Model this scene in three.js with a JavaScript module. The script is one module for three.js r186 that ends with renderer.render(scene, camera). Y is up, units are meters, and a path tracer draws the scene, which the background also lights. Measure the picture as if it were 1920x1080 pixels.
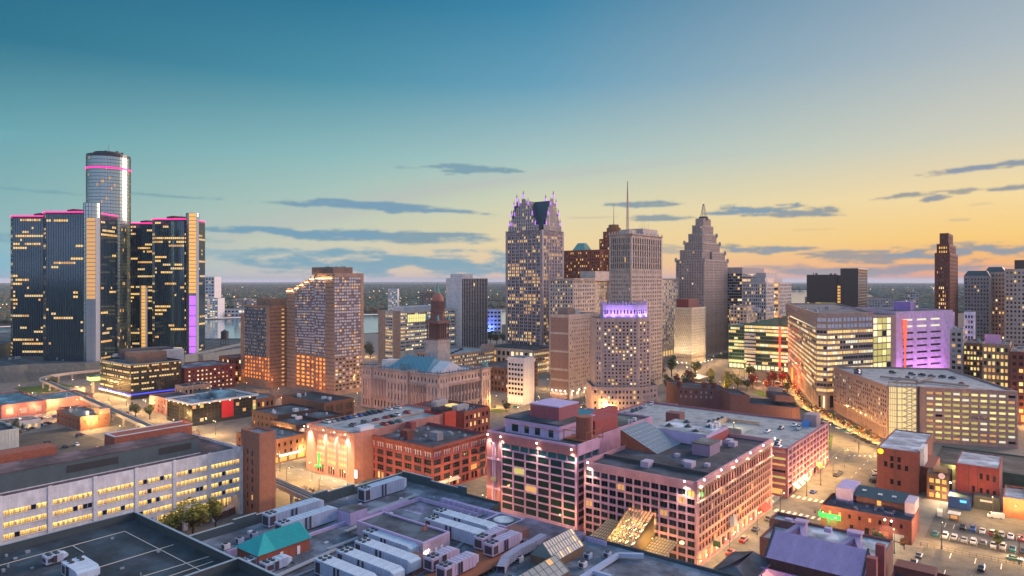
import * as THREE from 'three';
import { mergeGeometries } from 'three/addons/utils/BufferGeometryUtils.js';

// ---------- camera ----------
const scene = new THREE.Scene();
const EYE = 92;
const camera = new THREE.PerspectiveCamera(2 * Math.atan(540 / 1280) * 180 / Math.PI, 16 / 9, 1, 60000);
camera.position.set(0, EYE, 0);
camera.lookAt(0, EYE, -100);
camera.setViewOffset(1920, 1080, 0, 15, 1920, 1080);
camera.updateProjectionMatrix();
const renderer = new THREE.WebGLRenderer({ antialias: true });
renderer.setSize(1024, 576);
renderer.toneMapping = THREE.LinearToneMapping;
renderer.toneMappingExposure = 1.6;
renderer.shadowMap.enabled = true;

// ---------- random and noise ----------
function mulberry(a) { return () => { a |= 0; a = a + 0x6D2B79F5 | 0; let t = Math.imul(a ^ a >>> 15, 1 | a); t = t + Math.imul(t ^ t >>> 7, 61 | t) ^ t; return ((t ^ t >>> 14) >>> 0) / 4294967296; }; }
const rnd = mulberry(20231);
const rr = (a, b) => a + (b - a) * rnd();
function h2(x, y, s) { let n = Math.imul(x | 0, 374761393) + Math.imul(y | 0, 668265263) + Math.imul(s | 0, 982451653) | 0; n = Math.imul(n ^ n >>> 13, 1274126177); return ((n ^ n >>> 16) >>> 0) / 4294967296; }
const sm = (t) => t * t * (3 - 2 * t);
const mod = (a, n) => ((a % n) + n) % n;
function vn(x, y, s, per = 0) {           // value noise, periodic when per > 0
  const xi = Math.floor(x), yi = Math.floor(y), fx = sm(x - xi), fy = sm(y - yi);
  const g = (i, j) => per ? h2(mod(i, per), mod(j, per), s) : h2(i, j, s);
  return (g(xi, yi) * (1 - fx) + g(xi + 1, yi) * fx) * (1 - fy) + (g(xi, yi + 1) * (1 - fx) + g(xi + 1, yi + 1) * fx) * fy;
}
function fbm(x, y, s, o, per = 0) { let a = 0, w = 0.5, t = 0; for (let i = 0; i < o; i++) { a += w * vn(x, y, s + i * 17, per); t += w; w *= 0.5; x *= 2; y *= 2; per *= 2; } return a / t; }
const sst = (a, b, x) => { const t = Math.min(1, Math.max(0, (x - a) / (b - a))); return t * t * (3 - 2 * t); };
const lin = (c) => { c /= 255; return c <= 0.04045 ? c / 12.92 : Math.pow((c + 0.055) / 1.055, 2.4); };

// ---------- the dusk sky: air and cloud streaks ----------
const EL = [0, 1, 3, 6, 10, 16, 22, 40, 90];
const ZEN = [150, 182, 216];  // zenith raised above the dusk tone to light roofs and walls
const AZ = [
  [-180, [[234, 214, 236], [236, 214, 236], [234, 214, 234], [210, 200, 224], [158, 162, 195], [140, 152, 189], [150, 168, 204], [154, 180, 214], ZEN]],  // unseen sky behind the camera, brightened to light walls facing it
  [-110, [[200, 206, 226], [202, 206, 228], [200, 204, 226], [182, 192, 216], [148, 166, 194], [130, 158, 190], [132, 164, 200], [140, 174, 208], ZEN]],
  [-38, [[136, 182, 200], [126, 184, 204], [146, 184, 190], [130, 176, 180], [106, 165, 175], [48, 117, 143], [36, 104, 134], [64, 122, 156], ZEN]],
  [-15, [[216, 196, 186], [214, 202, 184], [206, 206, 184], [178, 200, 188], [142, 186, 188], [78, 146, 168], [46, 118, 150], [68, 124, 158], ZEN]],
  [2, [[238, 196, 170], [240, 204, 162], [238, 214, 165], [218, 214, 180], [170, 198, 195], [104, 160, 186], [62, 134, 168], [76, 130, 166], ZEN]],
  [33, [[246, 156, 118], [252, 178, 112], [252, 207, 124], [246, 219, 164], [208, 207, 190], [168, 183, 192], [136, 161, 182], [116, 150, 180], ZEN]],
  [56, [[250, 150, 100], [255, 185, 108], [255, 212, 118], [252, 224, 160], [222, 213, 188], [190, 196, 198], [166, 180, 194], [134, 160, 186], ZEN]],
  [95, [[240, 192, 180], [244, 204, 184], [244, 210, 190], [226, 202, 194], [174, 171, 182], [150, 159, 184], [154, 170, 198], [152, 176, 208], ZEN]],
  [140, [[240, 212, 224], [242, 214, 224], [242, 214, 224], [220, 200, 214], [162, 161, 188], [141, 151, 185], [152, 170, 202], [154, 180, 212], ZEN]],
].map(([a, r]) => [a, r.map((c) => c.map((x) => lin(x) * (a > -50 && a < 60 ? 0.625 : 1)))]);
function skyAt(az, el, out) {
  let k = 0; while (k < AZ.length - 1 && az >= AZ[k + 1][0]) k++;
  const A = AZ[k], B = AZ[(k + 1) % AZ.length], b = k + 1 < AZ.length ? B[0] : 180;
  let f = (az - A[0]) / (b - A[0]);
  let i = 0; while (i < EL.length - 2 && el >= EL[i + 1]) i++;
  const g = Math.min(1, Math.max(0, (el - EL[i]) / (EL[i + 1] - EL[i])));
  for (let c = 0; c < 3; c++) { const p = A[1][i][c] * (1 - g) + A[1][i + 1][c] * g, q = B[1][i][c] * (1 - g) + B[1][i + 1][c] * g; out[c] = p * (1 - f) + q * f; }
}
// streaks: azimuth, elevation, half width, half height (degrees), slope, strength, cloud colour
const CL = [
  [-3.2, 9.15, 4.4, 0.42, -0.02, 0.85, [104, 142, 160]], [-8.7, 9.2, 1.3, 0.22, 0, 0.5, [120, 158, 172]],
  [-10.6, 5.75, 10.2, 0.55, -0.045, 0.95, [96, 138, 164]], [-17.2, 3.75, 9.5, 0.7, -0.02, 0.9, [98, 148, 176]], [-8.5, 3.45, 8.2, 0.5, 0.0, 0.85, [110, 150, 172]],
  [-10, 1.3, 15, 1.1, 0.0, 0.92, [118, 164, 184]], [-21, 2.1, 7, 0.6, 0.0, 0.6, [124, 168, 186]], [-31, 3.0, 9, 0.5, 0.01, 0.5, [96, 154, 178]],
  [-34, 6.1, 4, 0.14, -0.02, 0.55, [92, 140, 160]], [-26.5, 6.3, 3.4, 0.12, -0.02, 0.5, [100, 146, 162]],
  [10.8, 6.2, 3.9, 0.33, 0.02, 0.9, [118, 144, 158]], [12.2, 5.05, 3.2, 0.32, 0, 0.85, [122, 146, 160]], [19.3, 5.3, 3.9, 0.62, 0.02, 0.95, [104, 136, 156]], [23.4, 5.05, 3.0, 0.34, 0.02, 0.9, [122, 140, 152]],
  [6.5, 5.2, 3, 0.13, 0, 0.4, [190, 180, 160]], [20.5, 2.35, 4.6, 0.42, -0.03, 0.9, [120, 140, 154]], [27.5, 1.7, 5.0, 0.45, -0.02, 0.85, [140, 146, 154]], [33.8, 1.85, 5.4, 0.62, 0.02, 0.9, [128, 144, 158]],
  [28, 0.75, 10.0, 0.5, 0, 0.9, [150, 150, 162]], [13.0, 2.4, 3.4, 0.5, 0, 0.6, [150, 160, 164]],
  [34.2, 7.6, 3.2, 0.34, 0.03, 0.95, [118, 132, 148]], [36.5, 7.75, 1.6, 0.28, 0, 0.8, [120, 134, 150]], [30.0, 6.0, 2.4, 0.25, 0.05, 0.85, [130, 140, 150]], [31.8, 5.9, 1.0, 0.42, 0.05, 0.9, [124, 136, 150]], [33.3, 6.15, 1.0, 0.26, 0.05, 0.75, [132, 142, 150]], [35.9, 6.1, 1.6, 0.28, 0, 0.85, [124, 136, 150]],
  [33.2, 4.2, 0.9, 0.14, 0, 0.5, [190, 176, 150]], [24, 3.9, 2, 0.1, 0, 0.35, [222, 180, 130]], [34.5, 5.2, 0.9, 0.12, 0, 0.4, [200, 180, 150]],
];
for (let k = 0; k < 46; k++) { const r = mulberry(900 + k), az = 44 + r() * 272, el = 1 + r() * 9; CL.push([az > 180 ? az - 360 : az, el, 4 + r() * 8, 0.25 + r() * 0.45, (r() - 0.5) * 0.04, 0.45 + 0.4 * r(), [122, 142, 166]]); }
const SW = 4096, SH = 2048, sky = new Float32Array(SW * SH * 4);
{
  const c = [0, 0, 0], by = CL.map((k) => [...k.slice(0, 6), k[6].map((x) => lin(x) * 0.625)]);
  for (let j = 0; j < SH; j++) {
    const el = ((j + 0.5) / SH - 0.5) * 180, row = el < 11 && el > 0 ? by.filter((k) => Math.abs(k[1] - el) < k[3] * 2.4 + Math.abs(k[4]) * k[2] + 0.1) : [];
    for (let i = 0; i < SW; i++) {
      const phi = ((i + 0.5) / SW - 0.5) * 2 * Math.PI, az = Math.atan2(Math.cos(phi), -Math.sin(phi)) * 180 / Math.PI, o = (j * SW + i) * 4;
      skyAt(az, Math.max(0, el), c);
      for (const k of row) {
        let dx = az - k[0]; if (dx > 180) dx -= 360; if (dx < -180) dx += 360;
        if (Math.abs(dx) > k[2] * 1.25) continue;
        const dy = el - k[1] - k[4] * dx, n = (fbm(az * 0.8 + k[0] * 3, el * 6.5, 5, 5) - 0.5) + 0.35 * (fbm(az * 3.2 + k[0], el * 19, 13, 3) - 0.5), n2 = fbm(az * 0.35 + 40, el * 1.2 + k[0], 9, 2) - 0.5;
        const yy = (dy + n2 * k[3] * 1.6) / k[3], m = 1 - (dx / k[2]) ** 2 - yy * yy * (yy < 0 ? 1.9 : 1.1) + n * (k[2] > 7 ? 1.1 : 1.9);
        const a = sst(-0.02, 0.75, m) * k[5];
        if (a > 0) for (let q = 0; q < 3; q++) c[q] = c[q] * (1 - a) + k[6][q] * a;
      }
      sky[o] = c[0]; sky[o + 1] = c[1]; sky[o + 2] = c[2]; sky[o + 3] = 1;
    }
  }
}
const skyTex = new THREE.DataTexture(sky, SW, SH, THREE.RGBAFormat, THREE.FloatType);
skyTex.mapping = THREE.EquirectangularReflectionMapping; skyTex.magFilter = THREE.LinearFilter; skyTex.minFilter = THREE.LinearFilter; skyTex.needsUpdate = true;
scene.background = skyTex; scene.environment = skyTex;

// ---------- the last glow of the sun, low on the right ----------
const sun = new THREE.DirectionalLight(new THREE.Color(1.0, 0.68, 0.58), 2.8);
{ const a = 58 * Math.PI / 180, e = 17 * Math.PI / 180; sun.position.set(Math.sin(a) * Math.cos(e) * 2500, Math.sin(e) * 2500, -Math.cos(a) * Math.cos(e) * 2500); }
sun.castShadow = true; sun.shadow.radius = 64; sun.shadow.mapSize.set(4096, 4096);
Object.assign(sun.shadow.camera, { left: -1200, right: 1200, top: 500, bottom: -500, near: 10, far: 6000 });
scene.add(sun, sun.target);

// ---------- places: u runs along the streets away to the right, v away to the left, both in metres from the camera ----------
const TH = 38 * Math.PI / 180, ST = Math.sin(TH), CT = Math.cos(TH), ROT = Math.PI / 2 - TH;
const P = (u, v, y = 0) => new THREE.Vector3(ST * u - CT * v, y, -(CT * u + ST * v));
const UV = (X, D) => [ST * X + CT * D, -CT * X + ST * D];

// ---------- things ----------
const taken = new Map();
function numbered(n) { const k = taken.get(n) ?? 0; taken.set(n, k + 1); return k ? `${n}_${String(k).padStart(3, '0')}` : n; }
function thing(name, label, category, u, v, y = 0, turn = 0, group) {
  const o = new THREE.Group(); o.name = numbered(name); o.position.copy(P(u, v, y)); o.rotation.y = ROT + turn;
  o.userData = { label, category }; if (group) o.userData.group = group;
  scene.add(o); return o;
}
function mesh(name, geo, mat, parent, kind) {
  const m = new THREE.Mesh(geo, mat); m.name = parent === scene ? numbered(name) : name; m.castShadow = m.receiveShadow = true;
  if (kind) m.userData.kind = kind; parent.add(m); return m;
}
function dup(root, label, u, v, y, turn, group) {
  const c = root.clone(); c.name = numbered(root.name.replace(/_\d{3}$/, '')); c.userData = { ...root.userData, label }; if (group) c.userData.group = group;
  c.position.copy(P(u, v, y)); c.rotation.set(0, ROT + turn, 0); scene.add(c); return c;
}
const ORD = ['first', 'second', 'third', 'fourth', 'fifth', 'sixth', 'seventh', 'eighth', 'ninth', 'tenth', 'eleventh', 'twelfth', 'thirteenth', 'fourteenth', 'fifteenth', 'sixteenth', 'seventeenth', 'eighteenth', 'nineteenth', 'twentieth', 'twenty-first', 'twenty-second', 'twenty-third', 'twenty-fourth', 'twenty-fifth', 'twenty-sixth', 'twenty-seventh', 'twenty-eighth', 'twenty-ninth', 'thirtieth'];

// ---------- a collector of flat faces, uv in metres ----------
class Q {
  constructor() { this.p = []; this.n = []; this.t = []; this.i = []; }
  get empty() { return !this.i.length; }
  quad(a, b, c, d, ta, tb, tc, td) {
    const ux = b[0] - a[0], uy = b[1] - a[1], uz = b[2] - a[2], vx = d[0] - a[0], vy = d[1] - a[1], vz = d[2] - a[2];
    let nx = uy * vz - uz * vy, ny = uz * vx - ux * vz, nz = ux * vy - uy * vx; const l = Math.hypot(nx, ny, nz) || 1; nx /= l; ny /= l; nz /= l;
    if (!ta) { const W = Math.hypot(ux, uy, uz), Hh = Math.hypot(vx, vy, vz), s = a[0] + a[2], y = a[1]; ta = [s, y]; tb = [s + W, y]; tc = [s + W, y + Hh]; td = [s, y + Hh]; }
    const k = this.p.length / 3;
    this.p.push(...a, ...b, ...c, ...d); for (let q = 0; q < 4; q++) this.n.push(nx, ny, nz); this.t.push(...ta, ...tb, ...tc, ...td);
    this.i.push(k, k + 1, k + 2, k, k + 2, k + 3); return this;
  }
  tri(a, b, c) {
    const A = new THREE.Vector3(...a), n = new THREE.Vector3(...b).sub(A).cross(new THREE.Vector3(...c).sub(A)).normalize(), k = this.p.length / 3;
    this.p.push(...a, ...b, ...c); for (let q = 0; q < 3; q++) this.n.push(n.x, n.y, n.z);
    for (const v of [a, b, c]) this.t.push(v[0] + v[2] * 0.37, v[1] + v[2] * 0.6); this.i.push(k, k + 1, k + 2); return this;
  }
  // a box in the thing's own axes; skip: letters of the faces left out (l r d u b f)
  box(x0, x1, y0, y1, z0, z1, skip = '') {
    if (!skip.includes('f')) this.quad([x0, y0, z1], [x1, y0, z1], [x1, y1, z1], [x0, y1, z1], [x0, y0], [x1, y0], [x1, y1], [x0, y1]);
    if (!skip.includes('b')) this.quad([x1, y0, z0], [x0, y0, z0], [x0, y1, z0], [x1, y1, z0], [x1, y0], [x0, y0], [x0, y1], [x1, y1]);
    if (!skip.includes('r')) this.quad([x1, y0, z1], [x1, y0, z0], [x1, y1, z0], [x1, y1, z1], [-z1, y0], [-z0, y0], [-z0, y1], [-z1, y1]);
    if (!skip.includes('l')) this.quad([x0, y0, z0], [x0, y0, z1], [x0, y1, z1], [x0, y1, z0], [-z0, y0], [-z1, y0], [-z1, y1], [-z0, y1]);
    if (!skip.includes('u')) this.quad([x0, y1, z1], [x1, y1, z1], [x1, y1, z0], [x0, y1, z0], [x0, -z1], [x1, -z1], [x1, -z0], [x0, -z0]);
    if (!skip.includes('d')) this.quad([x0, y0, z0], [x1, y0, z0], [x1, y0, z1], [x0, y0, z1], [x0, -z0], [x1, -z0], [x1, -z1], [x0, -z1]);
    return this;
  }
  // a box along a wall: E the wall, s along it, y up, d out from it
  eb(E, s0, s1, y0, y1, d0, d1, skip = '') {
    const p = (s, y, d) => [E.o[0] + E.d[0] * s + E.n[0] * d, y, E.o[1] + E.d[1] * s + E.n[1] * d];
    this.quad(p(s0, y0, d1), p(s1, y0, d1), p(s1, y1, d1), p(s0, y1, d1), [s0 + E.k, y0], [s1 + E.k, y0], [s1 + E.k, y1], [s0 + E.k, y1]);
    const t = d1 - d0;
    if (!skip.includes('r')) this.quad(p(s1, y0, d1), p(s1, y0, d0), p(s1, y1, d0), p(s1, y1, d1), [0, y0], [t, y0], [t, y1], [0, y1]);
    if (!skip.includes('l')) this.quad(p(s0, y0, d0), p(s0, y0, d1), p(s0, y1, d1), p(s0, y1, d0), [0, y0], [t, y0], [t, y1], [0, y1]);
    if (!skip.includes('u')) this.quad(p(s0, y1, d1), p(s1, y1, d1), p(s1, y1, d0), p(s0, y1, d0), [s0, 0], [s1, 0], [s1, t], [s0, t]);
    if (!skip.includes('d')) this.quad(p(s0, y0, d0), p(s1, y0, d0), p(s1, y0, d1), p(s0, y0, d1), [s0, 0], [s1, 0], [s1, t], [s0, t]);
    return this;
  }
  eq(E, s0, s1, y0, y1, d, unit) {   // one pane on a wall
    const p = (s, y) => [E.o[0] + E.d[0] * s + E.n[0] * d, y, E.o[1] + E.d[1] * s + E.n[1] * d];
    if (unit) return this.quad(p(s0, y0), p(s1, y0), p(s1, y1), p(s0, y1), [0, 0], [1, 0], [1, 1], [0, 1]);
    return this.quad(p(s0, y0), p(s1, y0), p(s1, y1), p(s0, y1), [s0 + E.k, y0], [s1 + E.k, y0], [s1 + E.k, y1], [s0 + E.k, y1]);
  }
  cap(poly, y) {                    // a flat roof over a polygon of (x, z)
    const k = this.p.length / 3;
    for (const [x, z] of poly) { this.p.push(x, y, z); this.n.push(0, 1, 0); this.t.push(x, -z); }
    const f = THREE.ShapeUtils.triangulateShape(poly.map(([x, z]) => new THREE.Vector2(x, -z)), []);
    for (const [a, b, c] of f) this.i.push(k + a, k + b, k + c);
    return this;
  }
  cyl(x, y0, z, r0, r1, h, n = 12, top = true) {
    const c = (r, y, a) => [x + r * Math.cos(a), y, z - r * Math.sin(a)];
    for (let i = 0; i < n; i++) {
      const a = i / n * 2 * Math.PI, b = (i + 1) / n * 2 * Math.PI;
      this.quad(c(r0, y0, a), c(r0, y0, b), c(r1, y0 + h, b), c(r1, y0 + h, a), [a * r0, y0], [b * r0, y0], [b * r0, y0 + h], [a * r0, y0 + h]);
      if (top && r1 > 0.01) this.tri([x, y0 + h, z], c(r1, y0 + h, a), c(r1, y0 + h, b));
    }
    return this;
  }
  geo() {
    const g = new THREE.BufferGeometry();
    g.setAttribute('position', new THREE.Float32BufferAttribute(this.p, 3)); g.setAttribute('normal', new THREE.Float32BufferAttribute(this.n, 3)); g.setAttribute('uv', new THREE.Float32BufferAttribute(this.t, 2));
    g.setIndex(this.i); return g;
  }
  to(name, mat, parent, kind) { return this.empty ? null : mesh(name, this.geo(), mat, parent, kind); }
}
const bx = (...a) => new Q().box(...a);
// a bar between two points
function bar(q, a, b, r) {
  const A = new THREE.Vector3(...a), Bv = new THREE.Vector3(...b), d = Bv.clone().sub(A), s = new THREE.Vector3(0, 1, 0); if (Math.abs(d.y) > d.length() * 0.9) s.set(1, 0, 0);
  const e = s.cross(d).normalize().multiplyScalar(r), f = d.clone().cross(e).normalize().multiplyScalar(r), c = (o, x, y) => [o.x + e.x * x + f.x * y, o.y + e.y * x + f.y * y, o.z + e.z * x + f.z * y];
  const k = [[1, 1], [-1, 1], [-1, -1], [1, -1]];
  for (let i = 0; i < 4; i++) { const m = k[i], n = k[(i + 1) % 4]; q.quad(c(A, ...m), c(A, ...n), c(Bv, ...n), c(Bv, ...m)); }
  return q;
}

// ---------- textures: grain, stains, courses ----------
function tex(w, h, fn, metres, srgb = true) {
  const d = new Uint8Array(w * h * 4);
  for (let y = 0; y < h; y++) for (let x = 0; x < w; x++) { const c = fn(x / w, y / h), o = (y * w + x) * 4; d[o] = 255 * Math.min(1, Math.max(0, c[0])); d[o + 1] = 255 * Math.min(1, Math.max(0, c[1])); d[o + 2] = 255 * Math.min(1, Math.max(0, c[2])); d[o + 3] = 255; }
  const t = new THREE.DataTexture(d, w, h); t.wrapS = t.wrapT = THREE.RepeatWrapping; t.magFilter = THREE.LinearFilter; t.minFilter = THREE.LinearMipmapLinearFilter; t.generateMipmaps = true;
  if (srgb) t.colorSpace = THREE.SRGBColorSpace;
  if (metres) t.repeat.set(1 / metres, 1 / (metres * h / w));
  t.needsUpdate = true; return t;
}
const T = {};
T.stone = tex(512, 512, (x, y) => { const a = fbm(x * 6, y * 6, 1, 5, 6), b = fbm(x * 40, y * 5, 7, 3, 40), s = fbm(x * 64, y * 64, 3, 2, 64), v = 0.74 + 0.2 * a + 0.1 * b + 0.1 * (s - 0.5); return [v, v * 0.99, v * 0.98]; }, 14);
T.brick = tex(1024, 1024, (x, y) => {
  const row = Math.floor(y * 64), bxx = x * 24 + (row % 2) * 0.5, bi = Math.floor(bxx), fx = bxx - bi, fy = y * 64 - row, m = fx < 0.05 || fy < 0.14;
  const k = h2(mod(bi, 24), row, 4), st = fbm(x * 5, y * 5, 21, 4, 5), v = (0.74 + 0.22 * k) * (0.92 + 0.14 * st);
  return m ? [v * 0.9 + 0.1, v * 0.92 + 0.1, v * 0.95 + 0.08] : [v, v * (0.9 + 0.1 * h2(bi, row, 9)), v * 0.95];
}, 5);
T.roof = tex(512, 512, (x, y) => { const a = fbm(x * 5, y * 5, 31, 5, 5), b = fbm(x * 90, y * 90, 35, 2, 90), p = fbm(x * 3, y * 3, 39, 2, 3), se = (mod(x * 8, 1) < 0.016 || mod(y * 4, 1) < 0.008) ? -0.1 : 0, v = 0.5 + 0.55 * a + 0.16 * (b - 0.5) + (p > 0.6 ? 0.13 : p < 0.36 ? -0.1 : 0) + se * 1.6; return [v, v, v * 1.02]; }, 18);
T.asph = tex(512, 512, (x, y) => { const a = fbm(x * 5, y * 5, 41, 5, 5), b = fbm(x * 128, y * 128, 45, 1, 128), c = Math.abs(fbm(x * 7, y * 7, 49, 3, 7) - 0.5) < 0.008 ? -0.16 : 0, v = 0.66 + 0.34 * a + 0.16 * (b - 0.5) + c; return [v, v * 0.985, v * 0.96]; }, 16);
T.metal = tex(256, 256, (x, y) => { const a = fbm(x * 4, y * 4, 51, 4, 4), s = fbm(x * 48, y * 4, 57, 2, 48), v = 0.8 + 0.14 * a + 0.1 * (s - 0.4); return [v, v, v]; }, 6);
T.grass = tex(256, 256, (x, y) => { const a = fbm(x * 8, y * 8, 61, 5, 8), b = fbm(x * 64, y * 64, 65, 1, 64), v = 0.5 + 0.5 * a + 0.3 * (b - 0.5); return [v, v, v * 0.8]; }, 8);
T.land = tex(1024, 1024, (x, y) => { const a = fbm(x * 9, y * 9, 71, 6, 9), b = fbm(x * 60, y * 60, 75, 3, 60), v = 0.4 + 0.55 * a + 0.4 * (b - 0.5); return [v, v * 1.0, v * 0.9]; }, 900);
T.tile = tex(256, 256, (x, y) => { const f = mod(x * 8, 1), g = mod(y * 16, 1), v = 0.78 + 0.2 * h2(Math.floor(x * 8), Math.floor(y * 16), 81) - (f < 0.1 || g < 0.16 ? 0.2 : 0); return [v, v, v]; }, 5);
T.water = tex(512, 512, (x, y) => { const v = fbm(x * 24, y * 60, 91, 4, 24); return [v, v, v]; }, 120, false);
// rooms behind lit glass: walls, desks, ceiling lamps, blinds
function room(seed) {
  const r = mulberry(seed), parts = [], lamps = []; for (let k = 0; k < 9; k++) parts.push([r(), 0.03 + 0.12 * r(), r() * 0.55, 0.35 + 0.65 * r()]); for (let k = 0; k < 6; k++) lamps.push([r(), 0.72 + 0.2 * r(), 0.02 + 0.06 * r()]);
  return tex(96, 48, (x, y) => {
    let v = 0.72 + 0.2 * y; for (const [a, w, b, k] of parts) if (x > a && x < a + w && y < 0.45 + b) v *= 0.35 + 0.6 * k;
    if (y < 0.22) v *= 0.55 + 0.5 * h2(Math.floor(x * 20), 1, seed); for (const [a, b, w] of lamps) if (Math.abs(x - a) < w && Math.abs(y - b) < 0.05) v = 1.25;
    return [v, v * (0.9 + 0.1 * v), v * (0.72 + 0.25 * v)];
  });
}
T.rooms = [101, 102, 103, 104, 105, 106].map(room);

// ---------- materials (linear base colours) ----------
const rgb = (r, g, b) => new THREE.Color().setRGB(r, g, b);
const mats = new Map();
function mt(r, g, b, rough = 0.85, map = null, extra = {}) {
  const k = [r, g, b, rough, map?.id, JSON.stringify(extra)].join();
  if (!mats.has(k)) mats.set(k, new THREE.MeshStandardMaterial({ color: rgb(r, g, b), roughness: rough, map, ...extra }));
  return mats.get(k);
}
const glow = (r, g, b, s = 1, base = 0.2) => { const m = new THREE.MeshStandardMaterial({ color: rgb(r * base, g * base, b * base), roughness: 0.5, emissive: rgb(r, g, b), emissiveIntensity: s }); return m; };
const glass = (r, g, b, ior = 1.6, rough = 0.06, metal = 0) => new THREE.MeshPhysicalMaterial({ color: rgb(r, g, b), roughness: rough, metalness: metal, ior });
const M = {
  brick: mt(0.38, 0.10, 0.10, 0.9, T.brick), brickDark: mt(0.22, 0.075, 0.06, 0.9, T.brick), brickBrown: mt(0.30, 0.145, 0.09, 0.9, T.brick), brickPink: mt(0.58, 0.28, 0.23, 0.9, T.brick), brickOrange: mt(0.42, 0.14, 0.08, 0.9, T.brick),
  brickPurple: mt(0.24, 0.12, 0.115, 0.9, T.brick), brickTan: mt(0.46, 0.31, 0.22, 0.9, T.brick),
  lime: mt(0.58, 0.50, 0.46, 0.85, T.stone), limeWarm: mt(0.62, 0.48, 0.40, 0.85, T.stone), limeGrey: mt(0.46, 0.42, 0.42, 0.85, T.stone), granite: mt(0.42, 0.35, 0.37, 0.7, T.stone), graniteLight: mt(0.56, 0.50, 0.50, 0.7, T.stone),
  white: mt(0.70, 0.70, 0.74, 0.8, T.stone), whitePaint: mt(0.74, 0.72, 0.76, 0.7, T.metal), concrete: mt(0.46, 0.43, 0.41, 0.9, T.stone), concreteTan: mt(0.50, 0.37, 0.31, 0.9, T.stone), concretePink: mt(0.50, 0.31, 0.26, 0.9, T.stone), tan: mt(0.52, 0.39, 0.32, 0.9, T.stone),
  brownPrecast: mt(0.30, 0.19, 0.145, 0.9, T.stone), charcoal: mt(0.055, 0.065, 0.075, 0.7, T.metal), slate: mt(0.06, 0.085, 0.10, 0.6, T.metal), darkMetal: mt(0.04, 0.042, 0.05, 0.5, T.metal), bronze: mt(0.075, 0.052, 0.045, 0.45, T.metal),
  mauve: mt(0.66, 0.38, 0.56, 0.8, T.stone), mauveDeep: mt(0.40, 0.12, 0.15, 0.85, T.brick), rose: mt(0.50, 0.20, 0.22, 0.85, T.brick), redPaint: mt(0.40, 0.06, 0.065, 0.8, T.metal), purpleLightTint: mt(0.42, 0.24, 0.62, 0.7, T.metal), lavender: mt(0.56, 0.46, 0.74, 0.75, T.metal), orchid: mt(0.76, 0.54, 0.76, 0.8, T.stone),  // mauve, purple, lavender and orchid hold violet light spill in their base colours
  roofDark: mt(0.07, 0.085, 0.11, 0.9, T.roof), roofGrey: mt(0.16, 0.17, 0.19, 0.9, T.roof), roofWhite: mt(0.56, 0.62, 0.68, 0.8, T.roof), roofRed: mt(0.19, 0.125, 0.13, 0.9, T.roof), roofBlue: mt(0.16, 0.36, 0.46, 0.6, T.roof), deck: mt(0.44, 0.48, 0.53, 0.85, T.asph),
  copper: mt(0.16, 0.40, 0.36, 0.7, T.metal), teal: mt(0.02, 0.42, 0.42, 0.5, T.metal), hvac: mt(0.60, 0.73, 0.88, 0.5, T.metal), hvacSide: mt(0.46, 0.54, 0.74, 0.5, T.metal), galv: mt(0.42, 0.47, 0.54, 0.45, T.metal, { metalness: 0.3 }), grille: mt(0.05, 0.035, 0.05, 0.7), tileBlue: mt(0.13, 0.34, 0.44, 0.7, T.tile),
  steel: mt(0.10, 0.10, 0.11, 0.5, null, { metalness: 0.4 }), pole: mt(0.06, 0.06, 0.065, 0.5), rust: mt(0.36, 0.12, 0.06, 0.8, T.metal),
  dark: glass(0.012, 0.013, 0.018, 1.5, 0.08), blinds: mt(0.17, 0.19, 0.26, 0.3), mid: glass(0.03, 0.035, 0.045, 1.55, 0.08), blueGlass: new THREE.MeshPhysicalMaterial({ color: rgb(0.008, 0.028, 0.05), roughness: 0.08, ior: 2.0, specularColor: rgb(0.5, 0.8, 1.0) }), silverGlass: new THREE.MeshPhysicalMaterial({ color: rgb(0.34, 0.47, 0.48), metalness: 0.92, roughness: 0.26 }), greenGlass: glass(0.015, 0.035, 0.03, 1.6, 0.04), tealGlass: glass(0.02, 0.14, 0.13, 1.6, 0.06), mirror: new THREE.MeshPhysicalMaterial({ color: rgb(0.20, 0.19, 0.16), metalness: 0.85, roughness: 0.04 }),
  pale: mt(0.52, 0.55, 0.66, 0.35), paleWarm: mt(0.42, 0.36, 0.32, 0.4), tyre: mt(0.02, 0.02, 0.02, 0.8),
};
const L = {   // what shines
  a: glow(1.0, 0.62, 0.20, 0.7), b: glow(1.0, 0.70, 0.30, 0.55), c: glow(1.0, 0.52, 0.14, 0.6), d: glow(1.0, 0.80, 0.46, 0.85), e: glow(0.95, 0.50, 0.18, 0.45), f: glow(0.9, 0.88, 0.62, 0.6),
  o: glow(1.0, 0.22, 0.03, 1.7), o2: glow(1.0, 0.28, 0.05, 1.0), o3: glow(0.9, 0.16, 0.02, 0.45), y: glow(0.85, 0.72, 0.22, 0.42), y2: glow(0.9, 0.78, 0.30, 0.75), pink: glow(1.0, 0.02, 0.22, 1.6), violet: glow(0.55, 0.16, 0.95, 0.8), purple: glow(0.62, 0.22, 0.9, 0.55), red: glow(1.0, 0.05, 0.02, 1.3), green: glow(0.02, 0.8, 0.10, 0.8), blue: glow(0.08, 0.10, 1.0, 0.8),
  string: glow(1.0, 0.55, 0.16, 3), lamp: glow(1.0, 0.74, 0.34, 9), lampW: glow(1.0, 0.88, 0.66, 10), warmWall: glow(1.0, 0.46, 0.10, 1.1), white: glow(1, 0.97, 0.9, 3), sun: glow(1.0, 0.55, 0.02, 1.4), cyan: glow(0.1, 0.5, 1, 1.2),
};
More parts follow.
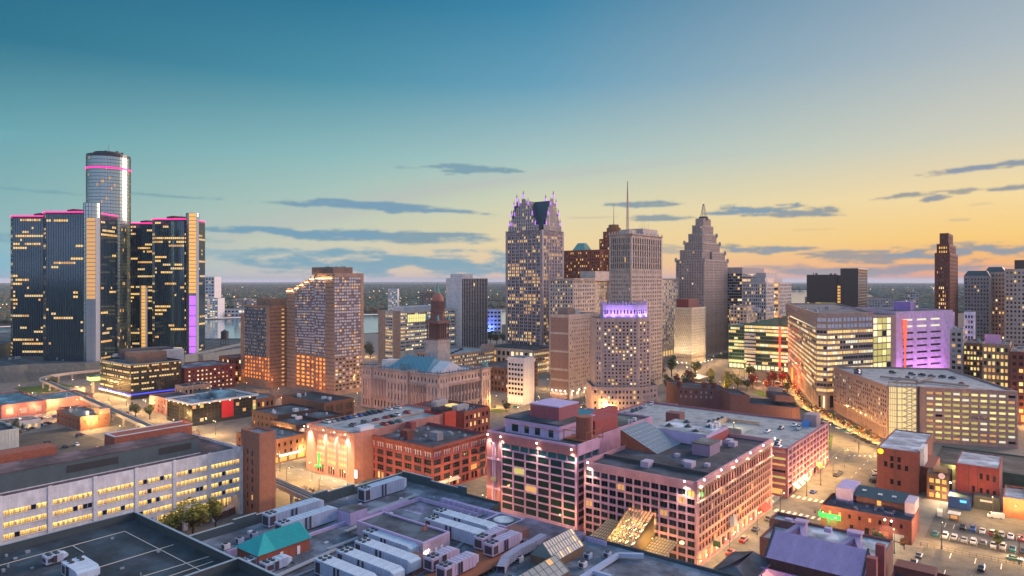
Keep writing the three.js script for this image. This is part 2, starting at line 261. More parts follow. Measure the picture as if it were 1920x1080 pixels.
T.rooms.forEach((t, i) => { L['r' + i] = new THREE.MeshStandardMaterial({ color: rgb(0.05, 0.04, 0.03), roughness: 0.4, emissive: rgb(1.0, 0.6 + 0.03 * (i % 3), 0.17 + 0.03 * (i % 4)), emissiveIntensity: 1.25 + 0.15 * (i % 3), emissiveMap: t }); });
const SODC = rgb(1.0, 0.46, 0.12);
const WINMAT = (k) => M[k] ?? L[k];
const isLit = (k) => k in L;

// ---------- buildings ----------
const runs = (rate, len, seed, keys = ['a', 'b', 'b', 'c', 'e'], off = 'dark') => {      // lit rooms come in runs along a floor
  const r = mulberry(seed), rows = new Map();
  return (i, j) => { if (!rows.has(j)) { const a = [], busy = r() < 0.85 ? 0.4 + 1.2 * r() : 0.1; let on = r() < rate, k = 'a'; for (let q = 0; q < 200; q++) { if (r() < 1 / len) { on = r() < rate * busy; k = keys[Math.floor(r() * keys.length)]; } const z = r(); a.push(on ? (r() < 0.7 ? k : keys[Math.floor(r() * keys.length)]) : off === 'dark' ? (z < 0.14 ? 'blinds' : z < 0.4 ? 'mid' : off) : off); } rows.set(j, a); } return rows.get(j)[i % 200]; };
};
const spots = (rate, seed, keys = ['a', 'b', 'c', 'd', 'e'], off = ['dark', 'dark', 'mid', 'dark', 'blinds']) => { const r = mulberry(seed), m = new Map(); return (i, j) => { const k = i * 1000 + j; if (!m.has(k)) m.set(k, r() < rate ? keys[Math.floor(r() * keys.length)] : off[Math.floor(r() * off.length)]); return m.get(k); }; };
const ROOMS = ['r0', 'r1', 'r2', 'r3', 'r4', 'r5'];
const paneCache = new Map();
function pane(w, h) { const k = w.toFixed(3) + 'x' + h.toFixed(3); if (!paneCache.has(k)) paneCache.set(k, new THREE.PlaneGeometry(w, h)); return paneCache.get(k); }

class Building {
  constructor(name, label, o) {
    this.o = o; this.g = thing(name, label, o.category ?? 'building', o.u, o.v, o.y ?? 0, o.turn ?? 0, o.group);
    this.wall = new Q(); this.roof = new Q(); this.trim = new Q(); this.win = new Map(); this.wallMat = o.wall; this.roofMat = o.roof ?? M.roofDark; this.trimMat = o.trim ?? o.wall;
    if (o.h) this.tier(0, o.du, 0, o.dv, 0, o.h, o);
  }
  // a block of the building, a along u and b along v from its near corner; L, F, R, B: facade recipes of its four sides
  tier(a0, a1, b0, b1, y0, y1, o = {}) { return this.poly([[a0, b1], [a0, b0], [a1, b0], [a1, b1]], y0, y1, { ...o, edges: [o.L, o.F, o.R, o.B] }); }
  poly(pts, y0, y1, o = {}) {
    const par = o.par ?? 1, z = pts.map(([a, b]) => [a, -b]), n = z.length, W = o.q ?? this.wall;
    z.forEach((p, i) => {
      const q = z[(i + 1) % n], l = Math.hypot(q[0] - p[0], q[1] - p[1]), d = [(q[0] - p[0]) / l, (q[1] - p[1]) / l], E = { o: p, d, n: [-d[1], d[0]], l, k: i * 37.3 };
      const f = o.edges?.[i], top = y1 - (o.top ?? 1.6);
      const fs = f ? (Array.isArray(f) ? f : [f]) : [];
      const pr = par > 0 ? 0.4 : 0.01;
      if (!fs.length) { W.eq(E, 0, l, y0, y1, 0); if (par > 0) this.inner(W, E, l, y1 - par, y1, pr, true); return; }
      const dp = Math.max(...fs.map((s) => s.dp ?? 0.4));
      W.eq(E, 0, l, y0, y1 - par, -dp - 0.05);
      let lo = y0;
      for (const s of fs) { const A = s.y0 ?? lo, B2 = s.y1 ?? top; if (A > lo + 0.05) W.eb(E, 0, l, lo, A, -dp - 0.05, 0); this.facade(W, E, A, B2, s); lo = B2; }
      if (lo < y1) { const t = Math.max(dp + 0.05, pr); W.eb(E, 0, l, lo, y1, -t, 0); if (par > 0) this.inner(W, E, l, y1 - par, y1, t); }
      if (o.cornice) this.trim.eb(E, -o.cornice, l + o.cornice, y1 - 0.9, y1 - 0.25, 0, o.cornice + 0.5);
    });
    new Q().cap(z, y1 - par).to('roof', this.roofMat, this.g);
    return this;
  }
  inner(W, E, l, y0, y1, t, top) { const p = (s, y, d) => [E.o[0] + E.d[0] * s - E.n[0] * d, y, E.o[1] + E.d[1] * s - E.n[1] * d]; W.quad(p(l, y0, t), p(0, y0, t), p(0, y1, t), p(l, y1, t)); if (top) W.quad(p(0, y1, 0), p(l, y1, 0), p(l, y1, t), p(0, y1, t)); }
  facade(W, E, y0, y1, s) {
    if (s.bays) {           // the same recipe in each of n bays
      const b = s.bays, e0 = s.b0 ?? 0, e1 = s.b1 ?? 0, w = (E.l - e0 - e1) / b;
      if (e0) W.eb(E, 0, e0, y0, y1, -(s.dp ?? 0.4), 0); if (e1) W.eb(E, E.l - e1, E.l, y0, y1, -(s.dp ?? 0.4), 0);
      for (let i = 0; i < b; i++) { const lf = s.lf; this.facade(W, { ...E, o: [E.o[0] + E.d[0] * (e0 + i * w), E.o[1] + E.d[1] * (e0 + i * w)], l: w, k: E.k + e0 + i * w }, y0, y1, { ...s, bays: 0, lf: lf && ((a, c) => lf(a + i * s.c, c, i)) }); }
      return;
    }
    const m = s.m ?? 0.6, m0 = s.m0 ?? m, m1 = s.m1 ?? m, c = s.c, r = s.r, cw = (E.l - m0 - m1) / c, rh = (y1 - y0) / r, ww = s.ww ?? 0.6, wh = s.wh ?? 0.6, dp = s.dp ?? 0.4, sd = s.sd ?? 0.06, pd = s.pd ?? 0, pw = cw * (1 - ww), sh = rh * (1 - wh), up = s.up ?? 0.55;
    const PQ = s.pier ? this.part(s.pier) : W, SQ = s.span ? this.part(s.span) : W;
    for (let i = 0; i <= c; i++) {
      const x0 = i === 0 ? 0 : m0 + i * cw - pw / 2, x1 = i === c ? E.l : m0 + i * cw + pw / 2;
      if (x1 - x0 > 0.01 && (s.every ? i % s.every === 0 || i === c : true)) (i === 0 || i === c ? W : PQ).eb(E, x0, x1, y0, y1, -dp, pd + (i && i < c ? 0 : -0.01));
    }
    for (let j = 0; j <= r; j++) {
      const a = j === 0 ? y0 : y0 + j * rh - sh * (1 - up), b = j === r ? y1 : y0 + j * rh + sh * up;
      if (b - a > 0.01) SQ.eb(E, 0.02, E.l - 0.02, a, b, -dp, -sd, 'lr');
    }
    if (s.sill) for (let j = 0; j < r; j++) this.trim.eb(E, m0 * 0.5, E.l - m1 * 0.5, y0 + j * rh + sh * up - 0.12, y0 + j * rh + sh * up + 0.1, -dp, 0.08);
    if (s.belt) for (const j of s.belt) this.trim.eb(E, 0, E.l, y0 + j * rh - 0.25, y0 + j * rh + 0.25, -0.02, 0.3);
    const fn = s.lf ?? spots(s.lit ?? 0.1, s.seed ?? 1), mul = s.mull ?? 0;
    for (let j = 0; j < r; j++) for (let i = 0; i < c; i++) {
      let k = fn(i, j); if (!k) continue;
      const x0 = m0 + i * cw + pw / 2, x1 = m0 + (i + 1) * cw - pw / 2, a = y0 + j * rh + sh * up, b = y0 + (j + 1) * rh - sh * (1 - up);
      if (s.single) {
        const w = mesh(s.single === true ? 'window' : s.single, pane(x1 - x0, b - a), WINMAT(k), this.g), d = -dp + 0.03, sx = (x0 + x1) / 2;
        w.position.set(E.o[0] + E.d[0] * sx + E.n[0] * d, (a + b) / 2, E.o[1] + E.d[1] * sx + E.n[1] * d); w.rotation.y = Math.atan2(E.n[0], E.n[1]);
      } else this.winq(k).eq(E, x0, x1, a, b, -dp + 0.03, k[0] === 'r' && k.length === 2);
      if (mul) { const mq = this.part(s.mullMat ?? 'sash_bars', M.darkMetal); for (let q = 1; q < mul; q++) { const x = x0 + (x1 - x0) * q / mul; mq.eb(E, x - 0.06, x + 0.06, a, b, -dp + 0.04, -dp + 0.14, 'ud'); } if (s.transom) mq.eb(E, x0, x1, a + (b - a) * s.transom - 0.05, a + (b - a) * s.transom + 0.05, -dp + 0.04, -dp + 0.12, 'lr'); }
    }
  }
  winq(k) { if (!this.win.has(k)) this.win.set(k, new Q()); return this.win.get(k); }
  parts = new Map();
  part(name, mat) { if (!this.parts.has(name)) this.parts.set(name, [new Q(), mat ?? this.o.partMats?.[name] ?? this.wallMat]); return this.parts.get(name)[0]; }
  box(name, mat, a0, a1, b0, b1, y0, y1) { return bx(a0, a1, y0, y1, -b1, -b0).to(name, mat, this.g); }
  add(name, q, mat, kind) { return q.to(name, mat, this.g, kind); }
  done() {
    this.wall.to('wall', this.wallMat, this.g); this.trim.to('trim', this.trimMat, this.g);
    for (const [n, [q, m]] of this.parts) q.to(n, m, this.g);
    for (const [k, q] of this.win) q.to(isLit(k) ? 'lit_windows' : 'windows', WINMAT(k), this.g, 'stuff');
    return this;
  }
}
const bld = (name, label, o) => new Building(name, label, o);
// rooftop clutter that belongs to a building: small boxes and vents joined into one part
function clutter(B, n, a0, a1, b0, b1, y, seed, mat = M.galv, big = 1) {
  const r = mulberry(seed), q = new Q();
  for (let k = 0; k < n; k++) { const a = a0 + (a1 - a0) * r(), b = b0 + (b1 - b0) * r(), w = (0.8 + 2 * r()) * big, d = (0.8 + 1.6 * r()) * big, h = (0.6 + 1.4 * r()) * big; if (r() < 0.3) q.cyl(a, y, -b, 0.4 * big, 0.4 * big, h, 8); else q.box(a, a + w, y, y + h, -b - d, -b, 'd'); }
  return q.to('rooftop_equipment', mat, B.g, 'stuff');
}
function mast(B, a, b, y, h, r = 0.35, mat = M.steel) { const q = new Q(); q.cyl(a, y, -b, r, r * 0.3, h, 6); return q.to('antenna', mat, B.g); }
function lattice(B, a, b, y, h, w, mat = M.steel, t0 = 0.22) {
  const q = new Q(), n = Math.round(h / 4); const c = (k, t) => { const s = w * (1 - 0.85 * t) / 2, e = [[1, 1], [-1, 1], [-1, -1], [1, -1]][k]; return [a + e[0] * s, y + h * t, -b + e[1] * s]; };
  for (let k = 0; k < 4; k++) { bar(q, c(k, 0), c(k, 1), t0); for (let j = 0; j < n; j++) { bar(q, c(k, j / n), c((k + 1) % 4, (j + 1) / n), 0.1); bar(q, c(k, j / n), c((k + 1) % 4, j / n), 0.1); } }
  return q.to('lattice_mast', mat, B.g);
}
// lamps: a glowing bulb with a light of its colour in it
const BULB = new THREE.SphereGeometry(0.165, 8, 6);
function lampAt(parent, x, y, z, power, color, bulbMat, r0 = 0.2, name = 'lamp_bulb') {
  const b = mesh(name, BULB, bulbMat, parent); b.position.set(x, y, z);
  const p = new THREE.PointLight(color, power * 1.2, 0, 2); p.position.set(x, y, z); p.castShadow = true; p.shadow.radius = 8; parent.add(p); return b;
}
function flood(parent, x, y, z, tx, ty, tz, power, color, angle = 0.9, r = 0.22, mat = L.lampW) {
  const b = mesh('floodlight_bulb', new THREE.SphereGeometry(r, 8, 6), mat, parent); b.position.set(x, y, z);
  const s = new THREE.SpotLight(color, power * 1.2, 0, angle, 0.8, 2); { const d = new THREE.Vector3(tx - x, ty - y, tz - z).normalize().multiplyScalar(r + 0.25); s.position.set(x + d.x, y + d.y, z + d.z); } s.target.position.set(tx, ty, tz); s.castShadow = true; s.shadow.radius = 10; parent.add(s, s.target); return b;
}
const WARM = rgb(1.0, 0.57, 0.19), WHITE = rgb(1.0, 0.82, 0.55), SOD = rgb(1.0, 0.5, 0.14);

// ---------- the setting: land, river, streets ----------
function sheet(name, pts, y, mat, holes = []) {       // pts in (u, v)
  const to = (p) => { const w = P(p[0], p[1]); return new THREE.Vector2(w.x, -w.z); };
  const s = new THREE.Shape(pts.map(to)); for (const h of holes) s.holes.push(new THREE.Path(h.map(to)));
  const g = new THREE.ShapeGeometry(s); g.rotateX(-Math.PI / 2);
  const m = mesh(name, g, mat, scene, 'structure'); m.position.y = y; return m;
}
const rect = (u0, u1, v0, v1) => [[u0, v0], [u1, v0], [u1, v1], [u0, v1]];
const RIVER = [[-2500, 935], [700, 935], [1300, 860], [2300, 640], [3300, 560], [5000, 900], [6200, 1250], [6200, 1700], [4000, 1500], [2400, 1360], [1600, 1310], [1220, 1427], [860, 1592], [0, 1680], [-2500, 1800]];
const big = 26000;
sheet('ground', [[-big, -big], [big, -big], [big, big], [-big, big]], 0, mt(0.060, 0.070, 0.052, 0.95, T.land), [RIVER]);
sheet('river', RIVER.map(([u, v]) => [u, v + (v > 1270 ? 20 : -20)]), -2.5, new THREE.MeshPhysicalMaterial({ color: rgb(0.10, 0.25, 0.30), roughness: 0.1, ior: 1.6, bumpMap: T.water, bumpScale: 0.025 }));
const ASPH = mt(0.105, 0.095, 0.085, 0.9, T.asph), CONC = mt(0.24, 0.225, 0.205, 0.9, T.asph), WALK = mt(0.22, 0.20, 0.185, 0.9, T.stone), LOT = mt(0.11, 0.105, 0.10, 0.92, T.asph), LOTB = mt(0.15, 0.15, 0.15, 0.92, T.asph), LAWN = mt(0.075, 0.16, 0.02, 0.95, T.grass), PAINT = mt(0.75, 0.72, 0.62, 0.7), YPAINT = mt(0.70, 0.55, 0.12, 0.7);
sheet('pavement', rect(20, 780, -260, 915), 0.004, WALK);
let roadY = 0.008; const road = (pts, m = CONC, name = 'road') => { roadY += 0.004; return sheet(name, pts, roadY, m); };
road(rect(40, 470, 60, 87)); road(rect(186, 209, -120, 215)); road(rect(283, 299, 58, 205)); road(rect(236, 271, -160, 62)); road(rect(273.6, 283, -160, 36)); road(rect(60, 460, 178, 206)); road([[158, 206], [199, 206], [222, 560], [226, 800], [186, 800], [176, 560]]); road(rect(60, 400, 285, 301)); road(rect(378, 400, 100, 700)); road(rect(150, 760, 398, 438)); road(rect(60, 900, 622, 672)); road(rect(286, 336, 300, 640));
road([UV(176, 330), UV(204, 330), UV(268, 690), UV(236, 690)], CONC); road([UV(130, 372), UV(215, 352), UV(222, 378), UV(126, 410)], CONC); road([UV(210, 640), UV(420, 660), UV(420, 700), UV(210, 690)], CONC);
road(rect(436, 452, 60, 300)); road(rect(430, 1000, 318, 345)); road(rect(520, 545, 300, 900));
for (const [pts] of [[[UV(181, 410), UV(190, 404), UV(172, 368), UV(166, 372)]], [rect(366, 377, 296, 312)], [[UV(158, 430), UV(166, 446), UV(152, 452), UV(146, 436)]], [[UV(196, 560), UV(206, 566), UV(212, 520), UV(203, 516)]], [rect(196, 232, 640, 690)]]) { roadY += 0.004; sheet('lawn', pts, roadY, LAWN); }
sheet('parking_lot', rect(283, 330, -70, 34), (roadY += 0.004), LOTB); sheet('parking_lot', rect(240, 273, -70, 33), (roadY += 0.004), LOTB); sheet('parking_lot', rect(118, 164, 395, 480), (roadY += 0.004), LOT); sheet('parking_lot', rect(404, 470, 215, 300), (roadY += 0.004), LOT); sheet('parking_lot', rect(456, 500, 170, 204), (roadY += 0.004), LOT);
// painted markings
const markY = roadY + 0.006;
{
  const q = new Q(), y = markY, line = (u0, u1, v0, v1, Qq = q) => { const a = P(u0, v0, y), b = P(u1, v0, y), c = P(u1, v1, y), d = P(u0, v1, y); Qq.quad([a.x, y, a.z], [b.x, y, b.z], [c.x, y, c.z], [d.x, y, d.z]); };
  for (let u = 50; u < 280; u += 9) line(u, u + 3, 73.2, 73.5);
  for (let u = 302; u < 430; u += 9) line(u, u + 3, 71, 71.3);
  for (let v = -110; v < 176; v += 9) line(197.4, 197.7, v, v + 3);
  for (let v = 210; v < 560; v += 9) { const du = (v - 206) * 0.062; line(186 + du, 186.3 + du, v, v + 3); line(193 + du, 193.3 + du, v, v + 3); line(389, 389.3, v, v + 3); }
  for (let k = 0; k < 11; k++) { line(300.5, 304, 61 + k * 2.3, 62.1 + k * 2.3); line(278, 281.5, 61 + k * 2.3, 62.1 + k * 2.3); line(283.6 + k * 1.4, 284.3 + k * 1.4, 88, 91.2); line(272 + k * 1.0, 272.5 + k * 1.0, 62, 62.1); }
  for (let k = 0; k < 14; k++) { const a = UV(176 + k * 2.6, 356 - k * 0.2); line(a[0], a[0] + 2.6, a[1], a[1] + 0.7); const b = UV(183 + k * 2.2, 331); line(b[0], b[0] + 2.6, b[1], b[1] + 0.8); }
  q.to('crosswalk_marking', PAINT, scene, 'structure');
  const w = new Q(); for (let k = 0; k < 13; k++) { line(266.5, 272, -58 + k * 6.9, -57.75 + k * 6.9, w); line(250, 255, -58 + k * 6.9, -57.75 + k * 6.9, w); } for (let k = 0; k < 26; k++) { line(285, 290, -38 + k * 2.7, -37.85 + k * 2.7, w); line(299, 304.5, -38 + k * 2.7, -37.85 + k * 2.7, w); }
  w.to('parking_marking', PAINT, scene, 'structure');
}
// kerbs along the nearest streets
{
  const q = new Q(), k = (u0, u1, v0, v1) => { const a = P(u0, v0), b = P(u1, v1), d = b.clone().sub(a).normalize(), n = new THREE.Vector3(-d.z, 0, d.x).multiplyScalar(0.15); for (const s of [1]) { const c = [[a.x + n.x, a.z + n.z], [b.x + n.x, b.z + n.z], [b.x - n.x, b.z - n.z], [a.x - n.x, a.z - n.z]]; q.cap(c.reverse(), 0.14); c.forEach((p, i) => { const r = c[(i + 1) % 4]; q.quad([p[0], 0, p[1]], [r[0], 0, r[1]], [r[0], 0.14, r[1]], [p[0], 0.14, p[1]]); }); } };
  k(60, 186, 87, 87); k(209, 283, 87, 87); k(299, 400, 87, 87); k(40, 186, 60, 60); k(209, 283, 60, 60); k(299, 420, 60, 60); k(209, 209, 87, 178); k(199, 204, 206, 285); k(271, 271, 34, 60); k(299, 299, 100, 178);
  q.to('kerb', mt(0.36, 0.34, 0.31, 0.9, T.stone), scene, 'structure');
}

// ---------- the round riverfront towers ----------
const rel = (u, v, pts) => pts.map(([X, D]) => { const q = UV(X, D); return [q[0] - u, q[1] - v]; });
function octTower(label, X, D, s, c, h, seed, shaft, rate) {
  const [u, v] = UV(X, D), B = bld('riverfront_office_tower', label, { u, v, wall: mt(0.03, 0.055, 0.075, 0.4, null, { metalness: 0.3 }), roof: M.roofDark, category: 'skyscraper', group: 'riverfront office towers', partMats: { glass_spandrels: M.blueGlass } });
  const k = s - c, pts = [[-s, k], [-s, -k], [-k, -s], [k, -s], [s, -k], [s, k], [k, s], [-k, s]].map(([x, d]) => [X + x, D + d]);
  const f = (n, sd) => ({ c: n, r: 38, ww: 0.84, wh: 0.5, dp: 0.2, sd: 0.1, m: 0.3, span: 'glass_spandrels', lf: runs(rate, 4, sd, ['a', 'b', 'b', 'c', 'e'], 'blueGlass') });
  const e = f(15, seed), e2 = f(4, seed + 1);
  B.poly(rel(u, v, pts), 0, h, { par: 1.2, top: 2.5, edges: [e, e2, e, e2, f(15, seed + 3), e2, null, null] });
  const ring = new Q(), z = rel(u, v, pts).map(([a, b]) => [a, -b]); z.forEach((p, i) => { const q = z[(i + 1) % 8], l = Math.hypot(q[0] - p[0], q[1] - p[1]), d = [(q[0] - p[0]) / l, (q[1] - p[1]) / l]; ring.eb({ o: p, d, n: [-d[1], d[0]], l, k: 0 }, -0.1, l + 0.1, h - 0.9, h + 0.3, 0.02, 0.5); });
  B.add('neon_light_band', ring, L.pink);
  const pc = rel(u, v, [[X - 9, D + 6], [X + 9, D - 6]]); B.box('penthouse', mt(0.12, 0.05, 0.07, 0.8, T.metal), -10, 10, -8, 8, h - 1.2, h + 4);
  if (shaft) {       // glass lift shafts standing against the corners
    const [sx, sd2, r, top, lo, hi, col] = shaft, a = rel(u, v, [[sx, sd2]])[0], q = new Q().cyl(a[0], 0, -a[1], r, r, top, 20);
    B.add('lift_shaft', q, M.silverGlass);
    const lines = new Q(); for (let y = 6; y < top; y += 3.9) lines.cyl(a[0], y, -a[1], r + 0.06, r + 0.06, 0.35, 20, false); for (let k2 = 0; k2 < 16; k2++) { const t = k2 / 16 * 6.283; lines.box(a[0] + (r + 0.05) * Math.cos(t) - 0.1, a[0] + (r + 0.05) * Math.cos(t) + 0.1, 0, top, -a[1] + (r + 0.05) * Math.sin(t) - 0.1, -a[1] + (r + 0.05) * Math.sin(t) + 0.1, 'ud'); }
    B.add('glazing_bars', lines, M.darkMetal);
    // the lit side of the shaft, turned to the street
    const w = new Q(), w2 = new Q(), dir = Math.atan2(-(P(0, 0).z), 1); const E = { o: [0, 0], d: [0, 0], n: [0, 0], l: r * 1.5, k: 0 };
    { const d = rel(u, v, [[sx - r * 0.1, sd2 - r - 0.3], [sx + r * 1.15, sd2 - r - 0.3]]); E.o = [d[0][0], -d[0][1]]; const l = Math.hypot(d[1][0] - d[0][0], d[1][1] - d[0][1]); E.d = [(d[1][0] - d[0][0]) / l, -(d[1][1] - d[0][1]) / l]; E.n = [-E.d[1], E.d[0]]; E.l = l; }
    for (let y = lo; y < hi; y += 3.9) w.eq(E, 0.2, E.l - 0.2, y, y + 3.3, 0.3);
    w.to('lit_windows', col, B.g, 'stuff'); const fr = new Q().eb(E, 0, E.l, 0, hi, -r * 0.9, 0.2); fr.to('shaft_casing', mt(0.26, 0.33, 0.42, 0.5, T.metal), B.g);
    if (shaft[7]) for (let y = 10; y < lo - 4; y += 11) new Q().eb(E, 0.5, E.l - 0.5, y, y + 10.2, 0.21, 0.3).to('light_panel', shaft[7], B.g);
  }
  clutter(B, 6, -14, 14, -12, 12, h - 1.2, seed, M.darkMetal); mast(B, 4, 3, h + 4, 7, 0.12);
  B.done(); return B;
}
octTower('dark glass riverfront tower with pink neon rim, leftmost of the cluster', -494, 726, 26, 8, 158, 11, null, 0.3);
octTower('dark glass riverfront tower with pink neon rim and silver lift shaft', -432, 685, 26, 8, 158, 23, [-406, 660, 7.2, 166, 74, 152, L.e], 0.15);
octTower('dark glass tower with pink neon rim standing behind the round tower on its right side', -428, 812, 22, 6, 158, 37, [-424, 786, 4, 86, 8, 84, L.c], 0.3);
octTower('dark glass riverfront tower with pink neon rim and violet lit lift shaft', -369, 757, 21.5, 5.5, 158, 41, [-345, 737, 6.4, 164, 78, 160, L.c, L.violet], 0.22);
{
  const X = -436, D = 738, [u, v] = UV(X, D), B = bld('round_skyscraper', 'tall round silver glass hotel tower with a pink neon ring near its top', { u, v, wall: mt(0.05, 0.055, 0.06, 0.3, null, { metalness: 0.6 }), roof: M.roofDark, category: 'skyscraper' });
  const N = 44, R = 21, pts = []; for (let k = 0; k < N; k++) { const t = -k / N * 2 * Math.PI; pts.push([R * Math.cos(-t), R * Math.sin(-t)]); }
  const r = mulberry(77), f = { c: 2, r: 62, ww: 0.9, wh: 0.88, dp: 0.15, sd: 0.02, m: 0.06 };
  B.poly(pts, 0, 226, { par: 2, top: 3, edges: pts.map((_, i) => ({ ...f, lf: (a, j) => r() < (j < 28 ? 0.07 : j > 44 ? 0.03 : 0.012) ? 'e' : 'silverGlass' })) });
  B.add('neon_light_band', new Q().cyl(0, 210, 0, R + 0.5, R + 0.5, 1.7, 44), L.pink); B.add('penthouse', new Q().cyl(0, 224, 0, 15, 14, 5, 30), M.charcoal);
  clutter(B, 14, -12, 12, -12, 12, 229, 5, M.darkMetal); mast(B, 0, 0, 229, 11, 0.25);
  B.done();
}
{ // the low podium round the towers
  const [u, v] = UV(-430, 640), B = bld('riverfront_podium', 'low curved grey concrete podium at the foot of the riverfront towers', { u, v, wall: mt(0.16, 0.2, 0.23, 0.85, T.stone), roof: mt(0.09, 0.13, 0.15, 0.9, T.roof), category: 'building' });
  const c = []; for (let k = 0; k <= 10; k++) { const t = Math.PI * (1 + k / 10); c.push([-505 + 62 * Math.cos(t), 625 - 22 * Math.sin(-t)]); }
  B.poly(rel(u, v, [[-570, 900], ...c, [-400, 640], [-335, 700], [-330, 900]]), 0, 15, { par: 1.2 });
  B.poly(rel(u, v, [[-640, 900], [-640, 690], [-600, 660], [-545, 655], [-520, 672], [-520, 900]]), 0, 27, { par: 1 });
  B.poly(rel(u, v, [[-350, 860], [-410, 700], [-385, 690], [-330, 730], [-300, 860]]), 0, 13, { par: 1 });
  const w = new Q(); for (const [x0, d0, x1, d1] of [[-545, 604, -492, 600], [-484, 601, -462, 612], [-430, 632, -404, 640]]) { const p = rel(u, v, [[x0, d0], [x1, d1]]); w.quad([p[0][0], 1, -p[0][1]], [p[1][0], 1, -p[1][1]], [p[1][0], 5.5, -p[1][1]], [p[0][0], 5.5, -p[0][1]]); }
  B.add('lit_windows', w, L.y2, 'stuff'); clutter(B, 16, -40, 60, 0, 60, 15, 9, M.galv, 1.5); B.done();
}

// ---------- stepped apartment tower with its glowing garage ----------
{
  const pc = mulberry(5), flat = (i, j) => { const x = pc(); return x < 0.03 ? 'e' : x < 0.045 ? 'c' : x < 0.7 ? 'pale' : 'blinds'; };
  const park = (i, j) => ['o', 'o', 'o2', 'o2', 'o3'][Math.floor(pc() * 5)];
  const B = bld('stepped_apartment_tower', 'tall brown apartment slab with stepped orange lit roofline and orange parking levels', { u: 341, v: 445, wall: mt(0.37, 0.25, 0.20, 0.9, T.stone), roof: M.roofDark, category: 'tower', partMats: { slab_bands: mt(0.055, 0.045, 0.05, 0.9, T.stone), spandrel: mt(0.17, 0.115, 0.105, 0.8, T.stone) } });
  const grid = (c, r) => ({ c, r, ww: 0.9, wh: 0.66, dp: 0.3, sd: 0.05, m: 0.1, span: 'spandrel', lf: flat, y0: 30.5 }), gar = (c) => ({ c, r: 8, ww: 0.82, wh: 0.55, dp: 1.2, sd: 0.1, m: 0.2, lf: park, y0: 2.5, y1: 29 });
  const ends = [0, 10.5], steps = [[58, 70, 85], [51, 58, 87.4], [44, 51, 90], [37, 44, 92.4], [27, 37, 95]];
  B.tier(0, 29, 27, 27.01, 0, 1, { par: 0 });
  for (const [b0, b1, h] of steps) B.tier(3, 29, b0, b1, 0, h, { top: 2.6, L: b0 === 58 ? null : [gar(Math.max(1, Math.round((b1 - b0) / 6))), { ...grid(Math.round((b1 - b0) / 2.1), 23 + Math.round((h - 85) / 2.4)) }] });
  B.tier(0, 29, 12, 27, 0, 97.5, { top: 3, L: [gar(3), grid(7, 26)] }); B.tier(-0.5, 29, 0, 12, 0, 97.5, { top: 3, F: [{ c: 8, r: 9, ww: 0.7, wh: 0.5, y0: 3, y1: 30, lf: spots(0.08, 3, ['a', 'f'], ['mid', 'pale', 'mid']) }, { ...grid(11, 26), m1: 3, ww: 0.85 }] });
  // brown end piers scored by dark bands
  const BAND = mt(0.055, 0.045, 0.05, 0.9, T.stone); for (let y = 4; y < 96; y += 3.15) { B.add('slab_band', bx(-0.56, -0.4, y, y + 0.35, -12.02, 0.02), BAND); if (y < 83) B.add('slab_band', bx(2.9, 3.1, y, y + 0.35, -70, -58), BAND); }
  B.box('penthouse', mt(0.24, 0.16, 0.13, 0.9, T.stone), 4, 24, 8, 36, 96.5, 102.5); clutter(B, 8, 6, 22, 10, 34, 102.5, 3, M.steel, 0.6);
  for (const [x, y, z0, z1] of [[-0.9, 93.4, -23, -2], ...steps.map(([b0, b1, h]) => [2.6, h - 2.2, -b1 + 1, -b0 - 1])]) { B.add('cornice_lamp_strip', bx(x - 0.9, x - 0.7, y - 0.3, y - 0.1, z0, z1), L.lamp); for (let z = z0 + 2; z < z1; z += 5) { const p = new THREE.PointLight(SODC, 30, 0, 2); p.position.set(x - 0.8, y + 0.4, z); p.castShadow = true; p.shadow.radius = 15; B.g.add(p); } }
  B.done();
}
{
  const r = mulberry(8), B = bld('stepped_hotel_wing', 'shorter brown hotel block with small square windows and orange parking levels', { u: 330, v: 519, du: 26, dv: 40, h: 70, wall: mt(0.40, 0.24, 0.17, 0.9, T.stone), category: 'building', partMats: { slab_bands: mt(0.055, 0.045, 0.05, 0.9, T.stone), dark_face: mt(0.10, 0.12, 0.15, 0.8, T.stone) },
    L: [{ c: 9, r: 6, ww: 0.85, wh: 0.55, dp: 1.2, m: 0.3, y0: 6, y1: 26, lf: () => ['o', 'o2', 'o2', 'o3'][Math.floor(r() * 4)] }, { c: 16, r: 14, ww: 0.5, wh: 0.45, dp: 0.3, m: 0.3, m1: 5, pier: 'dark_face', span: 'dark_face', lf: spots(0.08, 4, ['a', 'e'], ['pale', 'mid', 'pale']) }],
    F: { c: 1, r: 20, ww: 0.12, wh: 0.4, m0: 1, m1: 1, lf: () => 'e' } });
  B.tier(4, 26, 40, 52, 0, 62, { L: { c: 5, r: 12, ww: 0.5, wh: 0.45, dp: 0.3, m1: 0.4, m0: 5, pier: 'dark_face', span: 'dark_face', y0: 30, lit: 0.1 } });
  for (let y = 4; y < 69; y += 3.15) B.add('slab_band', bx(0.2, 26.02, y, y + 0.35, -0.1, 0.06), mt(0.055, 0.045, 0.05, 0.9, T.stone));
  B.box('penthouse', mt(0.26, 0.18, 0.14, 0.9, T.stone), 6, 22, 8, 30, 69, 76); B.done();
}

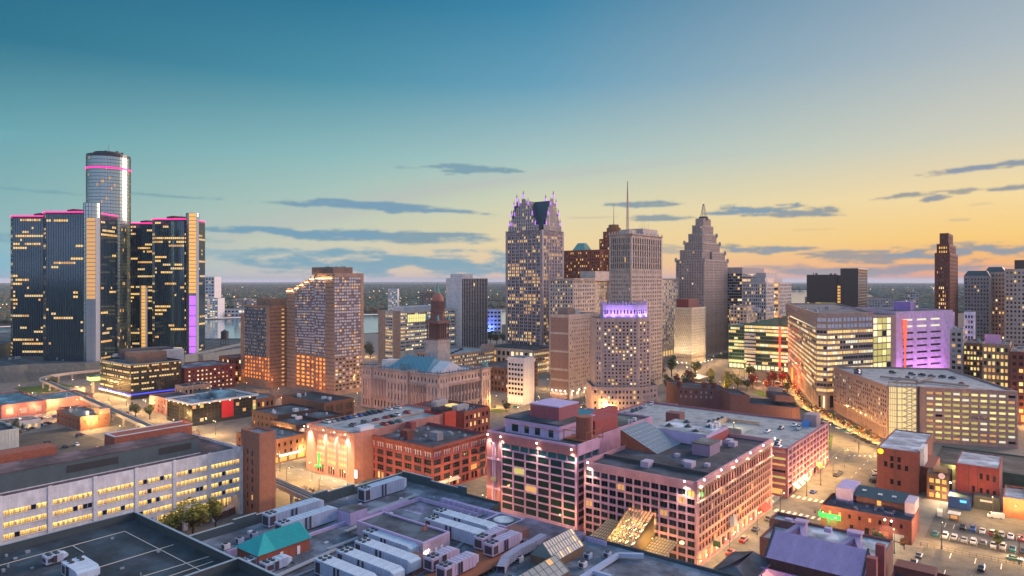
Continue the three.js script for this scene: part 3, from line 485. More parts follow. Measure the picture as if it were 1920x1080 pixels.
// ---------- civic towers ----------
{
  const B = bld('striped_office_slab', 'tall office slab, white blank end wall and dark face with thin vertical white fins', { u: 564.5, v: 512, wall: M.white, category: 'skyscraper', partMats: { fins: M.white, dark_spandrel: M.darkMetal } });
  B.tier(0, 45, 0, 24, 0, 94, { par: 1, top: 0.5, F: { c: 16, r: 21, ww: 0.74, wh: 0.72, dp: 0.16, sd: 0.1, pd: 0.04, m: 0.3, pier: 'fins', span: 'dark_spandrel', lf: spots(0.02, 6, ['a', 'd'], ['dark']) }, L: { c: 1, r: 20, ww: 0.06, wh: 0.4, m0: 9, m1: 9, lf: () => 'dark' } });
  B.box('penthouse', M.white, 3, 22, 3, 20, 93, 99); B.done();
}
{
  const B = bld('court_building', 'pale nine-storey office block with ribbon windows and a tan blank end', { u: 481, v: 521, wall: mt(0.60, 0.58, 0.55, 0.85, T.stone), category: 'building' });
  B.tier(0, 82, 0, 34, 0, 60, { top: 1.5, L: { bays: 1, c: 4, r: 15, ww: 0.8, wh: 0.45, m0: 11, m1: 12, y0: 8, y1: 56, lf: runs(0.4, 3, 15) }, F: [{ bays: 12, c: 3, r: 11, ww: 0.9, wh: 0.42, m: 0.5, y0: 18, lf: runs(0.5, 4, 16, ['b', 'd', 'f', 'a']) }] });
  const end = new Q().box(-0.06, -0.02, 0, 60.1, -34.1, -23); end.box(-0.06, -0.02, 0, 60.1, -11, 0.02); B.add('tan_cladding', end, mt(0.47, 0.33, 0.26, 0.9, T.stone));
  B.add('lounge_window', new Q().box(10, 36, 48, 56, -0.2, 0.1), L.y2); const mq = new Q(); for (let k = 0; k <= 10; k++) mq.box(10 + k * 2.6 - 0.1, 10 + k * 2.6 + 0.1, 48, 56, 0.1, 0.25); mq.box(10, 36, 47.6, 48, 0, 0.3).box(10, 36, 51.8, 52, 0.1, 0.22); B.add('glazing_bars', mq, M.darkMetal);
  B.box('penthouse', M.white, 20, 60, 8, 24, 59, 64); B.box('stair_tower', M.white, 0.5, 8, 3, 12, 59, 64); B.done();
}
{ // low garage and offices in front of them
  const B = bld('low_garage', 'low tan parking garage with parked cars on its pale roof, behind the county building tower', { u: 468, v: 440, wall: M.concreteTan, roof: M.deck, category: 'garage' });
  B.tier(0, 66, 0, 44, 0, 22, { L: { c: 12, r: 4, ww: 0.55, wh: 0.4, y0: 6, lf: spots(0.5, 7, ['e', 'c'], ['dark']) }, F: { c: 22, r: 5, ww: 0.6, wh: 0.42, y0: 2, lf: spots(0.75, 8, ['f', 'b', 'e'], ['dark']) } }); B.tier(58, 66, 0, 10, 22, 27, {}); B.done();
  const C = bld('low_office', 'long low office with dark roof below the gabled skyscraper', { u: 540, v: 395, wall: M.limeWarm, roof: M.roofDark, category: 'building' }); C.tier(0, 56, 0, 70, 0, 23, { L: { c: 12, r: 3, lit: 0.6, seed: 4 }, F: { c: 18, r: 4, ww: 0.7, wh: 0.4, lf: runs(0.8, 6, 19, ['b', 'f']) } }); C.done();
  const D = bld('brownstone_block', 'dark brown stone block beside the white corner building', { u: 436, v: 348, du: 46, dv: 34, h: 20, wall: mt(0.16, 0.085, 0.075, 0.9, T.brick), category: 'building', L: { c: 9, r: 4, lit: 0.05 }, F: { c: 10, r: 5, ww: 0.5, lit: 0.04, seed: 3 } }); D.add('shop_sign', bx(2, 6, 4, 6, 0.02, 0.2), L.d); D.add('shop_sign', bx(3, 9, 1, 3.4, 0.02, 0.2), L.red); D.done();
}

// ---------- gabled skyscraper ----------
{
  const du = 42, dv = 50, S = 146, B = bld('gabled_skyscraper', 'grey granite skyscraper with steep stepped gables and violet lit pinnacles', { u: 595, v: 424, wall: M.granite, category: 'skyscraper', partMats: { fins: M.graniteLight } });
  const f = (c, s) => ({ bays: c, c: 2, r: 35, ww: 0.74, wh: 0.66, dp: 0.5, sd: 0.25, m: 0.65, b0: 2.5, b1: 2.5, y0: 10, y1: 140, lf: runs(0.34, 2.4, s, ['a', 'b', 'e', 'c', 'e']) });
  const up = (c, s) => ({ c, r: 3, ww: 0.6, wh: 0.8, dp: 0.5, sd: 0.4, m: 2.5, y1: 146, lf: spots(0.1, s) }), low = (c) => ({ c, r: 1, ww: 0.6, wh: 0.86, dp: 0.8, m: 2, y0: 0.5, y1: 9, lf: () => 'a' });
  B.tier(0, du, 0, dv, 0, S, { par: 0.2, top: 0, L: [low(8), f(8, 51), up(24, 1)], F: [low(7), f(7, 57), up(21, 2)] });
  // stepped gables on the four sides, ridge crossing ridge
  const P0 = [[0, 0], [0, 6], [0.12, 6], [0.12, 13], [0.2, 13], [0.2, 19], [0.27, 19], [0.27, 25], [0.34, 25], [0.34, 30], [0.41, 30], [0.41, 35], [0.47, 35], [0.47, 38], [0.53, 38]];
  const prof = [...P0, ...P0.slice(0, -1).reverse().map(([x, y]) => [1 - x, y])];
  const sides = [[[0, dv], [0, 0]], [[0, 0], [du, 0]], [[du, 0], [du, dv]], [[du, dv], [0, dv]]];
  const gw = new Q(), win = new Q(), winL = new Q(), pin = new Q(), tip = new Q(), r = mulberry(4);
  sides.forEach(([p, q], side) => {
    const l = Math.hypot(q[0] - p[0], q[1] - p[1]), d = [(q[0] - p[0]) / l, -(q[1] - p[1]) / l], E = { o: [p[0], -p[1]], d, n: [-d[1], d[0]], l, k: 0 }, k0 = 0.1 * l, gl = l * 0.8;
    const hAt = (x) => { let y = 0; const t = Math.min(x, 1 - x); for (const [a, b] of P0) if (t >= a - 1e-6) y = Math.max(y, b); return y; };
    const n = 16; for (let k = 0; k < n; k++) { const x0 = k / n, hh = hAt((k + 0.5) / n); gw.eb(E, k0 + x0 * gl, k0 + (x0 + 0.45 / n) * gl, S - 0.2, S + hh, -1.4, 0.05); gw.eb(E, k0 + (x0 + 0.45 / n) * gl, k0 + (x0 + 1 / n) * gl, S - 0.2, S + hh - 1.2, -1.4, -0.5); for (let y = S + 0.8; y < S + hh - 3.5; y += 3.8) (r() < 0.14 ? winL : win).eq(E, k0 + (x0 + 0.5 / n) * gl, k0 + (x0 + 0.95 / n) * gl, y, y + 3.0, -0.46); }
    for (const [t, y, w] of [[0.5, 38, 0.9], [0.34, 30, 0.7], [0.66, 30, 0.7], [0.2, 19, 0.7], [0.8, 19, 0.7], [0.1, 8, 0.7], [0.9, 8, 0.7]]) { const s = k0 + t * gl; const c = [E.o[0] + d[0] * s + E.n[0] * 0.1, E.o[1] + d[1] * s + E.n[1] * 0.1]; const tp = new Q().cyl(c[0], S + y - 2.5, c[1], w, w * 0.85, 4.2, 6).to('pinnacle_light', L.violet, B.g); new Q().cyl(c[0], S + y + 1.7, c[1], w, 0.02, 4.5, 6, false).to('spire', M.granite, tp); }
  });
  B.add('gable_wall', gw, M.graniteLight); B.add('windows', win, M.mid, 'stuff'); B.add('lit_windows', winL, L.b, 'stuff');
  const rf = new Q(), cx = du / 2, cz = -dv / 2, R = S + 33, e = 4; // curved saddle roof between the gables
  for (const [x, z] of [[0, 0], [du, 0], [du, -dv], [0, -dv]]) { const c = [x + (cx - x) * 0.12, S, z + (cz - z) * 0.12], a = [cx, R, z + (cz - z) * 0.06], b = [x + (cx - x) * 0.06, R, cz], m = [cx, R, cz]; rf.tri(c, a, m); rf.tri(c, m, b); }
  B.add('mansard_roof', rf, mt(0.035, 0.06, 0.085, 0.45, T.metal)); B.done();
}

// ---------- the tall old centre ----------
{
  const B = bld('brick_deco_skyscraper', 'orange brown brick tower with stepped crown and antenna behind the grey towers', { u: 700, v: 415, wall: mt(0.38, 0.12, 0.055, 0.9, T.brick), category: 'skyscraper' }), f = (c, r, s) => ({ c, r, ww: 0.5, wh: 0.55, m: 0.8, lf: spots(0.2, s, ['e', 'c', 'a']) });
  B.tier(0, 62, 0, 62, 0, 128, { L: f(22, 32, 1), F: f(16, 32, 2) }); B.tier(22, 62, -6, 14, 0, 142, { L: f(7, 34, 3), F: f(14, 34, 5) }); B.tier(26, 58, -3, 11, 141, 151, { L: f(5, 3, 6), F: f(10, 3, 7) });
  B.add('stepped_crown', new Q().cyl(40, 150, -4, 9, 9, 6, 8).cyl(40, 156, -4, 7, 6.4, 4, 8), mt(0.36, 0.18, 0.07, 0.8, T.brick)); mast(B, 40, 4, 160, 26, 0.5);
  B.add('copper_pitched_roof', new Q().quad([2, 128, -40], [2, 128, -22], [8, 137, -27], [8, 137, -36]).quad([2, 128, -22], [18, 128, -22], [14, 137, -27], [8, 137, -27]).quad([8, 137, -27], [14, 137, -27], [14, 137, -36], [8, 137, -36]), M.copper); B.done();
}
{
  const B = bld('bank_block', 'broad grey stone office block with orange lit light court behind the mast tower', { u: 548, v: 354, wall: M.lime, category: 'building' }), f = (c, s, rt = 0.16) => ({ c, r: 22, ww: 0.48, wh: 0.55, m: 0.8, y0: 8, lf: spots(rt, s, ['a', 'b', 'e']) });
  B.tier(0, 40, 0, 28, 0, 93.5, { cornice: 0.6, L: f(9, 1), F: f(12, 2, 0.12) }); B.tier(42, 80, 9, 28, 0, 92, { F: { ...f(11, 3, 0.75) } }); B.tier(80, 150, 0, 28, 0, 93.5, { cornice: 0.6, L: f(3, 7, 0.7), F: f(22, 4) }); B.tier(165, 236, 0, 28, 0, 94, { cornice: 0.6, L: f(9, 5), F: [{ c: 10, r: 1, ww: 0.6, wh: 0.86, y0: 1, y1: 14, lf: () => 'a' }, f(16, 6, 0.6)] });
  B.box('penthouse', M.lime, 50, 100, 6, 24, 91, 101); mast(B, 200, 8, 94, 14, 0.15); B.add('flag', bx(196, 199.6, 104, 106.4, -8.1, -8), mt(0.4, 0.1, 0.14, 0.8)); B.done();
}
{
  const B = bld('mast_tower', 'tall buff stone office tower with dark upper windows and red and white mast', { u: 501.6, v: 267.5, wall: mt(0.50, 0.42, 0.37, 0.85, T.stone), category: 'skyscraper' });
  const f = (c, s) => [{ c, r: 28, ww: 0.42, wh: 0.55, m: 1.2, y0: 4, y1: 96, lf: spots(0.035, s, ['a', 'e']) }, { c, r: 1, ww: 0.35, wh: 0.5, m: 1.2, y1: 101, lf: () => 'dark' }, { c: Math.round(c * 0.8), r: 5, ww: 0.6, wh: 0.8, m: 1.6, dp: 0.8, sd: 0.5, y1: 127, lf: spots(0.03, s + 2) }];
  B.tier(0, 57, 0, 21, 0, 130.5, { cornice: 0.5, L: f(12, 1), F: f(16, 3) });
  const fin = new Q(); for (let k = 0; k < 9; k++) { B.add('roof_finial', new Q().cyl(k * 7.1, 130, -0.3, 0.8, 0.1, 2.6, 6), M.lime); B.add('roof_finial', new Q().cyl(0.3, 130, -k * 2.6, 0.8, 0.1, 2.6, 6), M.lime); }
  B.box('penthouse', M.lime, 4, 16, 4, 14, 129, 134); B.box('penthouse', M.lime, 26, 54, 3, 18, 129, 136);
  lattice(B, 10, 9, 133, 42, 1.7, mt(0.36, 0.22, 0.2, 0.6), 0.1); for (const k of [0, 1, 2, 3, 4]) mast(B, 34 + k * 4, 10, 136, 5 + (k % 3) * 4, 0.12); B.done();
}
{
  const B = bld('blank_gable_tower', 'tan hotel block with blank windowless end wall beside the ornate crowned tower', { u: 439, v: 288, wall: M.limeWarm, category: 'building' });
  B.tier(0, 46, 0, 17, 0, 65.4, { par: 1.2, F: { c: 14, r: 19, ww: 0.4, wh: 0.5, m: 1.5, y0: 5, y1: 63, lf: spots(0.03, 9, ['a'], ['dark', 'dark', 'paleWarm']) } });
  B.add('brick_end_wall', new Q().box(-0.12, -0.02, 0, 63, -16.7, -0.3), mt(0.42, 0.27, 0.22, 0.9, T.brick)); for (const y of [22, 36, 50, 14]) B.add('stone_band', bx(-0.2, -0.12, y, y + 1.6, -16.8, -0.2), M.lime); for (const y of [61.5, 55.5]) B.add('stone_band', bx(-0.2, 46, y, y + 1, -0.1, 0.2), M.lime);
  B.box('penthouse', mt(0.42, 0.30, 0.24, 0.9, T.brick), 8, 18, 6, 15, 64, 70); B.box('penthouse', M.white, 19, 24, 6, 14, 64, 68);
  for (const k of [0, 1, 2, 3]) { flood(B.g, -1.4, 6.6, -2.5 - k * 4, 0.2, 0, -2.5 - k * 4, 90, WHITE, 1.0, 0.4); flood(B.g, 4 + k * 9, 6.6, 1.4, 4 + k * 9, 0, -0.2, 100, WHITE, 1.0, 0.4); } B.done();
}
{ // the crowned tower turns its broad face to the camera
  const [u, v] = UV(61, 462), f = (c, r, s) => ({ c, r, ww: 0.5, wh: 0.5, m: 1, dp: 0.45, lf: spots(0.17, s, ['a', 'a', 'd', 'c']) });
  const B = bld('ornate_crown_tower', 'buff tower with purple lit ornate white crown and broad flared base', { u, v, wall: mt(0.55, 0.40, 0.36, 0.85, T.stone), category: 'skyscraper' });
  B.poly(rel(u, v, [[56, 490], [56.6, 466], [61, 462], [85.5, 462], [95.5, 470], [95.5, 500]]), 0, 66, { par: 1.2, top: 2, edges: [null, f(2, 19, 1), { ...f(9, 19, 2), y0: 18 }, { ...f(3, 19, 3), y0: 18 }, null, null] });
  B.poly(rel(u, v, [[53, 492], [54, 463], [58, 458.5], [87, 458.5], [100, 468], [100, 500]]), 0, 20, { par: 0.6, edges: [null, f(1, 5, 4), f(11, 5, 5), f(4, 5, 6), null, null] });
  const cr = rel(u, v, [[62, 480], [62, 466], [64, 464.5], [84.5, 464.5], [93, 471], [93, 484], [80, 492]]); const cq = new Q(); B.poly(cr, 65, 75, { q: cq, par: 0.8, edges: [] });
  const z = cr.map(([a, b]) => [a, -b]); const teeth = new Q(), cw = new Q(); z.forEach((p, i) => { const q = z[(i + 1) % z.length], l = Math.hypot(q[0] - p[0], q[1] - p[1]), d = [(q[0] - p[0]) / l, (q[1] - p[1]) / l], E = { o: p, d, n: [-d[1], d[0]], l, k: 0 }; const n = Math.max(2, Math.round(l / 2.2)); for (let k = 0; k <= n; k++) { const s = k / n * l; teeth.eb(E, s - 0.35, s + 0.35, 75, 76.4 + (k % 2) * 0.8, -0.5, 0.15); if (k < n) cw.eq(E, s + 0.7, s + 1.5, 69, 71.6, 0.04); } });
  B.add('crown_wall', cq, M.lavender); B.add('crown_battlements', teeth, M.lavender); B.add('crown_windows', cw, M.dark, 'stuff');  // white crown, its violet light also put into the lavender colour
  for (const [x, d] of [[63, 460.5], [69, 460.5], [75, 460.5], [81, 460.5], [88, 464], [93, 468]]) { const p = rel(u, v, [[x, d], [x + 1, d + 8]]); flood(B.g, p[0][0], 66.4, -p[0][1], p[1][0], 76, -p[1][1], 160, rgb(0.6, 0.34, 1.0), 1.1, 0.25, L.purple); }
  const dr = rel(u, v, [[75, 458.2], [79, 458.2]]); new Q().quad([dr[0][0], 0.5, -dr[0][1]], [dr[1][0], 0.5, -dr[1][1]], [dr[1][0], 6, -dr[1][1]], [dr[0][0], 6, -dr[0][1]]).to('lit_doorway_window', L.warmWall, B.g);
  B.done();
}
{
  const B = bld('white_corner_block', 'small white seven-storey block with black fire stairs on its side', { u: 400, v: 301.7, du: 13.3, dv: 15, h: 34.8, wall: M.whitePaint, category: 'building', L: [{ c: 5, r: 1, ww: 0.8, wh: 0.8, y0: 1, y1: 5, lf: () => 'd' }, { c: 5, r: 7, ww: 0.72, wh: 0.5, m: 0.4, y0: 6, y1: 31, mull: 2, lf: () => 'dark' }] });
  const st = new Q(); for (let k = 0; k < 7; k++) { const y = 6 + k * 3.7; st.box(13.5, 16.4, y, y + 0.12, -9, -1); bar(st, [15, y, -1.5], [15, y + 3.7, -8.5], 0.12); bar(st, [16.3, y + 1, -1], [16.3, y + 1, -9], 0.05); } for (const z of [-1, -9]) bar(st, [16.3, 0, z], [16.3, 32, z], 0.1); B.add('fire_stairs', st, M.darkMetal);
  clutter(B, 10, 1, 11, 2, 13, 33.8, 4, M.galv, 0.8); B.add('canopy_light', bx(-1.2, -0.05, 5, 5.4, -14.6, -0.5), L.d); B.done();
}
{
  const B = bld('setback_skyscraper', 'stepped grey stone skyscraper topped by a lattice spire with a white ball', { u: 814, v: 333, wall: mt(0.48, 0.38, 0.34, 0.9, T.stone), category: 'skyscraper' }), f = (c, r, s, rt = 0.035) => ({ c, r, ww: 0.42, wh: 0.55, m: 1, dp: 0.5, sd: 0.2, lf: spots(rt, s, ['a', 'd', 'e']) });
  B.tier(0, 30, 0, 38, 0, 118, { L: f(11, 34, 1), F: f(9, 34, 2) }); B.tier(30, 78, 0, 14, 0, 118, { F: f(14, 34, 3) }); B.tier(30, 60, 12, 38, 0, 128, { L: f(6, 37, 6), F: f(9, 37, 7) });
  B.tier(3, 28, 4, 34, 117, 130, { L: f(9, 4, 4), F: f(7, 4, 5) }); B.tier(30, 74, 2, 18, 117, 128, { L: f(4, 3, 1), F: f(13, 3, 8) });
  B.tier(8, 66, 6, 30, 127, 140, { L: f(8, 4, 9), F: f(15, 4, 10) }); B.tier(13, 60, 8, 27, 139, 151, { L: f(6, 4, 11, 0.08), F: f(12, 4, 12) }); B.tier(18, 54, 10, 24, 150, 162, { L: f(5, 4, 13), F: f(10, 4, 14) }); B.tier(24, 48, 11, 22, 161, 171, { L: f(4, 3, 15), F: f(7, 3, 16) });
  const tr = new Q(); for (const [a, b, y] of [[8, 6, 140], [66, 6, 140], [8, 30, 140], [13, 8, 151], [60, 8, 151], [0, 0, 118], [78, 0, 118], [0, 38, 118], [3, 4, 130], [74, 2, 128]]) B.add('corner_turret', new Q().cyl(a, y - 3, -b, 1.8, 1.4, 5, 8), M.limeGrey);
  B.add('spire_base', new Q().cyl(36, 170, -16, 7, 5.5, 4, 12), M.charcoal); lattice(B, 36, 16, 174, 17, 6); const ball = lampAt(B.g, 36, 192.2, -16, 300, rgb(1, 0.9, 0.8), L.white, 1.9, 'beacon_light'); B.done();
}
{
  const B = bld('lattice_screen_block', 'warmly lit white block behind a pierced lattice screen facade', { u: 703, v: 302, wall: mt(0.66, 0.57, 0.45, 0.8, T.stone), category: 'building' });
  const f = (c, s) => ({ c, r: 18, ww: 0.5, wh: 0.62, m: 0.6, dp: 0.8, y0: 6, lf: (i, j) => ((i + j) % 2 ? 'paleWarm' : 'dark') });
  B.tier(0, 38, 0, 20, 0, 62, { top: 2, L: f(16, 1), F: f(24, 2) }); B.box('penthouse', mt(0.22, 0.05, 0.05, 0.8, T.metal), 3, 30, 5, 19, 61, 71);
  for (const k of [0, 1, 2, 3]) { flood(B.g, -9, 3, -2 - k * 5.3, 0, 44, -2 - k * 5.3, 900, WHITE, 0.8, 0.3); flood(B.g, 4 + k * 10, 3, 9, 4 + k * 10, 44, 0, 900, WHITE, 0.8, 0.3); } B.done();
}
{
  const A = bld('ribbon_window_tower', 'dark office slab with pale ribbon bands right behind the stepped skyscraper', { u: 905, v: 318, du: 90, dv: 24, h: 109, wall: mt(0.42, 0.38, 0.40, 0.8, T.stone), category: 'skyscraper', top: 8, F: { c: 24, r: 27, ww: 0.96, wh: 0.72, dp: 0.4, sd: 0.05, lf: runs(0.2, 4, 61, ['a', 'y2', 'e'], 'blueGlass') }, L: { c: 8, r: 27, ww: 0.96, wh: 0.72, lit: 0.1 } }); A.done();
  const B = bld('white_pier_block', 'pale stone office block with an orange lit recess between two wings', { u: 834, v: 264, wall: M.graniteLight, category: 'building' }), f = (c, s, rt = 0.2) => ({ c, r: 20, ww: 0.6, wh: 0.6, m: 0.8, lf: spots(rt, s, ['a', 'b', 'e']) });
  B.tier(0, 30, 0, 29, 0, 89, { par: 1, L: f(11, 1), F: f(10, 2) }); B.tier(30, 54, 8, 29, 0, 89, { F: { ...f(8, 3, 0.3) } }); B.tier(54, 103, 0, 29, 0, 89, { L: f(3, 5), F: f(16, 4) }); B.tier(20, 90, 8, 26, 88, 95, {}); B.tier(30, 80, 10, 22, 94, 101, {});
  for (const y of [8, 30, 52, 72]) flood(B.g, 42, y, -3, 42, y + 16, -8, 1500, SOD, 1.0, 0.4, L.lamp); B.done();
  const C = bld('pale_low_block', 'small pale stone block at the foot of the stepped skyscraper', { u: 790, v: 272, du: 30, dv: 20, h: 62, wall: M.limeWarm, category: 'building', L: { c: 5, r: 15, lit: 0.2 }, F: { c: 8, r: 15, lit: 0.3, seed: 8 } }); C.done();
}
{ // green glass pavilion block with a pitched roof and a red light column
  const r = mulberry(91), B = bld('green_glass_office', 'glowing green glass office with sloping green roof beside the square', { u: 700, v: 200, wall: mt(0.05, 0.16, 0.14, 0.5, T.metal), roof: mt(0.05, 0.17, 0.16, 0.6, T.metal), category: 'building' });
  const g = (c, s) => ({ c, r: 11, ww: 0.92, wh: 0.66, dp: 0.3, m: 0.3, lf: runs(0.72, 4, s, ['y2', 'b', 'a', 'f', 'd'], 'greenGlass'), y0: 6 }), shop = (c) => ({ c, r: 1, ww: 0.8, wh: 0.8, y0: 0.5, y1: 5.5, lf: () => 'd' });
  B.tier(0, 40, 0, 44, 0, 47, { par: 0.3, top: 1, L: [shop(10), g(22, 71)], F: [shop(8), g(18, 72)] }); B.tier(4, 40, 44, 62, 0, 45, { L: [shop(4), g(9, 73)] });
  B.add('pitched_roof', new Q().tri([0, 47, -44], [0, 47, 0], [0, 57, 0]).quad([0, 47, -44], [0, 57, 0], [40, 57, 0], [40, 47, -44]).quad([0, 47, 0], [40, 47, 0], [40, 57, 0], [0, 57, 0]), mt(0.06, 0.20, 0.19, 0.6, T.metal));
  const w = new Q(); for (let j = 0; j < 9; j++) w.box(-2.2, -0.3, 6 + j * 3.7, 8 + j * 3.7, -43, -32); B.add('balcony_bands', w, M.white); B.add('neon_light_column', new Q().cyl(-1.2, 4, -8, 0.9, 0.9, 42, 8), L.red); mast(B, -1, 8, 46, 16, 0.25); B.add('mast_dish', new Q().cyl(-1, 55, -8, 0.3, 3.4, 1.1, 16), M.white); B.done();
  for (const y of [10, 24, 38]) { const p = new THREE.PointLight(rgb(1, 0.08, 0.04), 500, 0, 2); p.position.set(-3.2, y, 8 * -1); p.shadow.radius = 30; p.castShadow = true; B.g.add(p); }
}
{ // great stone office block at the square, its wing and the violet lit garage
  const [u, v] = UV(216.7, 486.6), B = bld('corner_office_block', 'large tan stone office block with rows of lit ribbon windows along the tree-lit street', { u, v, wall: mt(0.46, 0.33, 0.28, 0.85, T.stone), roof: M.roofGrey, category: 'building' });
  const f = (b, c, s, rt = 0.75) => ({ bays: b, c, r: 14, ww: 0.93, wh: 0.5, dp: 0.14, m: 0.3, y0: 12, y1: 66.5, lf: runs(rt, 3, s, ['b', 'b', 'f', 'd', 'a', 'e'], 'mid') }), top = (b, c) => ({ bays: b, c, r: 2, ww: 0.94, wh: 0.6, m: 0.6, y1: 66, lf: () => 'pale' }), ar = (c) => ({ c, r: 1, ww: 0.6, wh: 0.82, dp: 1.2, m: 1, y0: 0.5, y1: 11, lf: spots(0.5, 5, ['a', 'd']) });
  B.poly(rel(u, v, [[278, 693], [216.7, 486.6], [222, 481], [264, 499], [330, 693]]), 0, 68.5, { par: 1.2, top: 2, edges: [[ar(26), { ...f(20, 3, 81), y1: 57, r: 12 }, top(20, 2)], [ar(2), { ...f(1, 3, 83), y1: 57, r: 12 }, top(1, 2)], [ar(5), { ...f(3, 6, 82), y1: 57, r: 12 }, top(3, 4)], null, null] });
  const q = rel(u, v, [[264, 499], [288, 512], [288, 600], [264, 600]]), at = new Q(); B.poly([q[3], q[0], q[1], q[2]], 0, 66, { par: 0.6, edges: [null, { c: 4, r: 13, ww: 0.95, wh: 0.82, dp: 0.3, m: 0.2, m1: 6, y0: 3, lf: spots(0.8, 6, ['y', 'y', 'd', 'y2'], ['greenGlass']) }, null, null] });
  clutter(B, 16, 20, 120, 5, 60, 67.3, 8, M.galv, 1.6);
  { const e = rel(u, v, [[277, 690], [219, 492]]), ll = new Q(); for (let k = 0; k < 30; k++) { const t = 0.2 + 0.8 * k / 29, a = e[0][0] + (e[1][0] - e[0][0]) * t, b = e[0][1] + (e[1][1] - e[0][1]) * t; ll.cyl(a - 0.5, 57.2, -b - 0.1, 0.5, 0.5, 0.8, 6); } B.add('cornice_lights', ll, L.d, 'stuff'); }
  B.done();
  const [u2, v2] = UV(288, 512), C = bld('violet_lit_garage', 'violet and pink floodlit parking block with horizontal slots and orange lit fin', { u: u2, v: v2, wall: M.orchid, roof: M.roofGrey, category: 'garage' });  // orchid wall repeats the violet floodlighting in its base colour
  C.poly(rel(u2, v2, [[288, 600], [288, 512], [352, 545], [352, 600]]), 0, 68, { par: 1, top: 4, edges: [null, { bays: 3, c: 1, r: 12, ww: 1, wh: 0.3, dp: 0.8, m: 2.2, b0: 6, b1: 14, y0: 4, lf: (i, j) => (j > 9 ? 'f' : 'bronze') }, null, null] });
  C.poly(rel(u2, v2, [[352, 600], [352, 545], [358, 552], [358, 600]]), 0, 66, { par: 1, edges: [null, { c: 2, r: 14, ww: 0.7, wh: 0.5, lf: spots(0.4, 5, ['f', 'e']) }, null, null] });
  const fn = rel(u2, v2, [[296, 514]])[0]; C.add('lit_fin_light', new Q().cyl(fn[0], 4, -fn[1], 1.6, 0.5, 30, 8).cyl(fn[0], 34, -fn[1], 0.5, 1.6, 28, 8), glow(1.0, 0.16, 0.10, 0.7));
  for (const [X, y, pw] of [[300, 12, 2600], [318, 12, 2600], [336, 12, 2600]]) { const a = rel(u2, v2, [[X, 498 + (X - 288) * 0.5], [X, 518 + (X - 288) * 0.5]]); flood(C.g, a[0][0], y, -a[0][1], a[1][0], y + 32, -a[1][1], pw * 0.55, rgb(0.78, 0.4, 1.0), 1.1, 0.4, L.purple); }
  { const a = rel(u2, v2, [[320, 560], [338, 574]]); bx(a[0][0], a[1][0], 67, 74, -a[0][1] - 6, -a[0][1] + 6).to('penthouse', M.purpleLightTint, C.g); } C.done();
}
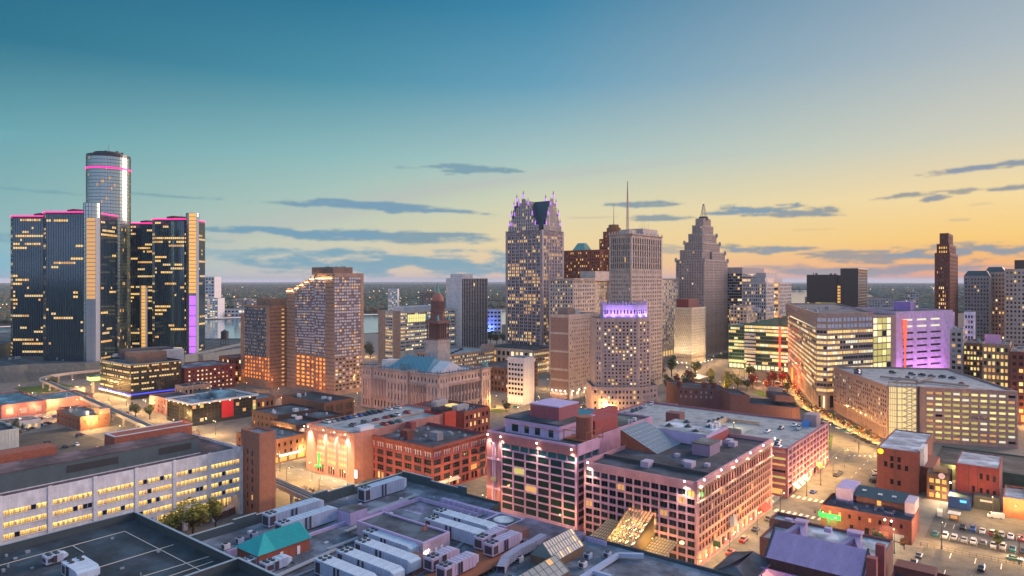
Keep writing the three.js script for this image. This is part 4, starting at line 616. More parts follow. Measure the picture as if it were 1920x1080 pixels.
{ // long brick-clad garage with a lit glass stair tower
  const [u, v] = UV(219, 392), B = bld('long_parking_garage', 'long brick parking garage with lit levels, parked cars on roof and glowing glass stair', { u, v, wall: mt(0.48, 0.33, 0.29, 0.9, T.brick), roof: M.deck, category: 'garage' });
  const h = 31.2; B.poly(rel(u, v, [[225, 478], [215.5, 392.5], [219, 390.5], [229, 388.5], [233, 391], [277, 375.2], [300, 470], [262, 478]]), 0, h, { par: 1.1, top: 1.3, edges: [[{ c: 30, r: 1, ww: 0.45, wh: 0.85, y0: 1, y1: 7, dp: 0.8, lf: spots(0.2, 4, ['e']) }, { c: 30, r: 8, ww: 0.5, wh: 0.58, dp: 0.12, y1: 28.5, lf: spots(0.05, 3, ['f', 'e'], ['mid', 'blinds', 'mid']) }], null, null, null, null, null, null, null, null] });
  // the face over the lots: open parking decks
  const pk = rel(u, v, [[232.3, 388.8], [276.3, 372.8]]), C = new Q(), E = (() => { const l = Math.hypot(pk[1][0] - pk[0][0], pk[1][1] - pk[0][1]), d = [(pk[1][0] - pk[0][0]) / l, -(pk[1][1] - pk[0][1]) / l]; return { o: [pk[0][0], -pk[0][1]], d, n: [-d[1], d[0]], l, k: 0 }; })();
  const lf = spots(0.88, 12, ['y', 'y', 'y2', 'e', 'f', 'y'], ['dark', 'paleWarm']); B.facade(C, E, 1, 29.4, { c: 10, r: 9, ww: 0.8, wh: 0.46, dp: 1.6, m: 0.5, m0: 3, lf, single: 'lit_window_opening' }); C.eb(E, 0, E.l, 29.4, h, -3, 0).eb(E, 0, E.l, 0, 1, -3, 0); C.eq(E, 0, E.l, 0, h, -1.7); B.add('deck_wall', C, mt(0.50, 0.34, 0.30, 0.9, T.brick));
  const sp = rel(u, v, [[216, 391.6], [219.5, 389.2], [229.5, 387.2]]), st = new Q(), fr = new Q(); for (const [i, j] of [[0, 1], [1, 2]]) { const l = Math.hypot(sp[j][0] - sp[i][0], sp[j][1] - sp[i][1]), d = [(sp[j][0] - sp[i][0]) / l, -(sp[j][1] - sp[i][1]) / l], e = { o: [sp[i][0], -sp[i][1]], d, n: [-d[1], d[0]], l, k: 0 }; for (let y = 1; y < 31; y += 3.35) { st.eq(e, 0.3, l - 0.3, y, y + 3.0, 0.0); fr.eb(e, 0, l, y + 3.0, y + 3.35, -0.1, 0.25); } for (let k = 0; k <= 4; k++) fr.eb(e, l * k / 4 - 0.12, l * k / 4 + 0.12, 0, 33, -0.1, 0.3); if (i) for (let y = 1; y < 28; y += 3.35) { const p = (s, yy) => [e.o[0] + d[0] * s + e.n[0] * 0.35, yy, e.o[1] + d[1] * s + e.n[1] * 0.35]; bar(fr, p(l * 0.3, y), p(l, y + 3.3), 0.14); bar(fr, p(l * 0.3, y + 3.3), p(l, y), 0.14); } fr.eb(e, 0, l, 33, 34, -4, 0.3); }
  B.add('lit_stair_windows', st, glow(1.0, 0.76, 0.36, 0.55), 'stuff'); B.add('stair_frame', fr, mt(0.34, 0.30, 0.27, 0.6, T.metal)); 
  const rp = rel(u, v, [[232, 430], [258, 420], [240, 405], [262, 392]]); const pw = new Q(); bar(pw, [rp[0][0], h, -rp[0][1]], [rp[3][0], h, -rp[3][1]], 0.6); bar(pw, [rp[1][0], h + 0.3, -rp[1][1]], [rp[2][0], h + 0.3, -rp[2][1]], 0.6); B.add('ramp_walls', pw, M.concreteTan); B.done();
}
{
  const B = bld('bronze_glass_block', 'dark bronze glass office block with lit lower floors on the skyline', { u: 1090, v: 229, wall: M.bronze, category: 'skyscraper' });
  B.tier(0, 16, 14, 56, 0, 100, { top: 1, L: { c: 24, r: 27, ww: 0.7, wh: 0.7, dp: 0.3, sd: 0.15, lf: (() => { const f = runs(0.6, 4, 95, ['y2', 'a', 'y', 'b'], 'bronze'); return (i, j) => (j < 16 && j > 1 ? f(i, j) : 'bronze'); })() } }); B.tier(2, 16, 8, 14, 0, 99, { L: { c: 2, r: 22, ww: 0.9, wh: 0.7, lf: (i, j) => (j < 19 ? 'c' : 'bronze') } });
  B.tier(-4, 60, -16, 8, 0, 109, { top: 1, L: { c: 14, r: 1, ww: 0.5, wh: 0.98, dp: 0.3, lf: () => 'bronze' }, F: { c: 20, r: 26, ww: 0.92, wh: 0.9, dp: 0.2, lf: () => 'mirror' } }); clutter(B, 12, 0, 40, -12, 50, 100, 6, M.steel, 1.4); B.done();
}
{
  const B = bld('brown_brick_skyscraper', 'slender brown brick tower with set back crown and many lit windows', { u: 709, v: 66, wall: mt(0.26, 0.085, 0.045, 0.9, T.brick), category: 'skyscraper' }), f = (c, r, s, rt = 0.45) => ({ c, r, ww: 0.5, wh: 0.55, m: 1.4, dp: 0.5, sd: 0.15, lf: spots(rt, s, ['c', 'a', 'a', 'e']) });
  B.tier(0, 70, 0, 11.5, 0, 116, { L: { ...f(6, 33, 1), lf: (() => { const k = spots(0.6, 8, ['a', 'c', 'd']), n = spots(0.06, 9, ['e']); return (i, j) => (j < 25 ? (i > 0 && i < 5 ? k(i, j) : n(i, j)) : n(i, j)); })() }, F: f(9, 33, 2, 0.2) }); B.tier(4, 60, 0.8, 10.4, 115, 124, { L: f(4, 2, 3, 0.8), F: f(9, 2, 3, 0.3) }); B.tier(12, 50, 2.2, 9, 123, 134, { L: f(3, 2, 4, 0), F: f(6, 2, 4, 0) }); B.done();
}
// right edge of the skyline
[['grey_hotel_block', 'grey buff hotel block with even small windows right of the brown brick tower', 800, 42, 60, 21, 96, M.limeGrey, 8, 26, 0.03], ['tan_slab', 'tan stone slab with a lit window column, second from the right edge', 830, 31, 70, 17, 100, M.tan, 6, 24, 0.2], ['classical_hotel', 'tall buff hotel with dark pitched roof at the right edge of the skyline', 760, 2, 60, 27, 102, M.limeWarm, 9, 26, 0.03]].forEach(([n, l, u, v, du, dv, h, w, c, r, rt], i) => {
  const B = bld(n, l, { u, v, du, dv, h, wall: w, category: 'building', L: { c, r, ww: 0.5, wh: 0.5, lit: rt, seed: i + 3 }, F: { c: c * 2, r, ww: 0.5, wh: 0.5, lit: rt, seed: i + 5 } });
  if (i === 2) B.box('roof_block', M.bronze, 6, 50, 4, 20, 98, 110); else { B.box('penthouse', w, 10, 40, 4, 11, h - 1, h + 5); B.add('pitched_roof', new Q().quad([0, h, 0], [0, h, -dv], [6, h + 5, -dv + 3], [6, h + 5, -3]).quad([0, h, 0], [6, h + 5, -3], [40, h + 5, -3], [40, h, 0]), M.slate); } B.done();
});
[['tan_shop_block', 'tan brick shop block with lit arches and warm ground floor signs', 600, 33, 40, 15, 46, mt(0.36, 0.20, 0.12, 0.9, T.brick), 7, 10, 0.35], ['lit_loft_block', 'tan loft building with large glowing windows, billboard boxes on its roof', 560, 18.7, 40, 15, 49, mt(0.42, 0.30, 0.2, 0.9, T.brick), 6, 9, 0.7], ['dark_brick_block', 'dark red brick block at the right edge beside the tan loft building', 545, -14, 60, 32, 46, M.brickDark, 9, 9, 0.3], ['white_sliver_block', 'narrow white block wedged below the grey hotel', 660, 45, 14, 7, 66, M.white, 3, 14, 0.1], ['grey_stair_block', 'narrow grey concrete block beside the violet garage', 590, 47, 20, 8, 56, M.limeGrey, 2, 12, 0.2]].forEach(([n, l, u, v, du, dv, h, w, c, r, rt], i) => {
  const B = bld(n, l, { u, v, du, dv, h, wall: w, category: 'building', L: [{ c: Math.max(2, c - 2), r: 1, ww: 0.7, wh: 0.8, y0: 0.5, y1: 6, lf: () => (i < 2 ? 'd' : 'e') }, { c, r, ww: 0.62, wh: 0.55, lf: spots(rt, i + 20, ['a', 'b', 'y2', 'e']) }], F: { c: c + 2, r, ww: 0.55, wh: 0.5, lit: rt * 0.4, seed: i + 30 } });
  if (i === 1) { B.add('billboard', bx(6, 6.4, h, h + 6, -14, -5), mt(0.6, 0.3, 0.5, 0.6)); B.add('blue_sign_light', bx(-0.4, -0.1, 8, 9.6, -14, -6), L.blue); } clutter(B, 6, 3, du - 4, 3, dv - 3, h - 1, i + 2, M.galv, 1.2); B.done();
});

// ---------- county building ----------
{
  const st = mt(0.56, 0.43, 0.40, 0.9, T.stone), B = bld('county_building', 'ornate sandstone county building with blue tiled roof and domed clock tower', { u: 323.5, v: 313.6, wall: st, roof: mt(0.42, 0.5, 0.56, 0.85, T.roof), trim: mt(0.42, 0.32, 0.30, 0.9, T.stone), category: 'building' });
  const f = (c) => [{ c, r: 1, ww: 0.42, wh: 0.62, dp: 0.7, m: 1, y0: 0.6, y1: 7.5, lf: spots(0.05, 3, ['e']) }, { c, r: 2, ww: 0.36, wh: 0.62, dp: 0.8, sd: 0.35, m: 1, y1: 21, lf: () => 'dark' }, { c, r: 1, ww: 0.36, wh: 0.5, dp: 0.6, m: 1, y0: 22.4, y1: 27.2, lf: () => 'dark' }];
  B.tier(2, 52, 2, 78, 0, 29, { L: f(22), F: f(14), cornice: 0.5, top: 1.6 });
  B.tier(0.6, 10, 0.6, 12, 0, 29.6, { L: f(3), F: f(3), cornice: 0.5 }); B.tier(0.6, 10, 68, 79, 0, 29.6, { L: f(3), F: f(3), cornice: 0.5 }); B.tier(44, 53.6, 0.6, 12, 0, 29.6, { L: f(3), F: f(3), cornice: 0.5 }); B.tier(0.4, 10, 30, 52, 0, 29.4, { L: f(6), cornice: 0.5 });
  const co = new Q(); for (let k = 0; k <= 22; k++) co.cyl(1.5, 8.5, -3 - k * 3.4, 0.55, 0.45, 12, 8); for (let k = 0; k <= 14; k++) co.cyl(3 + k * 3.4, 8.5, -1.5, 0.55, 0.45, 12, 8); B.add('columns', co, st, 'stuff');
  const ba = new Q(); for (const [y, d] of [[7.6, 0.9], [21.1, 1.3]]) { ba.box(2 - d, 2, y, y + 0.9, -78 - d, -2 + d).box(2 - d, 52 + d, y, y + 0.9, -2, -2 + d); } B.add('stone_belts', ba, B.trimMat);
  const fi = new Q(); for (let k = 0; k <= 26; k++) { fi.cyl(1.6, 29, -3 - k * 2.9, 0.35, 0.2, 1.8 + (k % 3 === 0 ? 1.2 : 0), 6); if (k < 18) fi.cyl(3 + k * 2.9, 29, -1.6, 0.35, 0.2, 1.8 + (k % 3 === 0 ? 1.2 : 0), 6); } B.add('roof_statuary', fi, M.brownPrecast, 'stuff');
  B.add('tiled_roof', new Q().quad([10, 28.4, -62], [10, 28.4, -22], [24, 37, -27], [24, 37, -56]).quad([10, 28.4, -22], [38, 28.4, -22], [24, 37, -27], [24, 37, -27.01]).quad([38, 28.4, -22], [38, 28.4, -62], [24, 37, -56], [24, 37, -27]), M.tileBlue);
  B.add('white_pediment', new Q().tri([14, 28.4, -12], [38, 28.4, -12], [26, 35, -12]).quad([14, 28.4, -12], [26, 35, -12], [26, 35, -24], [14, 28.4, -24]).quad([26, 35, -12], [38, 28.4, -12], [38, 28.4, -24], [26, 35, -24]), M.whitePaint); B.box('skylight', M.tileBlue, 8.4, 12, 40, 46, 28, 33); B.box('white_penthouse', M.whitePaint, 16, 26, 64, 74, 28, 33);
  // clock tower
  const ta = 40, tb = 40, sq = (s, y0, y1, q) => q.box(ta - s, ta + s, y0, y1, -tb - s, -tb + s), lo = sq(6.4, 28, 48, new Q()), up = new Q(), dk = new Q(), cu = new Q();
  sq(6.9, 46.5, 47.3, lo); lo.to('tower_base', mt(0.52, 0.44, 0.42, 0.9, T.stone), B.g);
  sq(4.6, 48, 61, up); sq(6.3, 48, 49.2, up); sq(6.5, 60.2, 62.4, up); for (let k = 0; k < 6; k++) for (const e of [0, 1, 2, 3]) { const s = -5.4 + k * 2.16, c = [[s, -5.4], [s, 5.4], [-5.4, s], [5.4, s]][e]; up.cyl(ta + c[0], 49.2, -tb + c[1], 0.55, 0.5, 11, 6); }
  up.cyl(ta, 62.4, -tb, 5.4, 5.2, 6, 8).cyl(ta, 68.4, -tb, 5.9, 5.9, 0.8, 16).cyl(ta, 69.2, -tb, 4.4, 4.4, 7, 16).cyl(ta, 76, -tb, 4.9, 4.9, 0.7, 16); for (let k = 0; k < 12; k++) up.cyl(ta + 4.7 * Math.cos(k * 0.5236), 69.2, -tb + 4.7 * Math.sin(k * 0.5236), 0.35, 0.35, 7, 6);
  up.to('tower_stage', mt(0.22, 0.12, 0.115, 0.9, T.stone), B.g);
  for (let k = 0; k < 7; k++) { const a = k / 7 * 1.5708, b = (k + 1) / 7 * 1.5708; dk.cyl(ta, 76.7 + 6 * Math.sin(a), -tb, 4.4 * Math.cos(a), Math.max(0.3, 4.4 * Math.cos(b)), 6 * (Math.sin(b) - Math.sin(a)), 16, false); } dk.to('dome', mt(0.42, 0.17, 0.12, 0.8, T.metal), B.g);
  cu.cyl(ta, 82.4, -tb, 1.5, 1.2, 2.6, 10).cyl(ta, 85, -tb, 1.1, 0.05, 5.5, 8, false); for (const [x, z] of [[5.6, 5.6], [-5.6, 5.6], [5.6, -5.6], [-5.6, -5.6]]) cu.cyl(ta + x, 62.4, -tb + z, 1.1, 0.5, 4, 8); cu.to('copper_lantern', M.copper, B.g);
  B.add('copper_sculpture', (() => { const q = new Q(); q.cyl(51, 29, -3, 2.4, 1.2, 3, 7).cyl(50, 31, -4, 1.2, 0.4, 3.4, 6).cyl(52, 31, -3, 1, 0.5, 2.8, 6); return q; })(), M.copper); B.done();
}
// ---------- left middle distance ----------
{
  const r = mulberry(3), B = bld('black_glass_office', 'black mirror glass office block with small lit windows and a violet canopy', { u: 232.4, v: 552.6, wall: mt(0.03, 0.032, 0.034, 0.4, T.metal), roof: mt(0.12, 0.16, 0.19, 0.9, T.roof), trim: M.concrete, category: 'building' });
  const f = (c, s) => ({ c, r: 14, ww: 0.8, wh: 0.8, dp: 0.1, sd: 0.02, m: 0.2, y0: 5, y1: 26, lf: (i, j) => (j % 3 === 1 && r() < 0.75 && !(i > c * 0.4 && j < 5) ? 'b' : 'mirror') });
  B.tier(0, 39, 0, 56, 0, 27.4, { top: 1.4, cornice: 0.3, L: f(30, 1), F: f(20, 2) }); B.box('penthouse', M.brownPrecast, 10, 34, 14, 34, 26.4, 34); B.box('penthouse', mt(0.10, 0.09, 0.10, 0.9, T.stone), 14, 50, 36, 54, 26.4, 34.5); B.box('white_wing', M.white, 40, 56, 30, 50, 0, 33);
  B.add('canopy_light', bx(-1.6, -0.1, 3.6, 4.3, -56, 0.4).box(-1, 39, 3.6, 4.3, 0.1, 1.5), L.blue); const q = new Q(); for (let k = 0; k < 14; k++) q.cyl(-1.2, 3, -2 - k * 4, 0.3, 0.3, 0.6, 6); B.add('canopy_lamps', q, L.lamp, 'stuff'); B.done();
  for (const k of [0, 1, 2, 3]) { const p = new THREE.PointLight(WARM, 260, 0, 2); p.position.set(-2.2, 3, -6 - k * 14); p.castShadow = true; p.shadow.radius = 20; B.g.add(p); }
  const C = bld('red_brick_office', 'plain dark red brick office with grid of small lit windows beside black glass block', { u: 274, v: 552, du: 44, dv: 40, h: 20, wall: mt(0.30, 0.075, 0.075, 0.9, T.brick), roof: mt(0.34, 0.36, 0.40, 0.9, T.roof), category: 'building', F: { c: 11, r: 5, ww: 0.42, wh: 0.36, m: 2, y0: 1, lf: spots(0.62, 14, ['d', 'b', 'f']) } }); clutter(C, 6, 6, 36, 8, 30, 19, 3); C.done();
  const D = bld('brick_restaurant', 'low brick building with lit windows and blue roof sign by the hotel', { u: 330, v: 575, du: 30, dv: 26, h: 22, wall: M.brickDark, category: 'building', L: { c: 6, r: 4, lit: 0.2 }, F: { c: 8, r: 4, lit: 0.5, seed: 4 } }); D.add('roof_sign', bx(18, 28, 21.5, 26, -1, -0.6), mt(0.1, 0.3, 0.6, 0.5)); D.done();
}
{
  const B = bld('red_panel_glass_building', 'low dark glass building with broad white roof rim and bright red panel', { u: 214, v: 421.8, wall: mt(0.05, 0.05, 0.055, 0.5, T.metal), roof: mt(0.32, 0.40, 0.46, 0.8, T.roof), category: 'building' });
  B.tier(0, 44, 0, 33, 0, 13.6, { par: 0.3, top: 0.5, L: { c: 10, r: 5, ww: 0.94, wh: 0.94, dp: 0.1, m: 0.1, y0: 2.2, lf: () => 'mirror' }, F: { c: 18, r: 5, ww: 0.94, wh: 0.94, dp: 0.1, m: 0.1, y0: 2.2, lf: (() => { const k = spots(0.1, 5, ['e', 'b', 'y'], ['dark']); return (i, j) => { const x = k(i, j); return x === 'dark' ? 'mirror' : x; }; })() } });
  B.add('roof_rim', new Q().box(-1.2, 45.2, 13.6, 14.6, -34.2, -33).box(-1.2, 45.2, 13.6, 14.6, 0, 1.2).box(-1.2, 0, 13.6, 14.6, -33, 0).box(44, 45.2, 13.6, 14.6, -33, 0), M.whitePaint); B.add('red_panel', bx(19.5, 27.5, 2.4, 13.4, 0.05, 0.5), mt(0.62, 0.02, 0.03, 0.6)); B.add('red_base_panel', bx(-0.3, -0.02, 0.2, 2.2, -16, -4), M.redPaint);
  B.box('rooftop_plant', M.roofBlue, 22, 36, 12, 22, 13.3, 17); B.box('rooftop_plant', M.roofBlue, 14, 21, 16, 24, 13.3, 16); clutter(B, 6, 4, 20, 4, 28, 13.3, 4, M.galv); B.add('rim_lights', (() => { const q = new Q(); for (let k = 0; k < 5; k++) q.cyl(-0.6, 13.1, -5 - k * 6, 0.25, 0.25, 0.4, 6); for (let k = 0; k < 6; k++) q.cyl(4 + k * 7, 13.1, 0.6, 0.25, 0.25, 0.4, 6); return q; })(), L.lamp, 'stuff');
  flood(B.g, -4, 3, -16, 0, 14, -16, 260, SOD, 1.2, 0.25, L.lamp); flood(B.g, 12, 2, 6, 12, 14, 0, 200, SOD, 1.2, 0.25, L.lamp); B.done();
  const C = bld('pink_brick_house', 'small pink brick building with fire stairs left of the red panel building', { u: 221, v: 474, du: 20, dv: 22, h: 11.5, wall: M.brickPink, category: 'building', L: { c: 4, r: 3, ww: 0.3, wh: 0.4, lit: 0 } }); C.done();
  const D = bld('small_brown_brick_building', 'small brown brick building with blue-grey roof and a bright wall lamp', { u: 165.8, v: 463.7, wall: M.brickBrown, roof: mt(0.14, 0.22, 0.26, 0.8, T.roof), category: 'building' });
  D.tier(0, 17, 0, 38, 0, 8.4, { L: { c: 6, r: 2, ww: 0.25, wh: 0.4, lit: 0 }, F: { c: 4, r: 1, ww: 0.2, wh: 0.3, y0: 4, lit: 0 } }); D.box('stair_block', M.brickTan, 11, 17, 0.2, 9, 8, 11.5); D.box('chimney', M.whitePaint, 6, 8, 8, 11, 7.4, 10); lampAt(D.g, 7, 4.6, 1.2, 120, WARM, L.lamp, 0.24); clutter(D, 5, 2, 14, 8, 32, 7.4, 9); D.done();
  const F = bld('blue_roof_warehouse', 'pink lit warehouse with bright blue flat roof at the left edge', { u: 148, v: 545, wall: mt(0.46, 0.25, 0.22, 0.9, T.brick), roof: M.roofBlue, category: 'building' });
  F.tier(0, 26, 0, 60, 0, 9, { F: { c: 3, r: 1, ww: 0.5, wh: 0.5, lf: () => 'paleWarm' } }); F.tier(26, 58, 6, 40, 0, 8, {}); for (const [x, z] of [[5, 2.4], [18, 2.4], [34, -3], [46, -3]]) lampAt(F.g, x, 6, z, 150, rgb(1, 0.36, 0.16), L.lamp, 0.24); clutter(F, 10, 3, 50, 8, 50, 8.2, 7, M.roofBlue); F.done();
  const G = bld('white_shed', 'pale ribbed metal shed with dark roof at the left edge by a tree', { u: 95, v: 445, du: 34, dv: 60, h: 10.5, wall: mt(0.55, 0.6, 0.62, 0.7, T.metal), category: 'building' }); const ribs = new Q(); for (let k = 0; k < 22; k++) ribs.box(0.6 + k * 1.5, 0.8 + k * 1.5, 0, 10, 0, 0.14); G.add('wall_ribs', ribs, G.wallMat); clutter(G, 6, 3, 30, 6, 40, 9.5, 5, M.galv, 1.4); G.done();
}
{
  const B = bld('dark_tavern_block', 'dark two-level brick block with two orange wall lamps and white roof units', { u: 226, v: 329, wall: mt(0.085, 0.05, 0.05, 0.9, T.brick), roof: mt(0.10, 0.13, 0.16, 0.9, T.roof), category: 'building' });
  B.tier(0, 16, 0, 24, 0, 11, { L: { c: 5, r: 2, ww: 0.3, wh: 0.4, lit: 0.1 } }); B.tier(4, 32, 24, 52, 0, 13, { L: { c: 6, r: 3, ww: 0.3, wh: 0.4, lit: 0.15 } }); B.tier(16, 34, 2, 24, 0, 12, {});
  for (const [x, y, z] of [[-1.2, 7, -18], [-1.2, 7, -8]]) lampAt(B.g, x, y, z, 260, SOD, glow(1, 0.4, 0.08, 9), 0.24); flood(B.g, 4, 10, 1.4, 4, 0, -0.5, 300, WHITE, 1.1, 0.24); flood(B.g, 12, 10, 1.4, 12, 0, -0.5, 240, WHITE, 1.1, 0.24); clutter(B, 8, 6, 30, 6, 44, 12, 7, M.whitePaint, 1.2); B.done();
  const C = bld('brown_flat_roof_block', 'brown brick block with dark flat roof in front of the stepped tower', { u: 268, v: 361, wall: M.brickBrown, roof: mt(0.055, 0.07, 0.085, 0.9, T.roof), category: 'building' }); C.tier(0, 24, 0, 46, 0, 14, { F: { c: 3, r: 2, ww: 0.7, wh: 0.7, lf: () => 'bronze' } }); clutter(C, 8, 3, 20, 6, 40, 13, 9, M.whitePaint, 1.2); C.done();
  const D = bld('brick_corner_shop', 'three-storey brick shop building with lit storefront behind the brick stair tower', { u: 192, v: 302.6, wall: M.brickBrown, roof: mt(0.16, 0.24, 0.28, 0.9, T.roof), category: 'building' }); D.tier(0, 22, 0, 30, 0, 12.5, { L: { c: 6, r: 3, ww: 0.35, wh: 0.5, lit: 0.1 }, F: [{ c: 4, r: 1, ww: 0.8, wh: 0.8, y0: 0.3, y1: 3.6, lf: () => 'c' }, { c: 6, r: 2, ww: 0.35, wh: 0.5, lit: 0.05 }] }); D.add('storefront_light', bx(6, 18, 3.6, 4.0, 0.1, 0.5), L.lampW); lampAt(D.g, 19, 5, 1.6, 240, WARM, L.lamp, 0.22); clutter(D, 4, 4, 18, 4, 26, 11.5, 2); D.done();
}
// ---------- brick blocks round the bright street ----------
{
  const B = bld('pink_parking_garage', 'pink brick garage with arched windows, four floodlights and cars on its roof', { u: 199.6, v: 246.6, wall: M.brickPink, roof: M.deck, category: 'garage' });
  const f = { c: 11, r: 5, ww: 0.55, wh: 0.5, dp: 0.5, m: 0.3, lf: spots(0.6, 22, ['e', 'y'], ['paleWarm']) };
  B.tier(0, 66, 0, 36, 0, 22.5, { par: 1.1, top: 1.4 });
  // three arched bays of small openings on the street face, a row of slots above
  const E = { o: [0, -36], d: [0, 1], n: [-1, 0], l: 36, k: 0 }, fr = new Q(), slots = new Q();
  for (let b = 0; b < 3; b++) {
    const s0 = 8 + b * 8.2; for (let j = 0; j < 4; j++) for (let i = 0; i < 5; i++) { const s = s0 + 0.5 + i * 1.24; const w = mesh('window', pane(0.7, 1.4), WINMAT(['e', 'paleWarm', 'paleWarm', 'y'][Math.floor(rnd() * 4)]), B.g); w.position.set(-0.05, 6.8 + j * 2.9, -36 + s + 0.4); w.rotation.y = -Math.PI / 2; }
    for (let i = 0; i < 3; i++) { const w = mesh('window', pane(1.0, 3.6), M.dark, B.g); w.position.set(-0.05, 2.9, -36 + s0 + 1.6 + i * 1.7); w.rotation.y = -Math.PI / 2; }
    for (let k = 0; k < 12; k++) { const a = Math.PI * k / 12, c = Math.PI * (k + 1) / 12, p = (t, r) => [-0.2, 16.6 + r * Math.sin(t) * 0.95, -36 + s0 + 3.3 - r * Math.cos(t)]; fr.quad(p(a, 3.5), p(a, 3.0), p(c, 3.0), p(c, 3.5)); }
    fr.eb(E, s0 - 0.4, s0 - 0.1, 1, 16.6, 0, 0.2).eb(E, s0 + 6.7, s0 + 7, 1, 16.6, 0, 0.2); for (let i = 0; i < 3; i++) slots.eq(E, s0 + 2.0 + i * 1.2, s0 + 2.8 + i * 1.2, 17.6, 18.9, 0.05);
  }
  for (let i = 0; i < 20; i++) slots.eq(E, 3 + i * 1.55, 3.9 + i * 1.55, 20.2, 21.0, 0.05); B.add('arch_mouldings', fr, M.rose); B.add('windows', slots, M.paleWarm, 'stuff');
  for (const s of [3.5, 15.4, 23.6, 31.5]) flood(B.g, -1.5, 21.6, -36 + s, -0.2, 8, -36 + s, 1500, WHITE, 0.6, 0.2); for (const s of [5, 12, 22, 30]) lampAt(B.g, -0.9, 4.6, -36 + s, 30, WARM, L.lamp, 0.2, 'wall_lamp_bulb');
  const sg = thing('theatre_sign', 'tall green neon sign hung on the pink garage wall', 'sign', 199.6, 246.6 + 25, 0); bx(-1.2, -0.4, 4.8, 10, -0.2, 0.2).to('sign_box', L.green, sg); bx(-2, -0.3, 3.6, 4.1, -2, 2).to('marquee_light', L.green, sg);
  B.box('red_ramp_block', mt(0.55, 0.06, 0.03, 0.8, T.metal), 58, 66.4, -1.2, 14, 0, 22.9); new Q().box(57, 66, 22.9, 24.6, -8, -1).to('glass_canopy', M.mid, B.g); bx(14, 40, 21.6, 22.5, -13, -12.6).to('ramp_wall', M.concrete, B.g); bx(40, 56, 21.6, 22.5, -13, -12.6).to('ramp_wall', M.concreteTan, B.g); B.box('stair_roof', M.pale, 4, 12, 0.5, 5, 22.5, 24.4); B.done();
}
{
  const B = bld('red_brick_warehouse', 'dark red brick warehouse with big grouped windows and arched pale top floor windows', { u: 210.4, v: 207.7, wall: M.brick, roof: M.roofDark, trim: mt(0.42, 0.13, 0.09, 0.9, T.brick), category: 'building' });
  const shop = (b) => ({ bays: b, c: 2, r: 1, ww: 0.84, wh: 0.82, dp: 0.6, m: 0.6, y0: 0.3, y1: 4, lf: spots(0.55, 31, ['d', 'a', 'e']), single: true }), mid = (b, s) => ({ bays: b, c: 1, r: 3, ww: 1, wh: 0.66, dp: 0.55, m: 0.9, sd: 0.12, y1: 14.6, mull: 3, transom: 0.5, lf: spots(0.04, s, ['e', 'c'], ['dark', 'mid', 'dark']), single: true }), topw = (b) => ({ bays: b, c: 3, r: 1, ww: 0.66, wh: 0.66, dp: 0.4, m: 0.7, y1: 18, lf: () => 'pale', single: true });
  B.tier(0, 36.3, 0, 42.9, 0, 20, { par: 1.2, top: 1.8, cornice: 0.35, L: [shop(7), mid(7, 1), topw(7)], F: [shop(6), mid(6, 2), topw(6)] });
  const ar = new Q(); const arch = (side, n, l) => { for (let b = 0; b < n; b++) for (let i = 0; i < 3; i++) { const w = (l - 1.4 * n) / n / 3, s = b * l / n + 0.7 + (i + 0.5) * w; for (let k = 0; k < 6; k++) { const a = Math.PI * k / 6, c = Math.PI * (k + 1) / 6, p = (t, r) => { const q = s - r * Math.cos(t), y = 16.9 + r * Math.sin(t); return side ? [q, y, 0.08] : [-0.08, y, -l + q]; }; ar.quad(p(a, 0.68), p(a, 0.4), p(c, 0.4), p(c, 0.68)); } } }; arch(0, 7, 42.9); arch(1, 6, 36.3); B.add('window_arches', ar, mt(0.6, 0.5, 0.45, 0.8));
  const d = new Q(); for (let k = 0; k < 30; k++) { d.box(-0.35, 0, 18.3, 18.9, -42.6 + k * 1.43, -42 + k * 1.43); if (k < 25) d.box(0.4 + k * 1.43, 1 + k * 1.43, 18.3, 18.9, 0, 0.35); } B.add('dentil_course', d, B.trimMat, 'stuff');
  B.box('stair_penthouse', M.brickDark, 6, 10, 22, 27, 18.8, 23); B.box('stair_penthouse', mt(0.3, 0.3, 0.34, 0.7, T.metal), 13, 17, 10, 15, 18.8, 22.4); B.box('chimney', M.brick, 20, 23, 34, 38, 18.8, 23); clutter(B, 16, 3, 32, 4, 40, 18.8, 21, M.galv, 0.8);
  const es = new Q(); for (let k = 0; k < 4; k++) { const y = 5 + k * 3.5; es.box(27, 33, y, y + 0.1, 0.3, 1.5); bar(es, [27.5, y, 1.2], [32.5, y + 3.5, 1.2], 0.08); bar(es, [27, y + 1, 1.5], [33, y + 1, 1.5], 0.04); } B.add('fire_escape', es, M.darkMetal); B.add('awning', new Q().quad([3, 4.4, 0.1], [3, 3.4, 1.8], [16, 3.4, 1.8], [16, 4.4, 0.1]), mt(0.6, 0.55, 0.45, 0.8)); B.done();
}
{
  const B = bld('red_brick_loft', 'bright red brick loft with paired lit windows behind the garage roof', { u: 277.5, v: 250, wall: mt(0.40, 0.11, 0.075, 0.9, T.brick), roof: M.roofDark, category: 'building' });
  B.tier(0, 22, 0, 39, 0, 20, { F: { c: 6, r: 4, ww: 0.5, wh: 0.55, m: 0.8, y0: 2, lf: spots(0.4, 27, ['a', 'b'], ['dark']), single: true } }); const q = new Q().box(5, 15, 19, 22, -30, -26).box(3, 13, 19, 21.6, -12, -8); B.add('rooftop_units', q, mt(0.5, 0.48, 0.48, 0.6, T.metal)); B.add('skylight_window', bx(8, 14, 19, 20.4, -22, -17), L.a); clutter(B, 8, 2, 20, 2, 36, 19, 27, M.galv); B.done();
}
